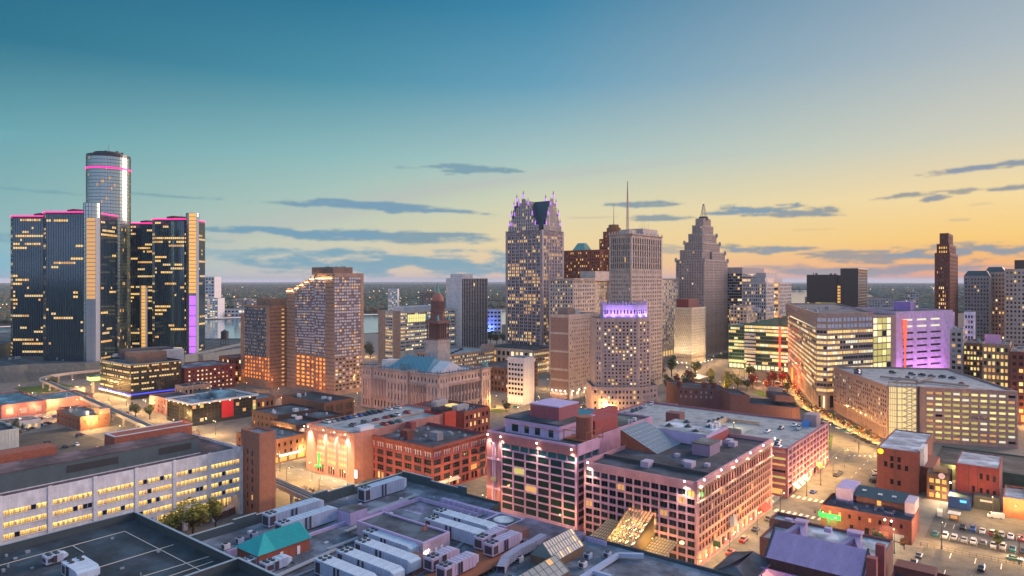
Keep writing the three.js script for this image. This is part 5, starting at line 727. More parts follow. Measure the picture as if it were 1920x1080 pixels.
// ---------- garage beyond the casino block ----------
{
  const B = bld('striped_parking_garage', 'mauve and brick striped parking garage with big pale roof deck and shops below', { u: 298.5, v: 85.6, wall: M.rose, roof: M.deck, trim: M.mauve, category: 'garage', partMats: { pale_frame: M.mauve } });
  const f = (b, s) => ({ bays: b, c: 1, r: 6, ww: 1, wh: 0.4, dp: 0.9, m: 0.35, sd: 0.2, y0: 4, y1: 20, pier: 'pale_frame', lf: spots(0.5, s, ['y', 'e'], ['paleWarm', 'mid']), single: 'window_opening' });
  B.tier(0, 67.2, 0, 99, 0, 20.7, { par: 1, top: 0.7, F: [{ c: 10, r: 1, ww: 0.8, wh: 0.8, y0: 0.2, y1: 4, lf: spots(0.6, 3, ['a', 'd', 'c']), single: true }, f(12, 41)], L: [{ c: 12, r: 1, y0: 0.2, y1: 4, lit: 0.2 }, { ...f(10, 42), single: false }] });
  const pf = new Q(); for (let k = 0; k <= 12; k++) pf.box(k * 5.6 - 0.3, k * 5.6 + 0.3, 0, 20.9, 0.02, 0.2); for (let j = 0; j <= 6; j++) pf.box(-0.2, 67.4, 3.8 + j * 2.7, 4.2 + j * 2.7, 0.03, 0.14); B.add('pale_frame_bars', pf, M.mauve);
  const aw = new Q(); for (const [a, m] of [[6, 0], [13, 0], [20, 0]]) aw.quad([a, 4.6, 0.15], [a, 2.6, 2.4], [a + 5.6, 2.6, 2.4], [a + 5.6, 4.6, 0.15]); B.add('cream_awnings', aw, mt(0.72, 0.64, 0.5, 0.8)); B.add('yellow_awning', new Q().quad([44, 5, 0.15], [44, 3, 2.2], [49, 3, 2.2], [49, 5, 0.15]), mt(0.7, 0.5, 0.08, 0.8));
  B.box('stair_head', mt(0.42, 0.32, 0.34, 0.8, T.metal), 58, 66, 3, 9, 19.7, 25.4); B.box('blue_machine', mt(0.08, 0.25, 0.62, 0.6), 55, 58, 6, 9, 19.7, 22.4); B.box('brick_stair_tower', M.brickPurple, 3, 9, 50, 57, 19.7, 29); B.box('brick_stair_annex', M.brickPurple, 9, 15, 47, 54, 19.7, 24);
  bx(18, 44, 19.75, 19.9, -42, -26).to('ramp_floor', M.deck, B.g); const rw = new Q().box(17.6, 18, 19.7, 22.4, -42, -26).box(18, 44, 19.7, 22.4, -42.4, -42).box(44, 44.4, 19.7, 21.4, -42, -26); for (let k = 0; k < 9; k++) rw.box(17.4, 17.6, 19.7, 22.4, -42 + k * 2 - 0.2, -42 + k * 2 + 0.2); B.add('ramp_wall', rw, M.concreteTan);
  { const p = new THREE.PointLight(rgb(0.95, 0.85, 0.3), 90, 0, 2); p.position.set(30, 22.6, -34); p.castShadow = true; p.shadow.radius = 8; B.g.add(p); mesh('ramp_lamp_bulb', BULB, L.lamp, B.g).position.set(30, 22.6, -34); bx(29.9, 30.1, 19.9, 22.4, -34.1, -33.9).to('lamp_post', M.pole, B.g); }
  for (const a of [8, 20, 33, 46, 60]) lampAt(B.g, a, 5.2, 1.5, 170, WARM, L.lamp, 0.22, 'wall_lamp_bulb'); B.done();
}
// ---------- casino hotel block ----------
{
  const B = bld('pink_grid_block', 'pink framed block with large green glass windows and teal band under the roof', { u: 209.4, v: 133.7, wall: M.mauve, roof: mt(0.10, 0.15, 0.15, 0.9, T.roof), trim: M.mauve, category: 'building', partMats: {} });  // mauve frame has the pink light on it put into its colour
  const g = spots(0.05, 44, ['y', 'e'], ['greenGlass', 'greenGlass', 'mid']);
  B.tier(0, 16, 0, 42.4, 0, 31.9, { par: 1, top: 4.4, L: [{ c: 6, r: 8, ww: 0.88, wh: 0.8, dp: 0.3, m0: 7.2, m1: 0.6, y0: 2, y1: 25.4, lf: g, single: true }, { c: 8, r: 1, ww: 0.98, wh: 0.9, dp: 0.9, m: 0.3, m0: 7.2, y1: 28, lf: () => 'tealGlass', single: true }], F: [{ c: 2, r: 8, ww: 0.84, wh: 0.72, m: 0.5, y0: 2, y1: 25.4, lf: g }, { c: 3, r: 1, ww: 0.98, wh: 0.9, dp: 0.9, m: 0.3, y1: 28, lf: () => 'tealGlass' }] });
  B.tier(16, 72, 6, 40, 0, 30.5, { par: 0.8 });
  const br = new Q().box(-0.25, -0.02, 27.9, 31.2, -42.5, 0.1).box(-0.25, -0.04, 0, 27.9, -42.5, -40.2).box(-0.25, -0.04, 0, 27.9, -37.2, -35.5); B.add('brick_panels', br, M.rose); const pl = new Q().box(-0.5, -0.2, 0, 27, -39.6, -38.9).box(-0.5, -0.2, 0, 27, -38.4, -37.7).box(-0.6, -0.2, 20.6, 21.3, -42.5, -35).box(-0.6, -0.2, 9, 10, -42.5, -35); B.add('pilasters', pl, M.mauve); B.add('sign_plaque', bx(-0.7, -0.4, 12.4, 13.8, -40, -37.4), mt(0.5, 0.42, 0.2, 0.5));
  // roof storeys
  B.box('setback_storey', M.lavender, 6, 26, 12, 38, 30.9, 36.4); B.add('setback_roof', bx(5.6, 26.4, 36.4, 37, -38.4, -11.6), M.roofDark); B.add('cornice_band', bx(5.5, 26.5, 34.6, 35.4, -38.5, -11.5), M.mauve);
  for (const [b, w] of [[15.6, 2.2], [22, 2.4], [27.2, 2.2], [33, 3.2]]) { const p = mesh('window', pane(w, 3), M.greenGlass, B.g); p.position.set(5.93, 33.2, -b); p.rotation.y = -Math.PI / 2; }
  B.box('lift_house', M.mauveDeep, 12, 26, 16, 30, 37, 42); B.add('lift_house_rim', bx(11.8, 26.2, 42, 42.5, -30.2, -15.8), M.lavender); B.box('roof_block', M.mauveDeep, 28, 40, 24, 38, 30, 38); B.box('red_roof_house', M.redPaint, 26, 44, 8, 16, 30, 35.6); B.box('red_roof_house', M.redPaint, 30, 62, 18, 22, 30, 35);
  B.add('round_tank', new Q().cyl(13, 31, -5, 3.2, 3.2, 9, 18), mt(0.36, 0.11, 0.07, 0.8, T.metal)); B.add('tank_base', bx(9, 17, 25, 31.2, -9, -1), M.brickOrange);
  B.box('white_roof_house', M.lavender, 27, 36, 14, 24, 30.6, 36); B.add('sloped_glass_roof', new Q().quad([26.8, 36, -24], [26.8, 36, -14], [36, 37.6, -14], [36, 37.6, -24]), M.silverGlass);
  const pf = new Q(); pf.box(8, 20, 31.4, 31.7, -11.4, -1); for (const [a, b] of [[8, 1], [20, 1], [8, 11], [20, 11], [14, 1]]) { bar(pf, [a, 31, -b], [a, 35, -b], 0.12); } bar(pf, [8, 35, -1], [20, 35, -1], 0.1); bar(pf, [8, 35, -1], [8, 35, -11], 0.1); B.add('equipment_frame', pf, M.rust);
  for (const s of [1.5, 17, 34.5, 41]) flood(B.g, -1.5, 30.6, -s, -0.2, 10, -s, 420, WHITE, 0.8, 0.3); clutter(B, 10, 30, 70, 8, 36, 30, 14, M.whitePaint, 1.1); B.done();
}
{
  const B = bld('casino_hotel', 'pink gridded casino hotel block with long floodlit brick side on the street', { u: 206.8, v: 87.1, wall: mt(0.62, 0.31, 0.36, 0.85, T.stone), roof: M.roofDark, trim: mt(0.62, 0.36, 0.30, 0.85, T.stone), category: 'building', partMats: { pale_mullions: M.mauve, brick_facing: mt(0.44, 0.17, 0.15, 0.9, T.brick) } });  // pink light spill on this front is put into the wall colour
  const win = spots(0.06, 55, ['e', 'c'], ['dark', 'dark', 'mid']);
  B.tier(0, 75.7, 0, 42.1, 0, 27.7, { par: 1.4, top: 2.6, L: { c: 13, r: 9, ww: 0.86, wh: 0.72, dp: 0.5, sd: 0.12, m: 0.4, y0: 0.8, pier: 'pale_mullions', lf: win, single: true, mull: 2 },
    F: [{ c: 15, r: 1, ww: 0.7, wh: 0.82, dp: 0.8, m: 1, y0: 0.2, y1: 4.6, lf: spots(0.7, 6, ['a', 'c', 'e', 'd']), single: true }, { c: 28, r: 6, ww: 0.54, wh: 0.66, dp: 0.18, m: 1.4, y1: 21, pier: 'brick_facing', span: 'brick_facing', sill: true, lf: spots(0.05, 56, ['e', 'c'], ['dark', 'mid']), single: true }, { c: 28, r: 1, ww: 0.54, wh: 0.8, dp: 0.18, m: 1.4, y1: 25.4, pier: 'brick_facing', span: 'brick_facing', lf: () => 'dark', single: true }] });
  // stone courses, arches and cornice on the long side
  const sc = new Q(); for (const [y, d] of [[4.7, 0.6], [9.9, 0.3], [20.8, 0.55], [25.6, 0.7]]) sc.box(-0.3, 76, y, y + 0.5, 0, d); for (let k = 0; k < 29; k++) sc.box(1.2 + k * 2.61 - 0.12, 1.2 + k * 2.61 + 0.12, 5, 20.8, 0.01, 0.07); B.add('stone_courses', sc, mt(0.60, 0.36, 0.28, 0.85, T.stone));
  const ar = new Q(); for (let k = 0; k < 28; k++) { const s = 1.4 + (k + 0.5) * (72.9 / 28); for (let j = 0; j < 6; j++) { const a = Math.PI * j / 6, c = Math.PI * (j + 1) / 6, p = (t, r) => [s - r * Math.cos(t), 24.2 + r * Math.sin(t), 0.12]; ar.quad(p(a, 1.0), p(a, 0.65), p(c, 0.65), p(c, 1.0)); } } B.add('arch_mouldings', ar, B.trimMat);
  for (let k = 0; k < 6; k++) flood(B.g, 2 + k * 14.4, 28.4, 1.6, 2 + k * 14.4, 8, 0.2, 330, WHITE, 0.8, 0.3); flood(B.g, -1.6, 27.9, -39.5, -0.2, 10, -39.5, 480, WHITE, 0.8, 0.3); flood(B.g, -1.6, 27.9, -3.5, -0.2, 10, -3.5, 480, WHITE, 0.8, 0.3);
  for (let k = 0; k < 9; k++) lampAt(B.g, 4 + k * 8.4, 3.9, 1.6, 45, WARM, L.lamp, 0.2, 'wall_lamp_bulb');
  B.add('red_awning', new Q().quad([58, 5.4, 0.1], [58, 3.2, 3], [66, 3.2, 3], [66, 5.4, 0.1]).tri([58, 5.4, 0.1], [58, 3.2, 0.1], [58, 3.2, 3]), mt(0.55, 0.03, 0.02, 0.8)); B.add('banner', bx(28, 28.2, 6, 9.4, 0.2, 1.8), mt(0.3, 0.34, 0.5, 0.8)); B.add('banner', bx(31, 31.2, 6, 9.4, 0.2, 1.8), mt(0.62, 0.6, 0.6, 0.8)); B.add('hanging_sign', bx(12, 12.2, 4, 6, 0.4, 3), mt(0.05, 0.12, 0.07, 0.6));
  // roof: sloping glass atrium, sheds, parapet wall
  B.add('atrium_wall', new Q().tri([30, 26.3, -44], [30, 26.3, -28.4], [30, 33.4, -44]).tri([51, 26.3, -28.4], [51, 26.3, -44], [51, 33.4, -44]).quad([51, 26.3, -44], [30, 26.3, -44], [30, 33.4, -44], [51, 33.4, -44]), M.brickOrange);
  { const n = 8, m = 9, gl = glass(0.22, 0.27, 0.32, 1.6, 0.2, 0.3); for (let i = 0; i < n; i++) for (let j = 0; j < m; j++) { const t0 = i / n, t1 = (i + 0.95) / n, x0 = 30 + 21 * j / m, x1 = 30 + 21 * (j + 0.95) / m, p = (t, x) => [x, 33.5 - 7.1 * t, -44 + 15.6 * t]; new Q().quad(p(t1, x0), p(t1, x1), p(t0, x1), p(t0, x0)).to('roof_pane', gl, B.g); } }
  const gb = new Q(); for (let j = 0; j <= 9; j++) bar(gb, [30 + 21 * j / 9, 33.5, -44], [30 + 21 * j / 9, 26.4, -28.4], 0.08); for (let i = 0; i <= 8; i++) bar(gb, [30, 33.5 - 7.1 * i / 8, -44 + 15.6 * i / 8], [51, 33.5 - 7.1 * i / 8, -44 + 15.6 * i / 8], 0.08); B.add('glazing_bars', gb, M.galv);
  B.add('low_parapet', bx(13.5, 14, 26.4, 27.6, -42, -0.6), M.charcoal); B.add('roof_shed', bx(38, 48, 26.3, 30.5, -18, -11), mt(0.34, 0.24, 0.36, 0.8, T.metal)); B.add('roof_shed_top', bx(37.8, 48.2, 30.5, 30.8, -18.2, -10.8), mt(0.16, 0.17, 0.17, 0.9, T.roof));
  for (const [a, b, w] of [[10, 22, 3], [19, 10, 2.8], [22, 13, 2], [24, 6, 1.6], [30, 20, 1.6], [54, 14, 3], [58, 9, 2.6], [62, 12, 2.4]]) B.add('roof_fan', bx(a, a + w * 1.4, 26.3, 26.3 + w * 0.7, -b - w, -b), mt(0.56, 0.46, 0.6, 0.6, T.metal));
  B.box('white_roof_wing', M.lavender, 52, 75, 18, 41.6, 26.4, 30.6); B.add('white_roof', bx(52.3, 74.7, 30.6, 30.9, -41.3, -18.3), M.roofWhite); B.add('red_wing_wall', bx(51.5, 75.2, 26.4, 29.4, -18, -17.5), M.redPaint); const dm = new Q(); for (const [a, b] of [[56, 24], [62, 30], [67, 23], [59, 37], [70, 34]]) B.add('roof_dome', new Q().cyl(a, 30.9, -b, 1.8, 0.3, 1.2, 12), M.charcoal); clutter(B, 7, 54, 72, 18, 24, 30.9, 31, M.whitePaint, 1); B.done();
}
{ // glass entrance canopy at the casino's foot
  const g = thing('glass_entrance_canopy', 'stepped glass entrance canopy glowing gold at the foot of the casino hotel', 'canopy', 188, 92, 0), fr = new Q(), gl = new Q(), lo = new Q(), lit = new Q();
  const slope = (z0, z1, y0, y1, q, x0 = 0, x1 = 18.4) => { q.quad([x0, y0, z1], [x1, y1, z1], [x1, y1, z0], [x0, y0, z0]); for (let k = 0; k <= 8; k++) { const z = z0 + (z1 - z0) * k / 8; bar(fr, [x0, y0 + 0.1, z], [x1, y1 + 0.1, z], 0.09); } for (let k = 0; k <= 10; k++) { const t = k / 10; bar(fr, [x0 + (x1 - x0) * t, y0 + (y1 - y0) * t + 0.1, z0], [x0 + (x1 - x0) * t, y0 + (y1 - y0) * t + 0.1, z1], 0.08); } };
  slope(-19, -9.6, 7, 15, gl); slope(-27, -19.6, 6, 9.5, lo, 1); slope(-9, -1, 4.6, 7.5, lo, 2); for (const z of [-19, -9.6]) { fr.quad([0, 0, z], [18.4, 0, z], [18.4, 15, z], [0, 7, z]); }
  gl.to('glass_roof', new THREE.MeshPhysicalMaterial({ color: rgb(0.9, 0.85, 0.7), transmission: 0.8, roughness: 0.25, thickness: 0 }), g); lo.to('glass_roof', new THREE.MeshPhysicalMaterial({ color: rgb(0.7, 0.65, 0.55), transmission: 0.6, roughness: 0.35, thickness: 0 }), g); fr.to('canopy_frame', mt(0.12, 0.09, 0.05, 0.5), g);
  for (let k = 0; k < 4; k++) for (let j = 0; j < 6; j++) lit.box(1 + j * 2.8, 3.2 + j * 2.8, 5.4 + j * 1.2, 5.5 + j * 1.2, -18.4 + k * 2.2, -18.25 + k * 2.2); lit.to('light_strips', L.lamp, g); for (const [x, y, z, p] of [[5, 5.5, -14, 500], [12, 9, -14, 500], [8, 3.6, -23, 160], [9, 3, -5, 160]]) { const l = new THREE.PointLight(WARM, p, 0, 2); l.position.set(x, y, z); l.castShadow = true; l.shadow.radius = 30; g.add(l); }
}

// ---------- foreground: the casino roof ----------
const RH = 12.4;
{
  const B = bld('casino_roof_building', 'low casino building with broad dark roof full of air handlers in the foreground', { u: 97, v: 60, wall: mt(0.05, 0.075, 0.095, 0.8, T.metal), roof: mt(0.20, 0.245, 0.31, 0.9, T.roof), category: 'building' });
  const z = (u, v) => [u - 97, v - 60];
  B.poly([z(97, 203), z(97, 60), z(180, 60), z(180, 150), z(188, 152), z(188, 200), z(160, 203)], 0, RH + 1, { par: 1 });
  // stepped parapet walls behind
  const pw = new Q(), cap = new Q(), wall = (u0, u1, v0, v1, h) => { const a = u0 - 97, b = u1 - 97, c = -(v1 - 60), d = -(v0 - 60); pw.box(a, b, RH - 0.2, RH + h, c, d); cap.box(a - 0.08, b + 0.08, RH + h, RH + h + 0.16, c - 0.08, d + 0.08); };
  wall(100, 116, 202.5, 203.1, 2.6); wall(116, 124, 202.5, 203.1, 3.6); wall(124, 146, 202.5, 203.1, 3.0); wall(146, 152, 202.5, 203.1, 4.4); wall(152, 164, 202.5, 203.1, 3.6); wall(164, 188, 202.3, 202.9, 2.6); wall(187.5, 188.1, 186, 202, 3.4); wall(187.5, 188.1, 172, 186, 2.4); wall(187.5, 188.1, 168, 172, 3.2);
  B.add('parapet_wall', pw, mt(0.045, 0.085, 0.105, 0.7, T.metal)); B.add('parapet_coping', cap, mt(0.42, 0.5, 0.56, 0.6, T.metal));
  // lavender parapet rectangle and lower roofs
  const lv = new Q().box(156 - 97, 174 - 97, RH - 0.5, RH + 1.2, -(178.4 - 60), -(178 - 60)).box(173.6 - 97, 174 - 97, RH - 0.5, RH + 1.2, -118, -(150 - 60)).box(122 - 97, 170 - 97, RH - 0.5, RH + 0.9, -(180.4 - 60), -(179.6 - 60)); B.add('lavender_parapet', lv, M.lavender); B.add('pale_roof_patch', bx(163 - 97, 172 - 97, RH + 0.01, RH + 0.05, -(176 - 60), -(167 - 60)), mt(0.40, 0.38, 0.52, 0.9, T.roof));
  const rail = new Q(); for (let k = 0; k < 12; k++) { const v = 144 - k * 3.4; rail.box(178 - 97, 178.4 - 97, RH - 0.5, RH + 1.4, -(v - 60), -(v - 60 - 3.2)); } for (let k = 0; k < 11; k++) rail.box(176.5 - 97, 178 - 97, RH, RH + 1.6, -(170 - 60 - k * 2.4), -(170 - 60 - k * 2.4) + 2.1); B.add('roof_edge_boxes', rail, M.lavender);
  // lavender penthouse
  B.box('plant_house', mt(0.50, 0.38, 0.50, 0.8, T.stone), 137 - 97, 148 - 97, 139 - 60, 168 - 60, RH - 0.2, 17); B.add('plant_house_roof', bx(137.5 - 97, 147.5 - 97, 17.0, 17.05, -(167.5 - 60), -(139.5 - 60)), mt(0.10, 0.13, 0.16, 0.9, T.roof)); B.add('plant_house_rim', new Q().box(137 - 97, 137.5 - 97, 17, 17.5, -108, -79).box(147.5 - 97, 148 - 97, 17, 17.5, -108, -79).box(137.5 - 97, 147.5 - 97, 17, 17.5, -108, -107.5).box(137.5 - 97, 147.5 - 97, 17, 17.5, -79.5, -79), M.lavender);
  B.add('doors', new Q().box(144 - 97, 145 - 97, RH, RH + 2.2, -79, -78.9).box(141.6 - 97, 142.6 - 97, RH, RH + 2.2, -79, -78.9), mt(0.66, 0.64, 0.7, 0.6)); flood(B.g, 137.8 - 97, 15.6, -77.6, 138 - 97, 12.4, -78.9, 60, WHITE, 1.2, 0.2);
  B.add('deer_topiary', new Q().box(143.5 - 97, 145 - 97, 17.5, 18.4, -86, -85.5).box(144.7 - 97, 145.2 - 97, 18.2, 19.2, -85.9, -85.6), M.rust);
  // green hipped penthouse
  const h0 = [105.2 - 97, 171 - 60], h1 = [122 - 97, 181.7 - 60]; B.box('brick_plant_house', mt(0.42, 0.12, 0.075, 0.9, T.brick), h0[0], h1[0], h0[1], h1[1], RH - 0.2, 16); { const [a0, b0] = [h0[0] - 0.5, h0[1] - 0.5], [a1, b1] = [h1[0] + 0.3, h1[1] + 0.5], m = (b0 + b1) / 2; B.add('green_hipped_roof', new Q().quad([a0, 16, -b0], [a1, 16, -b0], [a1, 19.6, -m], [a0 + 5.6, 19.6, -m]).tri([a0, 16, -b1], [a0, 16, -b0], [a0 + 5.6, 19.6, -m]).quad([a1, 16, -b1], [a0, 16, -b1], [a0 + 5.6, 19.6, -m], [a1, 19.6, -m]).tri([a1, 16, -b0], [a1, 16, -b1], [a1, 19.6, -m]), M.teal); const se = new Q(); for (let k = 1; k < 24; k++) { const a = a0 + 5.6 + (a1 - a0 - 5.6) * k / 24; bar(se, [a, 16.05, -b0], [a, 19.65, -m], 0.05); } B.add('roof_seams', se, mt(0.015, 0.30, 0.31, 0.5)); B.add('doors', new Q().box(112 - 97, 113 - 97, RH, RH + 2.4, -h0[1], -h0[1] + 0.1).box(117.6 - 97, 118.6 - 97, RH, RH + 2.4, -h0[1], -h0[1] + 0.1), mt(0.7, 0.7, 0.74, 0.6)); }
  B.box('white_roof_house', M.lavender, 142 - 97, 149 - 97, 177.4 - 60, 184 - 60, RH - 0.2, 16.4); B.add('white_roof_house_top', bx(142 - 97, 149 - 97, 16.4, 16.6, -124, -117.4), M.roofGrey); B.add('lavender_wall', bx(149 - 97, 153 - 97, RH, 15.4, -(185.4 - 60), -(185 - 60)).box(104 - 97, 121 - 97, RH, 14.2, -(185.4 - 60), -(185 - 60)), M.lavender);
  // lower right: dark roof, round-patch roof, brick hut, atrium roofs
  B.box('dark_flat_roof', mt(0.19, 0.17, 0.25, 0.9, T.roof), 162 - 97, 178.5 - 97, 111 - 60, 133 - 60, RH - 0.3, 14.6); B.box('lavender_flat_roof', M.lavender, 168 - 97, 178 - 97, 133.2 - 60, 144 - 60, RH - 0.3, 14.2); B.add('roof_disc', new Q().cyl(173 - 97, 14.2, -(138.6 - 60), 3.4, 3.4, 0.1, 18), M.roofWhite); B.add('roof_disc_well', bx(169 - 97, 177 - 97, 14.2, 14.23, -(143 - 60), -(134.2 - 60)), mt(0.08, 0.16, 0.22, 0.9, T.roof));
  B.box('brick_hut', M.brickPurple, 160 - 97, 166 - 97, 123 - 60, 129 - 60, RH, 17); B.box('brick_hut', M.brickPurple, 128 - 97, 134 - 97, 134 - 60, 139 - 60, RH - 0.2, 16);
  // pipes on stands
  const pp = new Q(); for (const [u0, v0, u1, v1] of [[124, 165, 136, 165], [136, 165, 136, 172], [136, 172, 148, 174], [100, 160, 126, 163], [112, 163, 112, 170], [148, 180, 176, 181]]) for (const d of [0, 0.5, 1]) bar(pp, [u0 - 97, RH + 0.9, -(v0 + d - 60)], [u1 - 97, RH + 0.9, -(v1 + d - 60)], 0.16); B.add('roof_pipes', pp, mt(0.5, 0.52, 0.58, 0.45, T.metal)); clutter(B, 46, 8, 88, 60, 140, RH, 77, M.whitePaint, 0.5); for (const [u, v, w, d] of [[150, 160, 6, 9], [164, 186, 12, 4], [126, 190, 16, 2.4], [110, 150, 10, 6], [150, 140, 4, 10], [106, 186, 12, 8]]) B.add('membrane_patch', bx(u - 97, u - 97 + w, RH + 0.01, RH + 0.04, -(v - 60) - d, -(v - 60)), mt(0.17, 0.20, 0.26, 0.9, T.roof)); const rk = new Q(); for (const [u0, v0, u1, v1] of [[148, 137, 176, 146], [104, 158, 124, 158], [150, 176, 150, 150], [158, 150, 176, 150], [112, 146, 126, 133]]) { for (const d of [0, 0.4]) bar(rk, [u0 - 97 + d, RH + 0.5, -(v0 - 60) + d], [u1 - 97 + d, RH + 0.5, -(v1 - 60) + d], 0.12); } B.add('conduits', rk, M.galv); B.done();
}
// air handlers: long ribbed boxes with fans on one end
function airHandler(label, u, v, len, wid, hgt, along, y = RH, lav = false, group = 'air handlers on the casino roof') {
  const g = thing('air_handler', label, 'air conditioner', u, v, y, along === 'w' ? -Math.PI / 2 : 0, group);  // own x runs along its length
  const top = lav ? mt(0.60, 0.54, 0.72, 0.5, T.metal) : M.hvac, side = lav ? mt(0.62, 0.47, 0.66, 0.55, T.metal) : M.hvacSide;  // lav: violet light tint painted into the metal colours
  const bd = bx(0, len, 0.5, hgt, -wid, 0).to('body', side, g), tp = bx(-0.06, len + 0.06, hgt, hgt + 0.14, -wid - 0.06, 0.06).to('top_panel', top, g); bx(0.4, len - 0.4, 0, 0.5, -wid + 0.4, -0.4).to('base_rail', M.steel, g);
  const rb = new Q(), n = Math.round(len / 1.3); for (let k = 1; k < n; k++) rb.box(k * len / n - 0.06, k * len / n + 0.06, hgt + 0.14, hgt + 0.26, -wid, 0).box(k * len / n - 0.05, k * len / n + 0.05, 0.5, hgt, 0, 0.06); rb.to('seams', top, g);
  for (const [i, j] of [[0, 0], [1, 0], [0, 1], [1, 1]]) { const f = new Q().cyl(1.1 + i * 1.7, hgt + 0.14, -wid * (0.28 + 0.44 * j), 0.62, 0.58, 0.3, 12); f.to('fan', M.charcoal, tp); }
  bx(0.5, 2.4, 0.9, hgt - 0.5, -0.02, 0.07).to('grille', M.grille, bd); bx(-0.07, 0.02, 0.9, hgt - 0.5, -wid + 0.4, -0.4).to('grille', M.grille, bd); for (const k of [0.42, 0.5]) bx(len * k, len * k + 0.5, 0.7, hgt, 0.02, 0.3).to('duct', M.grille, g);
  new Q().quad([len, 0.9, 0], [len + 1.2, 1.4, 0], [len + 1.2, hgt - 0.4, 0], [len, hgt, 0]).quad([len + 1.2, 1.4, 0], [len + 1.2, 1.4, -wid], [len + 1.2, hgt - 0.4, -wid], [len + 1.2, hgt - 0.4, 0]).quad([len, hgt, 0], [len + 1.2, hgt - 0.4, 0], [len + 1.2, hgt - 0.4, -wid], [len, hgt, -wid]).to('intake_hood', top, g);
  return g;
}
airHandler('long blue-white air handler along the parapet nearest the brick stair tower', 124, 195.5, 20, 3.8, 4.2, 'u'); airHandler('long blue-white air handler beside the green hipped roof', 121.5, 184.4, 20, 4, 4.4, 'u'); airHandler('long air handler in the far roof corner below the red brick warehouse', 159.3, 191, 19, 3.8, 4.8, 'u');
airHandler('air handler nearest the lavender parapet corner, fans at its far end', 159.6, 157.5, 23, 4.0, 4.2, 'w'); airHandler('air handler second from the lavender parapet corner', 153, 154.6, 22, 4.0, 4.2, 'w'); airHandler('air handler against the wall of the pink plant house', 133.8, 161.4, 19.5, 4.0, 4.2, 'w'); airHandler('air handler second from the pink plant house wall', 127.2, 157, 22, 4.0, 4.2, 'w'); airHandler('air handler third from the pink plant house wall', 119.6, 155.4, 22, 4.0, 4.2, 'w'); airHandler('air handler fourth from the pink plant house wall', 112.4, 155.5, 20, 4.0, 4.2, 'w');
airHandler('lavender air handler on the steel platform, farther of the upper pair', 149.2, 127.3, 10.5, 3.4, 3.6, 'u', 13.9, true); airHandler('lavender air handler on the steel platform, nearer of the upper pair', 147.4, 122, 12.5, 3.4, 3.6, 'u', 13.9, true); airHandler('lavender air handler, farther of the lower pair by the brick hut', 130, 128.4, 9.5, 3.4, 3.6, 'u', 13.9, true); airHandler('lavender air handler, nearer of the lower pair by the brick hut', 128, 121.8, 12, 3.4, 3.6, 'u', 13.9, true); airHandler('short air handler at the near corner of the green hipped roof', 104, 165.4, 7, 3.2, 2.8, 'u'); airHandler('short air handler beside the black parapet wall', 101, 171.4, 6, 3.2, 2.8, 'u');
{ const g = thing('steel_platform', 'rust brown steel platform carrying the lavender air handlers', 'platform', 126, 114, RH), q = new Q(); q.box(0, 36, 1.2, 1.45, -15.5, -4.4); for (let k = 0; k < 8; k++) for (const z of [-5, -10, -15]) bar(q, [1 + k * 4.9, 0, z], [1 + k * 4.9, 1.3, z], 0.15); for (let k = 0; k < 7; k++) bar(q, [1 + k * 5, 2.4, -4.4], [6 + k * 5, 2.4, -4.4], 0.06); q.to('frame', M.rust, g); }
const condGrp = 'small condensers on the casino roof';
[[106, 190], [111, 191], [116, 191.5], [128, 150], [128, 146], [146, 172], [150, 171], [166, 158], [168, 154], [152, 116], [140, 110], [144, 104], [160, 100], [166, 102], [170, 98]].forEach(([u, v], i) => { const g = thing('roof_condenser', `${ORD[i]} small square condenser on the casino roof, counted from the green hipped roof`, 'air conditioner', u, v, RH, 0, condGrp); bx(0, 1.9, 0.2, 1.7, -1.9, 0).to('body', i % 3 ? M.hvacSide : M.whitePaint, g); new Q().cyl(0.95, 1.7, -0.95, 0.7, 0.66, 0.25, 12).to('fan', M.charcoal, g); bx(-0.04, 0, 0.4, 1.5, -1.6, -0.3).to('grille', M.grille, g); });
{ const g = thing('roof_duct', 'straight pale duct run at the bottom edge right of the skylights', 'duct', 150, 96, RH), q = new Q(); bar(q, [0, 1.2, 0], [22, 1.2, 0], 0.6); bar(q, [22, 1.2, 0], [26, 1.2, 6], 0.6); bar(q, [8, 1.2, 0], [8, 1.2, 6], 0.5); q.to('duct_body', M.hvacSide, g); for (const x of [2, 9, 16]) bx(x, x + 0.25, 0, 0.7, -0.3, 0.3).to('support', M.steel, g); }
{ // bent sheet-metal duct
  const g = thing('roof_duct', 'fat silver bent air duct snaking beside the glass skylight', 'duct', 141, 113, RH), pts = [[0, 2.4, -1], [6, 2.4, -4.2], [13, 2.4, -5.2], [20, 2.4, -5], [26, 2.4, -5.6]], q = new Q(), rg = new Q(); for (let k = 0; k < 4; k++) bar(q, pts[k], pts[k + 1], 1.1); for (let k = 0; k < 4; k++) for (let t = 0; t < 1; t += 0.2) { const a = pts[k].map((x, i) => x + (pts[k + 1][i] - x) * t), b = pts[k].map((x, i) => x + (pts[k + 1][i] - x) * (t + 0.03)); bar(rg, a, b, 1.2); } q.to('duct_body', mt(0.42, 0.44, 0.6, 0.4, T.metal), g); rg.to('duct_flanges', mt(0.5, 0.5, 0.66, 0.4, T.metal), g); for (const x of [2, 10, 18]) bx(x, x + 0.3, 0, 1.8, -5.6, -5.2).to('support', M.steel, g);
}
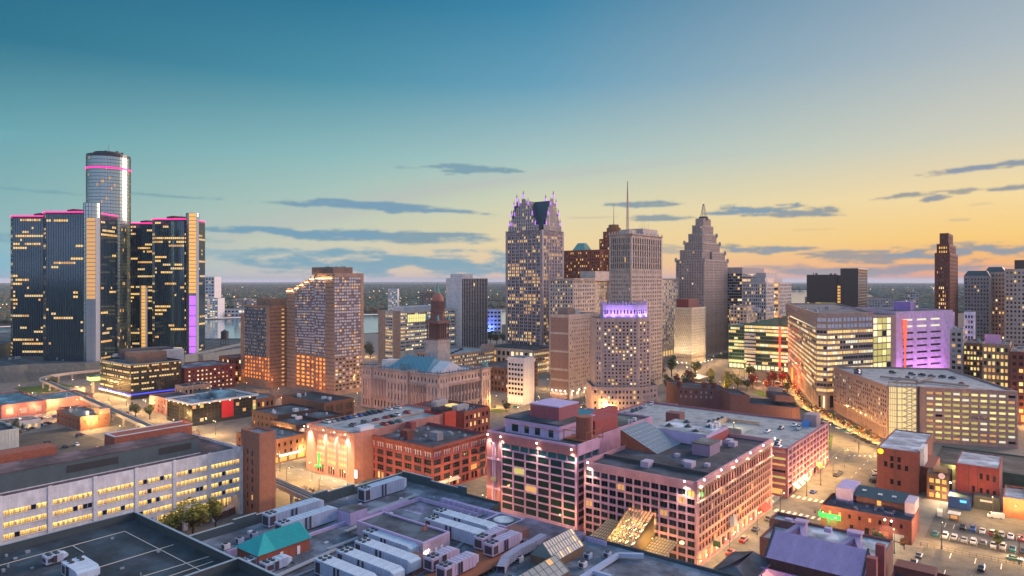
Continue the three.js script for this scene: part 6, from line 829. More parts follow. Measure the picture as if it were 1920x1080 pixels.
function skylight(label, u, v, len, half, y0, y1) {
  const g = thing('glass_skylight', label, 'skylight', u, v, RH, 0), n = 12, gl = glass(0.16, 0.20, 0.21, 1.5, 0.35, 0), gw = new THREE.MeshStandardMaterial({ color: rgb(0.25, 0.16, 0.08), roughness: 0.3, emissive: rgb(1, 0.55, 0.18), emissiveIntensity: 0.35 }), r = mulberry(len * 7 | 0), fr = new Q();
  bx(0, len, -0.2, y0, -half, half).to('curb_wall', mt(0.20, 0.12, 0.07, 0.7, T.metal), g);
  for (const s of [1, -1]) for (let k = 0; k < n; k++) for (let j = 0; j < 3; j++) { const t0 = j / 3, t1 = (j + 0.96) / 3, x0 = len * k / n + 0.05, x1 = len * (k + 1) / n - 0.05, p = (x, t) => [x, y0 + (y1 - y0) * t, s * half * (1 - t)]; new Q().quad(p(x0, t0), p(x1, t0), p(x1, t1), p(x0, t1)).to('roof_pane', r() < 0.16 ? gw : gl, g); }
  for (const x of [0, len]) { new Q().tri([x, y0, half], [x, y0, -half], [x, y1, 0]).to('gable_pane', gl, g); }
  for (const s of [1, -1]) for (let k = 0; k <= n; k++) bar(fr, [len * k / n, y0, s * (half + 0.04)], [len * k / n, y1 + 0.05, 0], 0.07); for (const t of [0, 0.33, 0.67, 1]) for (const s of [1, -1]) bar(fr, [0, y0 + (y1 - y0) * t, s * half * (1 - t)], [len, y0 + (y1 - y0) * t, s * half * (1 - t)], 0.07); fr.to('glazing_bars', mt(0.16, 0.2, 0.2, 0.5), g); return g;
}
skylight('gabled glass skylight, upper of the two, beside the silver duct', 154.6, 110, 14.6, 4.2, 2.4, 6.6); skylight('long low glass skylight glowing amber inside, lower of the two', 124, 105.4, 30, 4.6, 1.4, 4.6);
{ const g = thing('pink_lit_walkway', 'curved pink lit canopy walk between the skylight and the glass entrance', 'canopy', 180.6, 120, 0); bx(0, 5.4, 8.4, 9.8, 0, 22).to('roof_slab', mt(0.26, 0.14, 0.2, 0.8, T.roof), g); bx(-0.3, 5.6, 6.6, 8.4, -0.2, 22.3).to('fascia', mt(0.60, 0.22, 0.42, 0.7), g); const w = new Q(); for (let k = 0; k < 7; k++) w.box(-0.1, 0.05, 1, 6.4, 0.6 + k * 3.1, 3.2 + k * 3.1); w.to('lit_windows', L.a, g, 'stuff'); bx(0.1, 5.3, 0, 6.6, 0.1, 22).to('glazed_wall', M.bronze, g); const l = new THREE.PointLight(rgb(1, 0.3, 0.5), 160, 0, 2); l.position.set(-2.5, 5, 11); l.castShadow = true; l.shadow.radius = 20; g.add(l); const bl = mesh('lamp_bulb', new THREE.SphereGeometry(0.2, 8, 6), glow(1, 0.4, 0.55, 6), g); bl.position.set(-2.5, 5, 11); }
// ---------- black roof in the bottom left corner ----------
{
  const B = bld('black_roof_building', 'black flat roof with parapet and thin white seams in the bottom left corner', { u: 20, v: 110, wall: mt(0.05, 0.075, 0.09, 0.7, T.metal), roof: mt(0.035, 0.065, 0.09, 0.8, T.roof), category: 'building' });
  B.poly([[0, 117.5], [0, 58], [77, 58], [77, 117.5]], 0, 18.6, { par: 2.2 }); B.poly([[0, 57.4], [0, 0], [77.4, 0], [77.4, 57.4]], 0, 18.9, { par: 2.6 });
  const cp = new Q().box(-0.1, 77.1, 18.6, 18.75, -117.6, -117).box(76.4, 77.1, 18.6, 18.75, -117, -58).box(-0.1, 77.5, 18.9, 19.05, -57.5, -56.8).box(76.8, 77.5, 18.9, 19.05, -56.8, 0); B.add('parapet_coping', cp, mt(0.36, 0.46, 0.54, 0.6, T.metal));
  const ln = new Q(); for (const [a0, b0, a1, b1] of [[8, 108, 70, 108], [70, 108, 70, 62], [30, 86, 74, 86], [20, 74, 76, 70], [56, 108, 56, 100], [62, 66, 75, 66]]) bar(ln, [a0, 16.5, -b0], [a1, 16.5, -b1], 0.07); B.add('roof_pipes', ln, mt(0.6, 0.58, 0.52, 0.6)); clutter(B, 26, 4, 74, 62, 114, 16.4, 91, M.galv, 0.45); for (const [a, b, w, d] of [[40, 92, 9, 6], [60, 78, 7, 9], [22, 96, 6, 10], [48, 68, 10, 5]]) B.add('membrane_patch', bx(a, a + w, 16.4, 16.43, -b - d, -b), mt(0.05, 0.08, 0.11, 0.9, T.roof)); B.done();
  const grp = 'units on the black corner roof'; airHandler('white rooftop unit nearer the white office on the black roof', 50, 215, 9, 5.2, 3.4, 'w', 16.5, false, grp); airHandler('white rooftop unit nearest the right parapet of the black roof', 66.5, 198, 9, 5.2, 3.4, 'w', 16.5, false, grp); airHandler('small white unit between the two large ones on the black roof', 66, 207, 4, 3, 2.4, 'u', 16.5, false, grp); airHandler('rooftop unit cut by the left frame edge on the black roof', 40, 200, 6, 4, 3, 'w', 16.5, false, grp); airHandler('rooftop unit at the bottom frame edge of the black roof', 54, 190, 7, 4.5, 3.2, 'w', 16.5, false, grp);
}
// ---------- white office with ribbon windows ----------
{
  const r = mulberry(66), B = bld('white_ribbon_office', 'long white office with gold lit ribbon windows and a dark penthouse', { u: 28, v: 249, wall: mt(0.78, 0.78, 0.85, 0.8, T.stone), roof: M.roofRed, category: 'building', partMats: { pier_strips: mt(0.70, 0.70, 0.78, 0.8, T.stone) } });
  const lf = () => (r() < 0.1 ? 'mid' : ROOMS[Math.floor(r() * 6)]);
  B.tier(0, 118, 0, 40, 8, 26.3, { par: 1, top: 3.4, F: { bays: 9, c: 8, r: 4, ww: 0.975, wh: 0.45, dp: 0.5, sd: 0, m: 0.8, y0: 8.4, up: 0.5, lf, single: 'window_pane' } });
  B.tier(0, 84, 1, 40, 0, 8, { par: 0, F: { c: 30, r: 2, ww: 0.9, wh: 0.7, lf } }); const gl = new Q(), mu = new Q(); for (let k = 0; k < 16; k++) { mesh('window_pane', pane(1.7, 4.6), L[ROOMS[k % 6]], B.g).position.set(86 + k * 2, 5.4, -6); mu.box(84.9 + k * 2, 85.1 + k * 2, 2.6, 8, -6, -5.8); } B.add('glazing_bars', mu, M.darkMetal);
  B.tier(84, 118, 6.2, 40, 0, 8, { par: 0 }); const pl = new Q(); for (let k = 0; k < 4; k++) pl.box(84.2 + k * 11, 85.8 + k * 11, 0, 8, -1.6, -0.05); B.add('columns', pl, B.wallMat); const bk = new Q(); for (let k = 0; k < 12; k++) { const t = k / 12 * Math.PI * 0.9, u2 = (k + 1) / 12 * Math.PI * 0.9; bk.quad([88 + k * 2.4, 0, -3 + 2.6 * Math.sin(t)], [90.4 + k * 2.4, 0, -3 + 2.6 * Math.sin(u2)], [90.4 + k * 2.4, 3.4 - 1.2 * Math.sin(u2), -3 + 2.6 * Math.sin(u2)], [88 + k * 2.4, 3.4 - 1.2 * Math.sin(t), -3 + 2.6 * Math.sin(t)]); } B.add('curved_brick_wall', bk, M.brickPurple);
  for (let k = 0; k <= 9; k++) B.add('pier_strip', bx(k * 118 / 9 - 0.55, k * 118 / 9 + 0.55, 8, 26.7, 0.02, 0.2), mt(0.80, 0.80, 0.86, 0.8, T.stone)); B.add('ledges', (() => { const q = new Q(); for (let j = 0; j < 4; j++) q.box(0, 118, 9.2 + j * 3.63, 9.38 + j * 3.63, -0.4, 0.12); return q; })(), mt(0.60, 0.56, 0.52, 0.8));
  B.box('dark_penthouse', mt(0.08, 0.12, 0.14, 0.6, T.metal), -4, 105, 8, 21, 25.2, 31.4); B.add('penthouse_roof', bx(-4, 105.2, 31.4, 31.7, -21, -7.8), M.roofRed); for (const [a, b] of [[60, 76], [90, 102], [6, 26]]) B.add('louvre', bx(a, b, 27.6, 30, -8, -7.9), M.darkMetal); B.add('penthouse_coping', bx(-4, 105.4, 25.25, 25.5, -8, -7.4), M.whitePaint);
  B.box('brick_penthouse', M.brickBrown.clone ? mt(0.40, 0.135, 0.085, 0.9, T.brick) : M.brick, 82, 111.5, 26, 35, 25.2, 33); B.add('brick_penthouse_rim', new Q().box(81.8, 111.7, 33, 33.3, -35.2, -34.4).box(81.8, 82.6, 33, 33.3, -34.4, -26).box(82.6, 111.7, 33, 33.3, -26.4, -25.8), M.whitePaint); B.box('brick_penthouse', mt(0.40, 0.135, 0.085, 0.9, T.brick), 0, 63, 26, 34, 25.2, 33.4); B.add('white_rim', new Q().box(-0.2, 118.2, 26.3, 26.6, -40.2, -39.4), M.whitePaint);
  B.done();
  const S = bld('brick_stair_tower', 'plain orange brown brick stair tower at the end of the white office', { u: 147, v: 238, du: 7, dv: 13, h: 33, wall: mt(0.44, 0.20, 0.13, 0.9, T.brick), roof: mt(0.4, 0.42, 0.46, 0.8, T.roof), category: 'tower' });
  for (let j = 0; j < 7; j++) for (const b of [3.4, 6.6]) { const w = mesh('window', pane(0.9, 1.9), j === 1 && b === 3.4 ? L.e : M.dark, S.g); w.position.set(-0.04, 4.5 + j * 3.4 - (b < 5 ? 0.4 : 0), -b - 1.6); w.rotation.y = -Math.PI / 2; } S.done();
}
// ---------- violet roofed tavern in the bottom right ----------
{
  const pm = mt(0.50, 0.34, 0.58, 0.8, T.metal), B = bld('violet_roof_tavern', 'brick tavern with violet tiled gable roof and twin bent chimneys', { u: 200, v: 36, wall: M.brickPurple, roof: M.roofWhite, category: 'building' });  // pm: violet light spill put into the roof colour, gable and terrace likewise
  B.tier(10, 32, 0, 32.5, 0, 14, { par: 0.9 }); B.tier(0, 10, 2, 27, 0, 13, { par: 0 }); B.tier(24, 32, 24, 34, 0, 15.5, { par: 1.2 });
  B.add('tiled_roof', new Q().quad([-2.2, 13, -27], [-2.2, 13, -2], [6.4, 18.4, -2], [6.4, 18.4, -27]).quad([6.4, 18.4, -27], [6.4, 18.4, -2], [10.2, 15.5, -2], [10.2, 15.5, -27]), pm); B.add('gable_wall', new Q().tri([-2, 13, -26.8], [10, 13, -26.8], [6.4, 18.3, -26.8]).tri([-2, 13, -2.2], [10, 13, -2.2], [6.4, 18.3, -2.2]), M.purpleLightTint); B.add('roof_verge', (() => { const q = new Q(); bar(q, [-2.2, 13.2, -27], [6.4, 18.7, -27], 0.25); bar(q, [-2.2, 13.2, -2], [6.4, 18.7, -2], 0.25); return q; })(), M.charcoal);
  B.add('terrace_wall', bx(-6, -5.6, 6, 11.4, -27, -2), M.purpleLightTint); B.add('terrace_deck', bx(-12, -2, 8.4, 8.6, -27, -2), mt(0.10, 0.07, 0.09, 0.9, T.roof)); B.box('porch', M.mauve, -16, 0.5, 27.2, 36, 0, 10.5); { const q = new Q(); q.quad([-18, 11, -26], [1, 11, -26], [0, 13, -31], [-14, 13, -31]).quad([-18, 11, -37.5], [-18, 11, -26], [-14, 13, -31], [-13, 13, -33]).quad([1, 11, -37.5], [-18, 11, -37.5], [-13, 13, -33], [0, 13, -31]).tri([1, 11, -26], [1, 11, -37.5], [0, 13, -31]); B.add('porch_roof', q, M.roofDark); B.add('porch_fascia', bx(-18, 1, 10.3, 11, -37.5, -26), mt(0.5, 0.28, 0.42, 0.7)); }
  B.box('street_front', M.mauve, -14, -12, -2, 26, 0, 8.6); for (let k = 0; k < 14; k++) { const w = mesh('window', pane(0.9, 3.4), M.dark, B.g); w.position.set(-14.05, 5.2, 1 - k * 1.9); w.rotation.y = -Math.PI / 2; } B.add('dark_eave', bx(-15, -10, 8.6, 9.1, -27, 2), M.roofDark);
  const ch = new Q(); for (const b of [7, 22]) { ch.box(15, 17.4, 14, 19, -b - 1.4, -b + 1.4); ch.box(14.6, 17.8, 19, 19.5, -b - 1.8, -b + 1.8); bar(ch, [16, 18, -b], [8.4, 16.2, -b - 3], 0.75); bar(ch, [16, 18, -b], [8.4, 16.2, -b + 3], 0.75); } B.add('bent_flues', ch, mt(0.5, 0.36, 0.56, 0.7, T.metal)); B.box('brick_chimney', M.brick, 0, 2.4, -1, 1.4, 0, 18.6); B.box('brick_chimney', M.brick, 8, 10, -1.6, 0.6, 0, 19.8); B.add('roof_vents', (() => { const q = new Q(); for (const [a, b] of [[27, 28], [26, 16], [28, 10]]) q.box(a, a + 1.8, 14, 15.3, -b - 2, -b); return q; })(), M.lavender);
  const pk = new Q(), cc = new Q(); for (let k = 0; k < 5; k++) { pk.box(-8.4, -7, 9.3, 9.4, -23 + k * 4.4, -20.8 + k * 4.4); pk.box(-7.8, -7.6, 8.6, 9.3, -22 + k * 4.4, -21.8 + k * 4.4); } B.add('terrace_tables', pk, M.whitePaint); lampAt(B.g, 20, 6, 2.6, 150, SOD, L.lamp, 0.22, 'wall_lamp_bulb'); B.done();
}
// ---------- the bar with the green neon and its neighbours ----------
{
  const B = bld('green_neon_bar', 'low red brick bar with glowing green corner sign and roof terrace', { u: 271.5, v: 36.5, wall: mt(0.24, 0.075, 0.07, 0.9, T.brick), roof: M.roofDark, category: 'building' });
  B.tier(0, 18, 0, 29.5, 0, 8.4, { par: 1, L: { c: 8, r: 1, ww: 0.28, wh: 0.55, m: 1.5, y0: 4.4, y1: 7.2, lf: spots(0.2, 9, ['e'], ['dark']), single: true } });
  const lw = new Q(); for (const [b, w, k] of [[4, 3.4, 0], [8.6, 3, 1], [14, 1.4, 2], [19, 1.2, 2]]) { const p = mesh('ground_floor_window', pane(w, 2.6), [M.concrete, M.brickOrange, M.dark][k], B.g); p.position.set(-0.05, 1.7, -b); p.rotation.y = -Math.PI / 2; }
  B.add('neon_sign', bx(-0.8, -0.1, 3.9, 5.6, -29.4, -22.6).box(-0.1, 3, 3.9, 5.6, -30.3, -29.6), L.green); { const p = new THREE.PointLight(rgb(0.05, 1, 0.15), 90, 0, 2); p.position.set(-2.2, 3.6, -26); p.castShadow = true; p.shadow.radius = 40; B.g.add(p); }
  B.box('terrace_house', M.brickPurple, 13, 26, 4, 20, 7.4, 10.6); B.add('blue_roof', new Q().quad([12, 10.4, -3.4], [12, 10.4, -20.4], [20, 12.6, -20.4], [20, 12.6, -3.4]).quad([20, 12.6, -3.4], [20, 12.6, -20.4], [27, 10.6, -20.4], [27, 10.6, -3.4]), mt(0.035, 0.085, 0.115, 0.5, T.metal)); B.add('roof_lights', new Q().box(15, 16.4, 11.4, 11.7, -8.4, -7).box(15, 16.4, 11.4, 11.7, -13, -11.6).box(16, 17.4, 11.7, 12, -18.6, -17.2), M.pale); B.box('lavender_house', M.lavender, 12, 26, 21, 27, 7.4, 12.4); B.box('white_end_house', mt(0.62, 0.5, 0.64, 0.7, T.metal), 9, 19, 0.2, 3.4, 5, 12.2); B.add('lit_terrace_window', bx(12.9, 12.96, 8, 9.8, -13, -11.6), L.c);
  B.add('terrace_furniture', (() => { const q = new Q(), r = mulberry(5); for (let k = 0; k < 16; k++) { const a = 3 + 8 * r(), b = 6 + 20 * r(); q.box(a, a + 0.9, 7.5, 8.4, -b - 0.9, -b); } return q; })(), mt(0.2, 0.16, 0.24, 0.8), 'stuff'); for (const b of [6, 8]) flood(B.g, -1.4, 7.6, -b, -4, 0, -b, 130, WHITE, 1.2, 0.3); B.done();
  const C = bld('white_roof_brick_block', 'tall red brick block with white roof and round yellow sign at its corner', { u: 337, v: 42.6, wall: mt(0.26, 0.085, 0.075, 0.9, T.brick), roof: M.roofWhite, category: 'building' });
  C.tier(0, 46, 0, 16, 0, 18.2, { par: 0.4 }); C.box('side_wing', mt(0.34, 0.10, 0.07, 0.9, T.brick), 6, 30, -4.5, 0, 0, 11); C.box('white_stair_house', M.white, 3, 14, -1.6, 0.4, 12, 19.4); for (const [b, y] of [[10.2, 14], [7.4, 14], [12.6, 11.4], [10.2, 11], [7.4, 10.8], [4.6, 10.6], [10.2, 4], [7.4, 3.8]]) { const w = mesh('window', pane(1.3, 2.2), M.dark, C.g); w.position.set(-0.05, y, -b); w.rotation.y = -Math.PI / 2; } const sg = new Q(); C.add('downpipe', bx(-0.2, -0.02, 0, 18, -9.1, -8.9), M.darkMetal); const ds = mesh('round_sign_light', new THREE.CylinderGeometry(1.15, 1.15, 0.2, 20), L.sun, C.g); ds.rotation.z = Math.PI / 2; ds.position.set(-0.15, 16.6, -14.6); C.done();
  const D = bld('red_square_block', 'red painted brick block with white roof beyond the car lot', { u: 337, v: 14.6, du: 26, dv: 14.8, h: 16, wall: mt(0.31, 0.065, 0.07, 0.9, T.brick), roof: M.roofWhite, category: 'building', par: 0.3 }); for (const [b, y] of [[6, 12], [3.8, 11.8], [1.6, 11.6], [6, 6], [3.8, 5.8], [1.6, 5.6], [8.6, 6.4]]) { const w = mesh('window', pane(1.0, 2.4), M.dark, D.g); w.position.set(-0.05, y, -b); w.rotation.y = -Math.PI / 2; } D.add('downpipes', new Q().box(-0.2, -0.02, 0, 16, -10.3, -10.1).box(-0.2, -0.02, 0, 16, -7.3, -7.1), M.darkMetal); D.done();
  const E2 = bld('orange_shop', 'low orange brick shop with pale blue roof and wall lamps at the right edge', { u: 327, v: -20, wall: M.brickOrange, roof: mt(0.34, 0.48, 0.58, 0.8, T.roof), category: 'building' }); E2.tier(0, 20, 0, 33, 0, 7.6, { par: 0.6 }); E2.box('pink_parapet', M.mauve, 12, 20, 2, 26, 7, 9.4); for (const b of [6, 20, 29]) lampAt(E2.g, -1.1, 5.2, -b, 170, WARM, L.lamp, 0.22, 'wall_lamp_bulb'); E2.box('door', M.darkMetal, -0.12, 0, 15, 17, 0, 2.6); E2.done();
  const F = bld('black_front_bar', 'low black fronted bar with grey roof and pale lettering strip', { u: 331, v: 14.2, wall: M.charcoal, roof: M.roofGrey, category: 'building' }); F.tier(0, 5.4, 0, 8.6, 0, 5.4, { par: 0.3 }); F.add('lettering_strip', bx(-0.12, 0, 3.4, 4.1, -6.4, -2.4), M.whitePaint); F.done();
  const G = bld('blue_container_bar', 'bright blue walled stall with cyan neon sign at the car lot', { u: 326, v: 23.4, wall: mt(0.02, 0.07, 0.26, 0.6, T.metal), roof: mt(0.04, 0.06, 0.04, 0.9, T.roof), category: 'building' }); G.tier(0, 9, 0, 7.6, 0, 4.8, { par: 0.3 }); G.add('neon_sign', bx(-0.2, -0.02, 3, 3.9, -3.6, -1.4), L.cyan); G.done();
  const I = bld('timber_entry_house', 'warm lit timber framed entry house with round pale sign', { u: 334, v: 31.4, wall: mt(0.14, 0.07, 0.05, 0.8, T.metal), roof: M.roofGrey, category: 'building' }); I.tier(0, 12, 0, 8, 0, 11, { par: 0.4, L: { c: 3, r: 3, ww: 0.7, wh: 0.6, y0: 0.4, lf: spots(0.7, 8, ['c', 'e', 'a']) } }); const dd = mesh('round_sign', new THREE.CylinderGeometry(1.2, 1.2, 0.2, 20), mt(0.62, 0.5, 0.6, 0.6), I.g); dd.rotation.z = Math.PI / 2; dd.position.set(-0.2, 10.4, -2.6); I.add('tan_roof_deck', bx(3, 9, 11, 12.4, -6, -1), mt(0.36, 0.2, 0.09, 0.8, T.metal)); flood(I.g, -1.6, 8.6, 0.6, -6, 0, 0.6, 900, WHITE, 1.2, 0.3); lampAt(I.g, -1, 3.4, -4, 130, SOD, L.lamp, 0.22, 'wall_lamp_bulb'); I.done();
  const J = bld('near_brick_roof', 'dark flat roof with white vents at the bottom edge near the car lot', { u: 196, v: -14, wall: mt(0.24, 0.075, 0.06, 0.9, T.brick), roof: mt(0.05, 0.04, 0.055, 0.9, T.roof), category: 'building' }); J.tier(0, 30, 0, 48, 0, 9.4, { par: 0.7 }); J.box('brick_bulkhead', M.brickDark, 24, 30, 38, 48, 8, 10.8); clutter(J, 7, 16, 26, 10, 36, 8.7, 3, M.whitePaint, 0.9); J.done();
  const K = bld('low_dark_terrace', 'low dark sheds with green wall between the brick blocks and the long garage', { u: 372, v: -2, wall: mt(0.08, 0.13, 0.10, 0.9, T.stone), roof: mt(0.07, 0.075, 0.07, 0.9, T.roof), category: 'building' }); K.tier(0, 40, 0, 44, 0, 7, { par: 0.5 }); K.tier(6, 60, -40, -1, 0, 8, { par: 0.5 }); K.done(); const Kn = K; lampAt(Kn.g, -2, 7, -34, 260, WARM, L.lamp, 0.25, 'wall_lamp_bulb');
}
{ // old brick backs beyond the roof deck
  const [u, v] = UV(117.4, 484.6), B = bld('long_brick_back', 'purple brown brick building back with two rows of small windows by the square', { u, v, wall: M.brickPurple, roof: M.roofDark, category: 'building' }), q = [[117.4, 520], [117.4, 484], [142, 478], [150, 472], [150, 500]]; B.poly(rel(u, v, q), 0, 15.8, { par: 0.8, edges: [null, { c: 7, r: 2, ww: 0.3, wh: 0.5, y0: 8, y1: 14.4, dp: 0.3, lf: spots(0.3, 3, ['paleWarm'], ['paleWarm', 'dark']), single: true }, null, null, null] }); const cc = rel(u, v, [[121, 490], [138, 486], [144, 484]]); for (const [a, b] of cc) B.box('chimney', M.brickDark, a, a + 3, b, b + 3, 15, 19); B.done();
  const [u2, v2] = UV(145, 452), C = bld('brick_row_back', 'purple brown brick row with stepped roofs and a pale gable at its end', { u: u2, v: v2, wall: M.brickPurple, roof: M.roofDark, category: 'building' }); C.poly(rel(u2, v2, [[146, 478], [145.5, 455], [156, 448], [156, 474]]), 0, 16.2, { par: 0.8 }); C.poly(rel(u2, v2, [[156, 474], [156, 448], [178, 434], [184, 436], [184, 460]]), 0, 11, { par: 0.7 }); C.poly(rel(u2, v2, [[172, 462], [172, 446], [182, 440], [182, 456]]), 13, 17, { par: 0.5 }); const gp = rel(u2, v2, [[176, 470], [184, 464]]); C.add('pale_gable', new Q().quad([gp[0][0], 0, -gp[0][1]], [gp[1][0], 0, -gp[1][1]], [gp[1][0], 19, -gp[1][1]], [gp[0][0], 19, -gp[0][1]]), M.tan); C.done();
  const D = bld('blue_booth_house', 'small pink house with bright blue box beside the roof deck', { u: 392, v: 182, wall: M.mauve, roof: M.roofGrey, category: 'building' }); D.tier(0, 10, 0, 12, 0, 14, { par: 0.4 }); D.box('blue_box', mt(0.03, 0.35, 0.85, 0.6), 1, 5, -3, 1, 6, 11); D.done();
}

// ---------- street lamps ----------
const poleGeo = new Q().cyl(0, 0, 0, 0.16, 0.09, 8.6, 8).cyl(0, 0, 0, 0.3, 0.28, 0.6, 8).geo(), armGeo = bar(new Q(), [0, 8.5, 0], [1.3, 8.9, 0], 0.07).geo(), headGeo = new Q().box(0.9, 1.8, 8.78, 8.96, -0.2, 0.2).geo(), bulbGeo = BULB;
function streetLamp(label, u, v, turn = 0, power = 300, color = WARM, bulb = L.lamp, group) {
  const g = thing('street_lamp', label, 'street lamp', u, v, 0.02, turn, group);
  mesh('pole', poleGeo, M.pole, g); mesh('arm', armGeo, M.pole, g); const hd = mesh('lamp_head', headGeo, M.pole, g), b = mesh('lamp_bulb', bulbGeo, bulb, hd); b.position.set(1.4, 8.6, 0);
  const p = new THREE.PointLight(color, power * 2.0, 0, 2); p.position.set(1.4, 8.6, 0); p.castShadow = true; p.shadow.radius = 8; g.add(p); return g;
}
function lampRow(where, u0, v0, u1, v1, n, turn, power, color = WARM) { for (let k = 0; k < n; k++) { const t = n > 1 ? k / (n - 1) : 0; streetLamp(`${ORD[k]} lamp post from the near end, ${where}`, u0 + (u1 - u0) * t, v0 + (v1 - v0) * t, turn, power, color, L.lamp, 'street lamps ' + where); } }
lampRow('along the casino hotel side of the street', 140, 82, 276, 82, 6, -Math.PI / 2, 130); lampRow('before the awnings of the striped garage', 306, 80, 366, 78, 4, -Math.PI / 2, 240); lampRow('on the tavern side of the casino street', 190, 61.5, 262, 61.5, 3, Math.PI / 2, 360);
lampRow('on the bright street below the pink garage', 190, 214, 190, 290, 4, Math.PI, 300); lampRow('on the guideway side of the bright street', 174, 214, 178, 290, 4, 0, 360); lampRow('on the avenue before the black glass block', 207, 318, 224, 600, 9, Math.PI, 620, rgb(1, 0.56, 0.2)); lampRow('along the far kerb of the avenue', 163, 330, 178, 590, 7, 0, 560, WARM);
lampRow('beside the red brick warehouse', 212, 200, 275, 200, 3, -Math.PI / 2, 220); lampRow('on the corner street before the pink grid block', 203, 100, 203, 172, 3, Math.PI, 140); lampRow('along the street past the county building', 379.5, 240, 379.5, 420, 6, 0, 560, SOD); lampRow('opposite the county building', 399, 230, 399, 400, 4, Math.PI, 420);
lampRow('beside the orange lit garage of the stepped tower', 302, 330, 302, 600, 7, 0, 220, rgb(1, 0.4, 0.1)); lampRow('before the stepped hotel', 328, 400, 328, 620, 5, Math.PI, 90, rgb(1, 0.36, 0.08)); lampRow('along the riverfront boulevard', 110, 640, 300, 640, 6, Math.PI / 2, 620, SOD); lampRow('farther along the riverfront boulevard', 330, 636, 640, 636, 7, Math.PI / 2, 620, SOD);
lampRow('before the green neon bar', 260, 40, 260, 58, 2, Math.PI, 90); lampRow('along the fenced car lot road', 275, -36, 275, 28, 4, 0, 300); lampRow('at the back of the car lot', 322, -30, 322, 16, 3, Math.PI, 360); lampRow('on the crossing past the white roof block', 396, 62, 436, 116, 4, 0, 560); lampRow('along the square before the green glass office', 560, 180, 690, 250, 6, 0, 340);
lampRow('around the market square trees', 520, 190, 640, 290, 6, 0, 320); lampRow('by the tan hotel', 470, 250, 470, 330, 3, 0, 420); lampRow('at the foot of the gabled skyscraper', 575, 330, 575, 420, 4, 0, 360); lampRow('beyond the mast tower to the lattice block', 620, 270, 760, 290, 5, Math.PI / 2, 340); lampRow('by the dark warehouse lots at left', 120, 500, 150, 520, 2, 0, 420, rgb(1, 0.4, 0.2)); lampRow('behind the long parking garage', 470, -20, 560, 20, 4, 0, 620, SOD);

// ---------- trees ----------
function leafGeo(seed, n, R, H0, H1, size) {
  const r = mulberry(seed), q = new Q(), lobes = []; for (let k = 0; k < 9; k++) { const t = r() * 6.283, d = R * 0.55 * Math.sqrt(r()); lobes.push([d * Math.cos(t), H0 + (H1 - H0) * (0.2 + 0.65 * r()), d * Math.sin(t), R * (0.34 + 0.26 * r())]); }
  for (let k = 0; k < n; k++) {
    const l = lobes[Math.floor(r() * 9)], a = r() * 6.283, b = Math.acos(2 * r() - 1), d = l[3] * (0.55 + 0.5 * r()), c = [l[0] + d * Math.sin(b) * Math.cos(a), l[1] + d * Math.cos(b) * 0.9, l[2] + d * Math.sin(b) * Math.sin(a)], s = size * (0.6 + 0.8 * r());
    const t1 = r() * 6.283, n1 = [Math.cos(t1), (r() - 0.5) * 1.2, Math.sin(t1)], n2 = [-Math.sin(t1) * 0.7, (r() - 0.5) * 1.4, Math.cos(t1) * 0.7], p = (x, y) => [c[0] + (n1[0] * x + n2[0] * y) * s, c[1] + (n1[1] * x + n2[1] * y) * s, c[2] + (n1[2] * x + n2[2] * y) * s];
    q.quad(p(-1, 0), p(0, -0.6), p(1, 0), p(0, 0.6));
  }
  return q.geo();
}
function limbGeo(seed, H0, bare) { const r = mulberry(seed), q = new Q().cyl(0, 0, 0, 0.24, 0.15, H0 + 1, 7, false), grow = (a, dir, len, rad, lv) => { const b = a.map((x, i) => x + dir[i] * len); bar(q, a, b, rad); if (lv > 0) for (let k = 0; k < 3; k++) { const t = r() * 6.283, m = 0.75; grow(b.map((x, i) => x - dir[i] * len * 0.25 * k), [dir[0] * 0.6 + Math.cos(t) * m, 0.45 + 0.4 * r(), dir[2] * 0.6 + Math.sin(t) * m], len * 0.68, rad * 0.58, lv - 1); } }; for (let k = 0; k < 5; k++) { const t = k * 1.257 + r(); grow([0, H0 * (0.75 + 0.06 * k), 0], [Math.cos(t) * 0.6, 0.8, Math.sin(t) * 0.6], bare ? 2.2 : 2, 0.09, bare ? 3 : 1); } return q.geo(); }
const crowns = [leafGeo(1, 620, 3.2, 2.2, 7.4, 0.42), leafGeo(2, 620, 2.8, 2.4, 8.2, 0.42), leafGeo(3, 620, 3.6, 2.0, 7.0, 0.44)], limbs = [limbGeo(1, 2.4), limbGeo(2, 2.6), limbGeo(3, 2.2)], bareLimbs = [limbGeo(7, 2.6, true), limbGeo(8, 2.4, true)];
const leafM = (r, g, b) => new THREE.MeshPhysicalMaterial({ color: rgb(r, g, b), roughness: 0.9, transmission: 0.3, thickness: 0, side: THREE.DoubleSide });
const LEAF = { green: leafM(0.055, 0.085, 0.022), dark: leafM(0.035, 0.055, 0.022), yellow: leafM(0.26, 0.24, 0.02), orange: leafM(0.26, 0.10, 0.02), red: leafM(0.22, 0.025, 0.015), rust: leafM(0.12, 0.05, 0.03) }, BARK = mt(0.06, 0.045, 0.035, 0.95);
let treeN = 0;
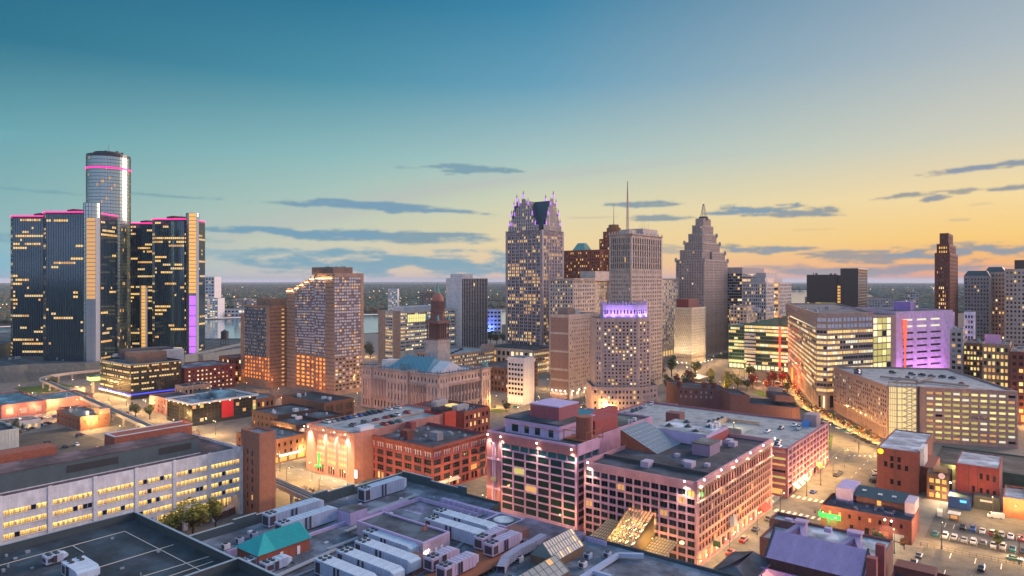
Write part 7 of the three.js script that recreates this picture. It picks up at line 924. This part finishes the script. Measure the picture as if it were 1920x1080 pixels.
function tree(label, u, v, s, kind, bulbs, y = 0) {
  const g = thing(bulbs ? 'lit_street_tree' : 'street_tree', label, 'tree', u, v, y, (treeN * 2.4) % 6.28), k = treeN++ % 3; g.scale.setScalar(s);
  if (kind === 'bare') { mesh('trunk', bareLimbs[k % 2], BARK, g); return g; }
  mesh('trunk', limbs[k], BARK, g); mesh('crown', crowns[k], LEAF[kind], g);
  if (bulbs) { const q = new Q(), r = mulberry(treeN * 7); for (let i = 0; i < 12; i++) { const a = r() * 6.283, d = 2.6 * Math.sqrt(r()); const y0 = 2.6 + 3.4 * r(); q.box(d * Math.cos(a) - 0.13, d * Math.cos(a) + 0.13, y0, y0 + 0.26, d * Math.sin(a) - 0.13, d * Math.sin(a) + 0.13); } q.to('string_light_bulbs', L.string, g, 'stuff'); const p = new THREE.PointLight(rgb(1, 0.5, 0.13), bulbs * 1.2, 0, 2); p.position.set(0, 1.9, 0); p.castShadow = true; p.shadow.radius = 30; g.add(p); mesh('lamp_bulb', bulbGeo, L.lamp, g).position.set(0, 1.9, 0); }
  return g;
}
for (let k = 0; k < 13; k++) { const t = k / 12, q = UV(213 - 3 * t, 392 + 92 * t); const w = UV(206 + 4 * t, 386 + 100 * t); tree(`${ORD[k]} light-strung autumn tree from the white roof block, in front of the long garage`, ...w, 0.72 + 0.12 * ((k * 37) % 5) / 5, ['orange', 'rust', 'orange', 'green'][k % 4], 170); }
for (let k = 0; k < 12; k++) { const t = k / 11, w = UV(212 + 56 * t, 495 + 190 * t); tree(`${ORD[k]} light-strung tree along the corner office block, counted from the garage`, ...w, 0.8 + 0.1 * (k % 3), ['orange', 'rust', 'red', 'orange'][k % 4], 260); }
[['large dark green tree at the left of the square', 152, 650, 1.9, 'green'], ['dark red tree beside the large green one on the square', 140, 640, 1.5, 'rust'], ['bushy green tree in the middle of the square', 176, 655, 1.6, 'green'], ['glowing yellow tree on the square', 178, 566, 1.5, 'yellow'], ['second yellow tree, nearer the red one', 190, 575, 1.3, 'yellow'], ['deep red tree on the square right of the yellow ones', 204, 580, 1.4, 'red'], ['red tree under the red light column', 226, 590, 1.4, 'red'], ['green tree before the green glass office', 222, 640, 1.5, 'green'], ['second red tree at the office block corner', 238, 600, 1.2, 'red'], ['green shrub-like tree behind the brick back', 128, 560, 1.4, 'green'], ['low green tree at the edge of the square', 146, 575, 1.3, 'green'], ['rust coloured tree behind the brick row', 158, 610, 1.3, 'rust']].forEach(([l, X, D, s, k]) => tree(l, ...UV(X, D), s * 1.3, k));
for (let k = 0; k < 16; k++) { const X = 118 + (k % 8) * 15 + rr(-4, 4), D = 560 + (k >> 3) * 44 + rr(-12, 12); tree(`${ORD[k % 8]} tree from the left in the ${k > 7 ? 'far' : 'near'} row on the square`, ...UV(X, D), rr(1.2, 1.8), ['green', 'dark', 'rust', 'green', 'yellow', 'dark', 'red', 'green'][k % 8]); }
[['bare tree on the plaza by the brick stair tower', 170, 238, 1.15, 'bare'], ['half bare yellowing tree near the pink garage', 178, 208.5, 1.1, 'bare'], ['second bare tree at the casino parapet', 184, 206, 1.05, 'bare'], ['bright yellow-green tree before the curved brick wall', 122, 240, 1.9, 'yellow'], ['yellow-green tree left of it under the white columns', 116, 241, 1.6, 'yellow'], ['small green tree by the brick stair tower', 130, 239, 1.6, 'yellow'], ['dark red tree behind the casino parapet', 150, 214, 0.95, 'rust'], ['dark tree under the guideway by the stair tower', 157, 226, 1.1, 'rust'], ['big green tree beside the pale shed', 131, 455, 1.7, 'green'], ['second green tree behind the pale shed', 128, 470, 1.5, 'green'], ['tree at the corner of the black glass block', 205, 480, 1.4, 'green'], ['bushy tree before the small pink house', 208, 466, 1.3, 'green'], ['leafless yellowing tree beside the red panel building', 190, 372, 1.1, 'orange'], ['tree on the lawn before the podium', 215, 660, 1.6, 'dark'], ['dark tree at the far left kerb', 122, 610, 1.6, 'dark'], ['second dark tree at the far left kerb', 136, 630, 1.5, 'dark'], ['round tree beyond the right end of the long garage', 455, -22, 2.2, 'green'], ['small tree in the car lot', 285, 13, 0.8, 'green'], ['thin tree before the green neon bar', 266, 46, 0.7, 'green'], ['second thin tree before the green neon bar', 266, 38, 0.6, 'orange'], ['tree by the fenced road', 272, 2, 0.7, 'yellow'], ['lawn tree beside the county building', 372, 296, 1.1, 'dark']].forEach(([l, u, v, s, k]) => tree(l, u, v, s, k));
for (let k = 0; k < 9; k++) { const w = UV(-250 + k * 14, 800 + (k % 3) * 26); tree(`${ORD[k]} riverside park tree from the stepped tower`, ...w, 2.1, k % 4 ? 'dark' : 'green'); } for (let k = 0; k < 5; k++) { const w = UV(-40 + k * 9, 1000 - k * 10); tree(`${ORD[k]} tree below the blue lit building by the river`, ...w, 2.4, 'dark'); }

// ---------- cars ----------
const CARC = { white: [0.72, 0.72, 0.74], silver: [0.40, 0.41, 0.43], black: [0.015, 0.015, 0.018], grey: [0.13, 0.135, 0.14], red: [0.42, 0.02, 0.02], blue: [0.03, 0.10, 0.34], navy: [0.02, 0.035, 0.09], teal: [0.02, 0.16, 0.18] }, carMat = {}; for (const k in CARC) carMat[k] = new THREE.MeshPhysicalMaterial({ color: rgb(...CARC[k]), roughness: 0.35, clearcoat: 0.8, clearcoatRoughness: 0.1, metalness: 0.1 });
const loft = (secs) => { const q = new Q(); for (let i = 0; i < secs.length - 1; i++) { const [xa, ya, wa] = secs[i], [xb, yb, wb] = secs[i + 1]; q.quad([xa, ya, wa], [xb, yb, wb], [xb, yb, -wb], [xa, ya, -wa]); } return q; };
function side(pts, w, q = new Q()) { const s = new THREE.Shape(pts.map(([x, y]) => new THREE.Vector2(x, y))), g = new THREE.ExtrudeGeometry(s, { depth: w * 2, bevelEnabled: true, bevelSize: 0.08, bevelThickness: 0.1, bevelSegments: 1 }); g.translate(0, 0, -w); return g; }
const bodyShape = { sedan: [[-2.2, 0.35], [2.2, 0.35], [2.25, 0.75], [1.2, 0.9], [-1.6, 0.95], [-2.2, 0.85]], suv: [[-2.2, 0.4], [2.2, 0.4], [2.25, 0.95], [1.3, 1.08], [-2.1, 1.12], [-2.25, 0.9]], van: [[-2.6, 0.4], [2.6, 0.4], [2.65, 1.0], [2.0, 1.25], [1.6, 2.1], [-2.6, 2.15]], pickup: [[-2.7, 0.45], [2.6, 0.45], [2.65, 1.0], [1.2, 1.12], [-2.7, 1.1]] }, cabShape = { sedan: [[-1.5, 0.92], [1.1, 0.88], [0.35, 1.42], [-0.9, 1.42]], suv: [[-2.0, 1.08], [1.2, 1.05], [0.55, 1.68], [-1.75, 1.7]], van: [[1.55, 1.3], [2.1, 1.3], [1.7, 1.95], [1.5, 1.95]], pickup: [[-0.8, 1.08], [1.15, 1.08], [0.6, 1.72], [-0.6, 1.72]] };
const carGeo = {}; for (const k in bodyShape) carGeo[k] = { body: side(bodyShape[k], 0.8), cab: side(cabShape[k], 0.68), roof: (() => { const c = cabShape[k], x0 = c[3][0], x1 = c[2][0], y = Math.max(c[2][1], c[3][1]) + 0.06; return bx(x0, x1, y, y + 0.06, -0.66, 0.66).geo(); })() };
const rimGeo = (() => { const g = new THREE.CylinderGeometry(0.2, 0.2, 0.26, 8); g.rotateX(Math.PI / 2); return g; })(), wheelGeo = (() => { const g = new THREE.CylinderGeometry(0.34, 0.34, 0.24, 12); g.rotateX(Math.PI / 2); return g; })(), tailGeo = bx(-2.34, -2.26, 0.65, 0.85, -0.75, -0.4).box(-2.34, -2.26, 0.65, 0.85, 0.4, 0.75).geo(), headGeo2 = bx(2.28, 2.36, 0.6, 0.78, -0.75, -0.4).box(2.28, 2.36, 0.6, 0.78, 0.4, 0.75).geo();
function car(label, type, color, u, v, turn, y = 0.03, on = false, group) {
  const g = thing(type === 'van' ? 'parked_van' : type === 'pickup' ? 'pickup_truck' : 'parked_car', label, type === 'van' ? 'van' : type === 'pickup' ? 'truck' : 'car', u, v, y, turn, group), G = carGeo[type];
  mesh('body', G.body, carMat[color], g); mesh('cabin_glass', G.cab, M.mid, g); mesh('cabin_roof', G.roof, carMat[color], g); for (const x of [-1.4, 1.4]) for (const z of [-0.86, 0.86]) { const w = mesh('wheel', wheelGeo, M.tyre, g); w.position.set(x, 0.34, z); mesh('rim', rimGeo, M.galv, w); } if (on) { mesh('tail_lights', tailGeo, L.red, g); mesh('head_lights', headGeo2, L.lampW, g); } return g;
}
const cr = mulberry(707), COLS = ['black', 'grey', 'white', 'silver', 'black', 'navy', 'white', 'red', 'grey', 'black', 'silver', 'teal', 'blue'];
function cars(where, u0, v0, u1, v1, n, turn, y = 0.03, on = false, skip = 0) { let o = 0; for (let k = 0; k < n; k++) { const c = COLS[Math.floor(cr() * COLS.length)], t = cr() < 0.4 ? 'suv' : cr() < 0.92 ? 'sedan' : 'pickup', gone = cr() < skip; if (gone) continue; const f = n > 1 ? k / (n - 1) : 0; car(`${c} ${t === 'suv' ? 'sport utility car' : t === 'pickup' ? 'pickup truck' : 'car'}, ${ORD[o++]} ${where}`, t, c, u0 + (u1 - u0) * f + (cr() - 0.5) * 0.5, v0 + (v1 - v0) * f + (cr() - 0.5) * 0.4, turn + (cr() - 0.5) * 0.08 + (cr() < 0.5 ? Math.PI : 0), y, on, 'cars ' + where); } }
const DK = 21.45;
cars('in the back row on the pink garage roof', 206, 279.5, 260, 280, 17, Math.PI / 2, DK, false, 0.25); cars('in the middle row on the pink garage roof', 212, 263, 250, 266, 11, Math.PI / 2, DK, false, 0.4); cars('in the near row on the pink garage roof', 205, 254, 232, 253, 7, Math.PI / 2, DK, false, 0.15);
cars('along the near edge of the big roof deck', 304, 176, 362, 180, 12, 0.3, 19.75, false, 0.35); cars('beside the brick stair tower on the big roof deck', 302, 158, 322, 166, 5, 0, 19.75, false, 0.1); cars('by the lit ramp on the big roof deck', 322, 134, 346, 132, 6, 0.2, 19.75, false, 0.25); cars('near the stair head of the big roof deck', 330, 104, 352, 98, 3, 0, 19.75); car('white pickup truck standing alone on the big roof deck', 'pickup', 'white', 346, 94, 0.2, 19.75); car('white car nearest the corner of the big roof deck', 'sedan', 'white', 302.5, 90.5, 0, 19.75); car('navy car second from the corner of the big roof deck', 'suv', 'navy', 307, 92.2, 0, 19.75); car('black car third from the corner of the big roof deck', 'sedan', 'black', 312, 93.4, 0, 19.75);
{ const D = (X, Dp) => UV(X, Dp); cars('along the left edge of the long garage roof', ...D(226, 446), ...D(236, 466), 5, 1.2, 30.2); cars('on the middle of the long garage roof', ...D(232, 424), ...D(262, 428), 7, 0.4, 30.2, false, 0.2); cars('along the far side of the long garage roof', ...D(252, 452), ...D(284, 420), 9, 0.9, 30.2, false, 0.1); car('bright red car on the long garage roof', 'sedan', 'red', ...D(266, 404), 0.5, 30.2); }
cars('in the first row of the fenced car lot', 287.5, -36, 287.5, 31, 25, 0, 0.05, false, 0.06); cars('in the second row of the fenced car lot', 301.5, -36, 301.5, 24, 22, 0, 0.05, false, 0.12); cars('in the back row of the fenced car lot', 316, -30, 316, 10, 12, 0.3, 0.05, false, 0.2); cars('on the road beside the fence', 278, -34, 278, 8, 4, Math.PI / 2, 0.05, false, 0.2); cars('in the near striped lot', 262, -10, 262, 16, 3, 0, 0.05); car('white van parked at the back of the car lot', 'van', 'white', 322.5, 15, Math.PI / 2 + 0.2, 0.05); cars('along the tavern side wall', 247, 34, 262, 33, 3, 0, 0.05); car('white box van beside the neon bar', 'van', 'white', 313, 32.5, 0.1, 0.05);
cars('parked before the striped garage', 312, 79, 352, 77, 7, 0, 0.06, false, 0.2); car('silver car driving toward the crossing', 'sedan', 'silver', 322, 70, 0, 0.06, true); cars('parked by the casino hotel wall', 226, 83.6, 266, 83.6, 4, 0, 0.06, false, 0.3); cars('in the small lot by the white roof block', 345, 62, 362, 64, 3, 0.4, 0.06);
cars('parked along the light-strung trees by the long garage', ...UV(200, 376), ...UV(204, 478), 17, 1.0, 0.06, false, 0.15); cars('parked along the corner office block street', ...UV(206, 496), ...UV(256, 680), 18, 1.1, 0.06, false, 0.15); cars('on the square near the brick backs', ...UV(150, 520), ...UV(170, 600), 12, 0.8, 0.06, false, 0.2);
cars('in the lot below the tan hotel, front row', 408, 236, 408, 290, 15, 0, 0.06, false, 0.1); cars('in the lot below the tan hotel, second row', 418, 232, 418, 286, 15, 0, 0.06, false, 0.15); cars('in the lot below the tan hotel, third row', 428, 240, 428, 284, 12, 0, 0.06, false, 0.1); cars('in the lot between the brick backs', 462, 176, 478, 196, 6, 0.6, 0.06);
cars('in the asphalt lot before the small brown building, first row', 124, 402, 160, 404, 11, Math.PI / 2, 0.06, false, 0.15); cars('in the asphalt lot before the small brown building, second row', 126, 420, 150, 424, 5, Math.PI / 2, 0.06, false, 0.4); cars('in the asphalt lot before the small brown building, third row', 140, 440, 160, 448, 4, 0.3, 0.06, false, 0.2); cars('beside the blue roof warehouse', 150, 520, 172, 524, 6, Math.PI / 2, 0.06, false, 0.2);
cars('driving on the wide avenue', 198, 340, 210, 560, 8, Math.PI / 2, 0.07, true, 0.2); cars('driving past the county building', 388, 300, 390, 460, 7, Math.PI / 2, 0.07, true, 0.2); cars('before the stepped hotel', 306, 400, 308, 470, 6, Math.PI / 2, 0.07, true, 0.1); cars('on the street beside the red brick warehouse', 208, 184, 262, 186, 5, 0, 0.07, false, 0.2); cars('on the low tan garage roof', 478, 448, 520, 470, 8, 0, 21.05, false, 0.3); cars('on the riverfront boulevard', 150, 650, 420, 655, 14, 0, 0.07, true, 0.2); car('red car at the corner of the pink grid block', 'suv', 'red', 192, 152, Math.PI / 2, 0.06); car('dark red car second from the pink grid block corner', 'sedan', 'red', 198, 164, Math.PI / 2, 0.06);
[['white bus stopped before the violet canopy', 206, 566], ['second white bus behind the first at the violet canopy', 206, 584]].forEach(([l, u, v]) => { const g = thing('city_bus', l, 'bus', u - 12, v, 0.05, Math.PI / 2, 'buses at the violet canopy'); bx(-6, 6, 0.5, 3.1, -1.25, 1.25).to('body', M.whitePaint, g); const w = new Q(); for (let k = 0; k < 7; k++) w.box(-5.4 + k * 1.5, -4.2 + k * 1.5, 1.6, 2.6, 1.25, 1.29).box(-5.4 + k * 1.5, -4.2 + k * 1.5, 1.6, 2.6, -1.29, -1.25); w.to('lit_windows', L.f, g, 'stuff'); for (const x of [-4, 4]) for (const z of [-1.1, 1.1]) mesh('wheel', wheelGeo, M.tyre, g).position.set(x, 0.45, z); bx(-6.08, -6, 0.8, 1.2, -1, -0.6).box(-6.08, -6, 0.8, 1.2, 0.6, 1).to('tail_lights', L.red, g); });

// ---------- elevated guideway ----------
{
  const g = thing('elevated_guideway', 'curving concrete elevated train guideway on round piers at left', 'guideway', 168, 206, 0), pts = []; for (let v = 206; v < 656; v += 12) pts.push([160 + (v - 206) * 0.113, v]); for (let k = 0; k <= 10; k++) { const t = k / 10 * Math.PI / 2; pts.push([251 - 40 * Math.cos(t), 664 + 40 * Math.sin(t)]); } pts.push([280, 704], [310, 702]);
  const deck = new Q(), track = new Q(), edge = new Q(), Z = pts.map(([u, v]) => [u - 168, -(v - 206)]);
  for (let k = 0; k < Z.length - 1; k++) { const a = Z[k], b = Z[k + 1], l = Math.hypot(b[0] - a[0], b[1] - a[1]), n = [-(b[1] - a[1]) / l, (b[0] - a[0]) / l], p = (q, w, y) => [q[0] + n[0] * w, y, q[1] + n[1] * w]; const strip = (Qq, w0, w1, y0, y1) => { Qq.quad(p(a, w0, y1), p(b, w0, y1), p(b, w1, y1), p(a, w1, y1)); Qq.quad(p(a, w0, y0), p(b, w0, y0), p(b, w0, y1), p(a, w0, y1)); Qq.quad(p(a, w1, y0), p(b, w1, y0), p(b, w1, y1), p(a, w1, y1)); }; strip(deck, -2.1, 2.1, 5.6, 7.0); strip(edge, -2.2, -1.9, 7.0, 7.5); strip(edge, 1.9, 2.2, 7.0, 7.5); strip(track, -1.2, 1.2, 7.0, 7.12); strip(edge, -0.1, 0.1, 7.12, 7.3); }
  deck.to('deck', M.concrete, g); track.to('track_bed', mt(0.06, 0.075, 0.085, 0.8), g); edge.to('edge_beams', mt(0.5, 0.49, 0.47, 0.9, T.stone), g); for (let k = 1; k < Z.length; k += 2) new Q().cyl(Z[k][0], 0, Z[k][1], 0.75, 0.75, 5.7, 12).to('pier', M.concrete, g);
  const w = thing('station_bridge', 'glazed lit footbridge between the podium and the black glass block', 'bridge', 226, 610, 0); bx(0, 26, 9, 14, -8, 0).to('body', M.tealGlass, w); bx(0, 26, 10, 13, 0, 0.1).box(-0.1, 0, 10, 13, -8, 0).to('lit_windows', L.y2, w, 'stuff'); for (const x of [3, 12, 21]) new Q().cyl(x, 0, -4, 1, 1, 9, 10).to('pier', M.concrete, w);
}
[['low grey store at the left edge beyond the blue roof warehouse', 120, 600, 30, 24, 7, M.limeGrey], ['low brick garage with dark roof behind the blue roof warehouse', 158, 610, 24, 14, 6.5, M.brickDark], ['small tan kiosk block beside the guideway curve', 206, 606, 14, 10, 6, M.tan], ['flat white store left of the small brown building', 128, 492, 26, 16, 6, M.white], ['low red store with grey roof before the blue roof warehouse', 176, 505, 12, 24, 5.5, M.brickPink], ['long low brick terrace behind the red panel building', 262, 440, 22, 40, 8, M.brickBrown], ['dark flat shed beside the long low brick terrace', 262, 490, 20, 26, 7, M.charcoal], ['low tan block before the red brick office', 262, 530, 22, 14, 9, M.tan]].forEach(([l, u, v, du, dv, h, w], i) => { const B = bld('low_store', l, { u, v, du, dv, h, wall: w, roof: [M.roofGrey, M.roofDark, M.roofBlue][i % 3], category: 'building', par: 0.5, L: { c: Math.round(dv / 4), r: 1, ww: 0.5, wh: 0.5, lit: 0.35, seed: i + 9 }, F: { c: Math.round(du / 4), r: 1, ww: 0.5, wh: 0.5, lit: 0.35, seed: i + 19 } }); clutter(B, 5, 2, du - 3, 2, dv - 3, h - 0.5, i + 60, M.galv, 0.8); B.done(); });
cars('in the lot beside the guideway', 140, 486, 160, 500, 8, 0.2, 0.06, false, 0.1); cars('in the lot behind the blue roof warehouse', 120, 628, 160, 632, 11, Math.PI / 2, 0.06, false, 0.15); cars('in the second row of the near striped lot', 246, -16, 246, 26, 7, 0, 0.06, false, 0.2);
// ---------- water tank on legs, fences, signs, signals ----------
{
  const [u, v] = UV(-345, 820), g = thing('water_tank', 'dark wooden water tank on tall legs by the river', 'water tower', u, v), q = new Q(); for (const [x, z] of [[-3, -3], [3, -3], [3, 3], [-3, 3]]) bar(q, [x * 1.25, 0, z * 1.25], [x, 21, z], 0.3); for (const y of [7, 14]) { bar(q, [-3.4, y, -3.4], [3.4, y, -3.4], 0.14); bar(q, [-3.4, y, 3.4], [3.4, y, 3.4], 0.14); bar(q, [-3.4, y, -3.4], [-3.4, y, 3.4], 0.14); } q.to('legs', M.darkMetal, g); new Q().cyl(0, 21, 0, 4.4, 4.4, 8.6, 18).to('tank', mt(0.06, 0.075, 0.10, 0.8, T.metal), g); new Q().cyl(0, 29.6, 0, 4.9, 0.1, 3, 18, false).to('conical_roof', M.charcoal, g);
  const f = thing('lot_fence', 'long low metal railing between the fenced road and the near striped lot', 'fence', 273.2, -40, 0), fr = new Q(); for (let k = 0; k < 38; k++) { bx(-0.06, 0.06, 0, 1.3, -k * 2 - 0.06, -k * 2 + 0.06).to('post', M.darkMetal, f); } for (const y of [0.5, 1.25]) bx(-0.04, 0.04, y, y + 0.08, -74, 0).to('rail', M.darkMetal, f);
  const f2 = thing('lot_fence', 'low metal railing along the front of the fenced car lot', 'fence', 283.2, -40, 0); for (let k = 0; k < 34; k++) bx(-0.06, 0.06, 0, 1.3, -k * 2 - 0.06, -k * 2 + 0.06).to('post', M.darkMetal, f2); for (const y of [0.5, 1.25]) bx(-0.04, 0.04, y, y + 0.08, -66, 0).to('rail', M.darkMetal, f2);
  [['traffic signal mast at the corner before the casino hotel', 299.6, 59, 0], ['traffic signal mast beside the green neon bar', 270, 63, Math.PI / 2], ['traffic signal mast at the far crossing by the white roof block', 398, 78, 0.6]].forEach(([l, u2, v2, t]) => { const s = thing('traffic_signal', l, 'traffic light', u2, v2, 0.02, t, 'traffic signal masts'), p = new Q().cyl(0, 0, 0, 0.14, 0.1, 6.4, 8); bar(p, [0, 6, 0], [5, 6.3, 0], 0.07); p.to('mast', M.pole, s); bx(4.4, 4.8, 5.1, 6.1, -0.18, 0.18).to('signal_head', M.darkMetal, s); bx(4.35, 4.4, 5.75, 6.0, -0.13, 0.13).to('signal_light', L.red, s); });
  const k = thing('ticket_booth', 'small wooden parking booth with flat roof in the car lot', 'booth', 309, 26, 0); bx(0, 3, 0, 2.6, -3, 0).to('booth_wall', mt(0.2, 0.1, 0.06, 0.8), k); bx(-0.5, 3.5, 2.6, 2.9, -3.5, 0.5).to('booth_roof', M.whitePaint, k); bx(-0.05, 0, 1, 2.2, -2.6, -0.4).to('booth_window', L.e, k);
  // illuminated kiosk by the pink garage
  const b = thing('lit_billboard', 'bright white lit poster panel at the corner of the pink garage', 'sign', 200, 245, 0); bx(-0.3, 0, 2.4, 6, -2.6, 0).to('panel_light', glow(1, 0.9, 0.75, 1.6), b); bx(-0.2, -0.1, 0, 2.4, -1.5, -1.2).to('post', M.pole, b);
  const rl = thing('red_light_column', 'slim red and orange glowing light column at the edge of the square', 'light column', ...UV(243, 592), 0); new Q().cyl(0, 0, 0, 0.7, 0.5, 16, 8).to('light_column_tube', glow(1, 0.16, 0.02, 2.4), rl); const rp = new THREE.PointLight(rgb(1, 0.06, 0.02), 2200, 0, 2); rp.position.set(-2, 8, 2); rp.castShadow = true; rp.shadow.radius = 40; rl.add(rp);
}
// ---------- market tents on the square ----------
for (const [k, X, D, w] of [[0, 168, 628, 9], [1, 196, 605, 7], [2, 212, 605, 7]]) { const g = thing('market_tent', ['large pale peaked market tent left of the yellow trees', 'pale market tent in the middle of the square', 'pale market tent nearest the red light column'][k], 'tent', ...UV(X, D), 0, 0.3 * k, 'market tents on the square'); new Q().quad([-w, 3, w], [w, 3, w], [0.2, 6, 0.2], [-0.2, 6, 0.2]).quad([w, 3, w], [w, 3, -w], [0.2, 6, -0.2], [0.2, 6, 0.2]).quad([w, 3, -w], [-w, 3, -w], [-0.2, 6, -0.2], [0.2, 6, -0.2]).quad([-w, 3, -w], [-w, 3, w], [-0.2, 6, 0.2], [-0.2, 6, -0.2]).to('canopy', M.whitePaint, g); for (const x of [-w, w]) for (const z of [-w, w]) new Q().cyl(x, 0, z, 0.1, 0.1, 3, 6).to('tent_pole', M.pole, g); }

// ---------- across the river and round the horizon ----------
function far(name, label, X, D, w, d, h, m, c, r, lit, seed) { const [u, v] = UV(X, D), B = bld(name, label, { u, v, wall: m, category: 'building', turn: -ROT, group: 'buildings across the river' }); B.tier(-w / 2, w / 2, 0, d, 0, h, { par: 0.5, L: { c: Math.max(2, c >> 1), r, lit, seed }, F: { c, r, ww: 0.7, wh: 0.5, lit, seed } }); B.done(); return B; }
[['casino_across_river', 'white tower across the river right of the riverfront cluster', -752, 1690, 30, 40, 100, M.white, 4, 12, 0.05], ['white_terraced_block', 'white terraced block with lit floors across the river', -735, 1640, 56, 40, 48, M.white, 9, 10, 0.5], ['grey_twin_block', 'grey block, left of the twins across the river', -700, 1750, 24, 30, 44, M.limeGrey, 4, 12, 0.2], ['grey_twin_block', 'grey block, right of the twins across the river', -668, 1750, 24, 30, 44, M.limeGrey, 4, 12, 0.2], ['long_white_hall', 'long low white lit hall on the far river bank', -640, 1690, 150, 40, 20, M.white, 16, 2, 0.3], ['brown_flats', 'brown flats behind the long white hall', -600, 1830, 70, 30, 30, M.brickDark, 10, 8, 0.2], ['low_offices', 'low pale offices right of the brown flats', -520, 1850, 60, 30, 26, M.limeGrey, 10, 6, 0.5], ['white_apartment_tower', 'slim white balconied apartment tower on the far bank', -325, 1860, 26, 26, 68, M.white, 5, 20, 0.25], ['dark_apartment_tower', 'dark apartment tower with pale stripe on the far bank', -236, 1900, 44, 24, 58, M.brownPrecast, 7, 18, 0.08], ['harbour_sheds', 'low harbour sheds on the far bank at the left edge', -1130, 1640, 110, 50, 18, M.white, 12, 2, 0.4], ['harbour_tower', 'pale block on the far bank at the left edge', -1170, 1820, 40, 30, 44, M.white, 6, 10, 0.3], ['red_roof_sheds', 'reddish lit sheds on the far bank at the left', -1080, 1760, 80, 40, 22, M.brickPink, 9, 3, 0.6]].forEach((a, i) => far(...a, i + 40));
{ const B = far('blue_lit_riverside_block', 'white riverside block washed in blue light right of the striped slab', -40, 1150, 44, 26, 42, mt(0.62, 0.66, 0.8, 0.8, T.stone), 7, 6, 0); for (const x of [-16, -6, 4]) flood(B.g, x, 3, 9, x, 22, -1, 1800, rgb(0.12, 0.2, 1), 1.1, 0.35, glow(0.2, 0.3, 1, 4)); }
far('river_parking_deck', 'low lit riverside parking deck left of the stepped hotel', -330, 880, 90, 60, 9, M.concreteTan, 14, 2, 0.7, 77); far('river_warehouse', 'low brown riverside warehouse behind the stepped hotel', -250, 860, 60, 40, 12, M.brickDark, 8, 2, 0.4, 78); far('white_event_hall', 'low white vaulted hall between the stepped tower and the tan court block', -150, 640, 50, 40, 9, M.white, 6, 1, 0.2, 79);
far('far_industrial_block', 'low grey station block on the right horizon', 1090, 2100, 170, 60, 34, M.limeGrey, 20, 6, 0.04, 90).g.userData.group = 'buildings on the right horizon'; far('far_industrial_block', 'tall chimney-like grey block on the right horizon', 1120, 1900, 24, 24, 60, M.limeGrey, 3, 8, 0.1, 91).g.userData.group = 'buildings on the right horizon'; far('far_mill_block', 'low dark mills on the right horizon', 1280, 2600, 260, 80, 26, M.brownPrecast, 20, 3, 0.2, 92).g.userData.group = 'buildings on the right horizon'; far('far_mill_block', 'pale tank farm block beyond the river bend', 860, 1700, 60, 40, 34, M.concrete, 6, 4, 0.3, 93).g.userData.group = 'buildings on the right horizon';
{ // woods and suburbs to the horizon: a mass nobody could count
  const g0 = new THREE.IcosahedronGeometry(1, 1), pos = g0.attributes.position; for (let i = 0; i < pos.count; i++) { const x = pos.getX(i), y = pos.getY(i), z = pos.getZ(i), k = 0.8 + 0.45 * h2(Math.round(x * 50), Math.round(y * 50) + Math.round(z * 977), 3); pos.setXYZ(i, x * k, y * k * 0.9, z * k); } g0.computeVertexNormals();
  const N = 26000, im = new THREE.InstancedMesh(g0, new THREE.MeshStandardMaterial({ color: rgb(1, 1, 1), roughness: 1 }), N), m4 = new THREE.Matrix4(), q4 = new THREE.Quaternion(), c = new THREE.Color(), r = mulberry(4242); let n = 0;
  const inside = (u, v) => { let k = false; for (let i = 0, j = RIVER.length - 1; i < RIVER.length; j = i++) { const [a, b] = RIVER[i], [d, e] = RIVER[j]; if ((b > v) !== (e > v) && u < (d - a) * (v - b) / (e - b) + a) k = !k; } return k; };
  for (let tries = 0; tries < 90000 && n < N; tries++) {
    const D = 1150 * Math.pow(11, r()), X = (r() * 2 - 1) * D * 0.86, [u, v] = UV(X, D); if (inside(u, v) || (v < 1300 && D < 1900) || (Math.abs(inside(u, v + 60)) && v > 1200) || inside(u, v - 90)) continue; if (fbm(X / 380, D / 380, 55, 3) < 0.38) continue;
    const s = (4.5 + 5 * r()) * (D > 5000 ? 1.9 : D > 3000 ? 1.35 : 1); m4.compose(new THREE.Vector3(X, s * 0.75, -D), q4.setFromAxisAngle(new THREE.Vector3(0, 1, 0), r() * 6.28), new THREE.Vector3(s * 1.25, s, s * 1.25)); im.setMatrixAt(n, m4); const t = r(); if (t < 0.22) c.setRGB(0.12 + 0.05 * r(), 0.075 + 0.02 * r(), 0.035); else c.setRGB(0.055 + 0.03 * r(), 0.08 + 0.03 * r(), 0.05 + 0.02 * r()); im.setColorAt(n, c); n++;
  }
  im.count = n; im.name = 'woodland'; im.userData = { label: 'wooded suburbs stretching to the horizon beyond the river', category: 'woods', kind: 'stuff' }; im.castShadow = im.receiveShadow = true; scene.add(im);
  // house lights among the trees
  const lq = new Q(); for (let k = 0; k < 420; k++) { const D = 1500 * Math.pow(5, r()), X = (r() * 2 - 1) * D * 0.8, [u, v] = UV(X, D); if (inside(u, v) || inside(u, v - 60) || v < 700) continue; const s = 0.0006 * D * (0.4 + 0.9 * r()), y = 14 + 4 * r(); lq.box(X - s, X + s, y, y + s * 1.6, -D, -D + 0.5); }
  lq.to('distant_house_lights', glow(1, 0.72, 0.36, 1.6), scene, 'stuff').userData = { label: 'scattered warm house lights among the far woods', category: 'lights', kind: 'stuff' };
}
scene.fog = new THREE.FogExp2(new THREE.Color().setRGB(0.6, 0.7, 0.8), 0.00004);
renderer.render(scene, camera);
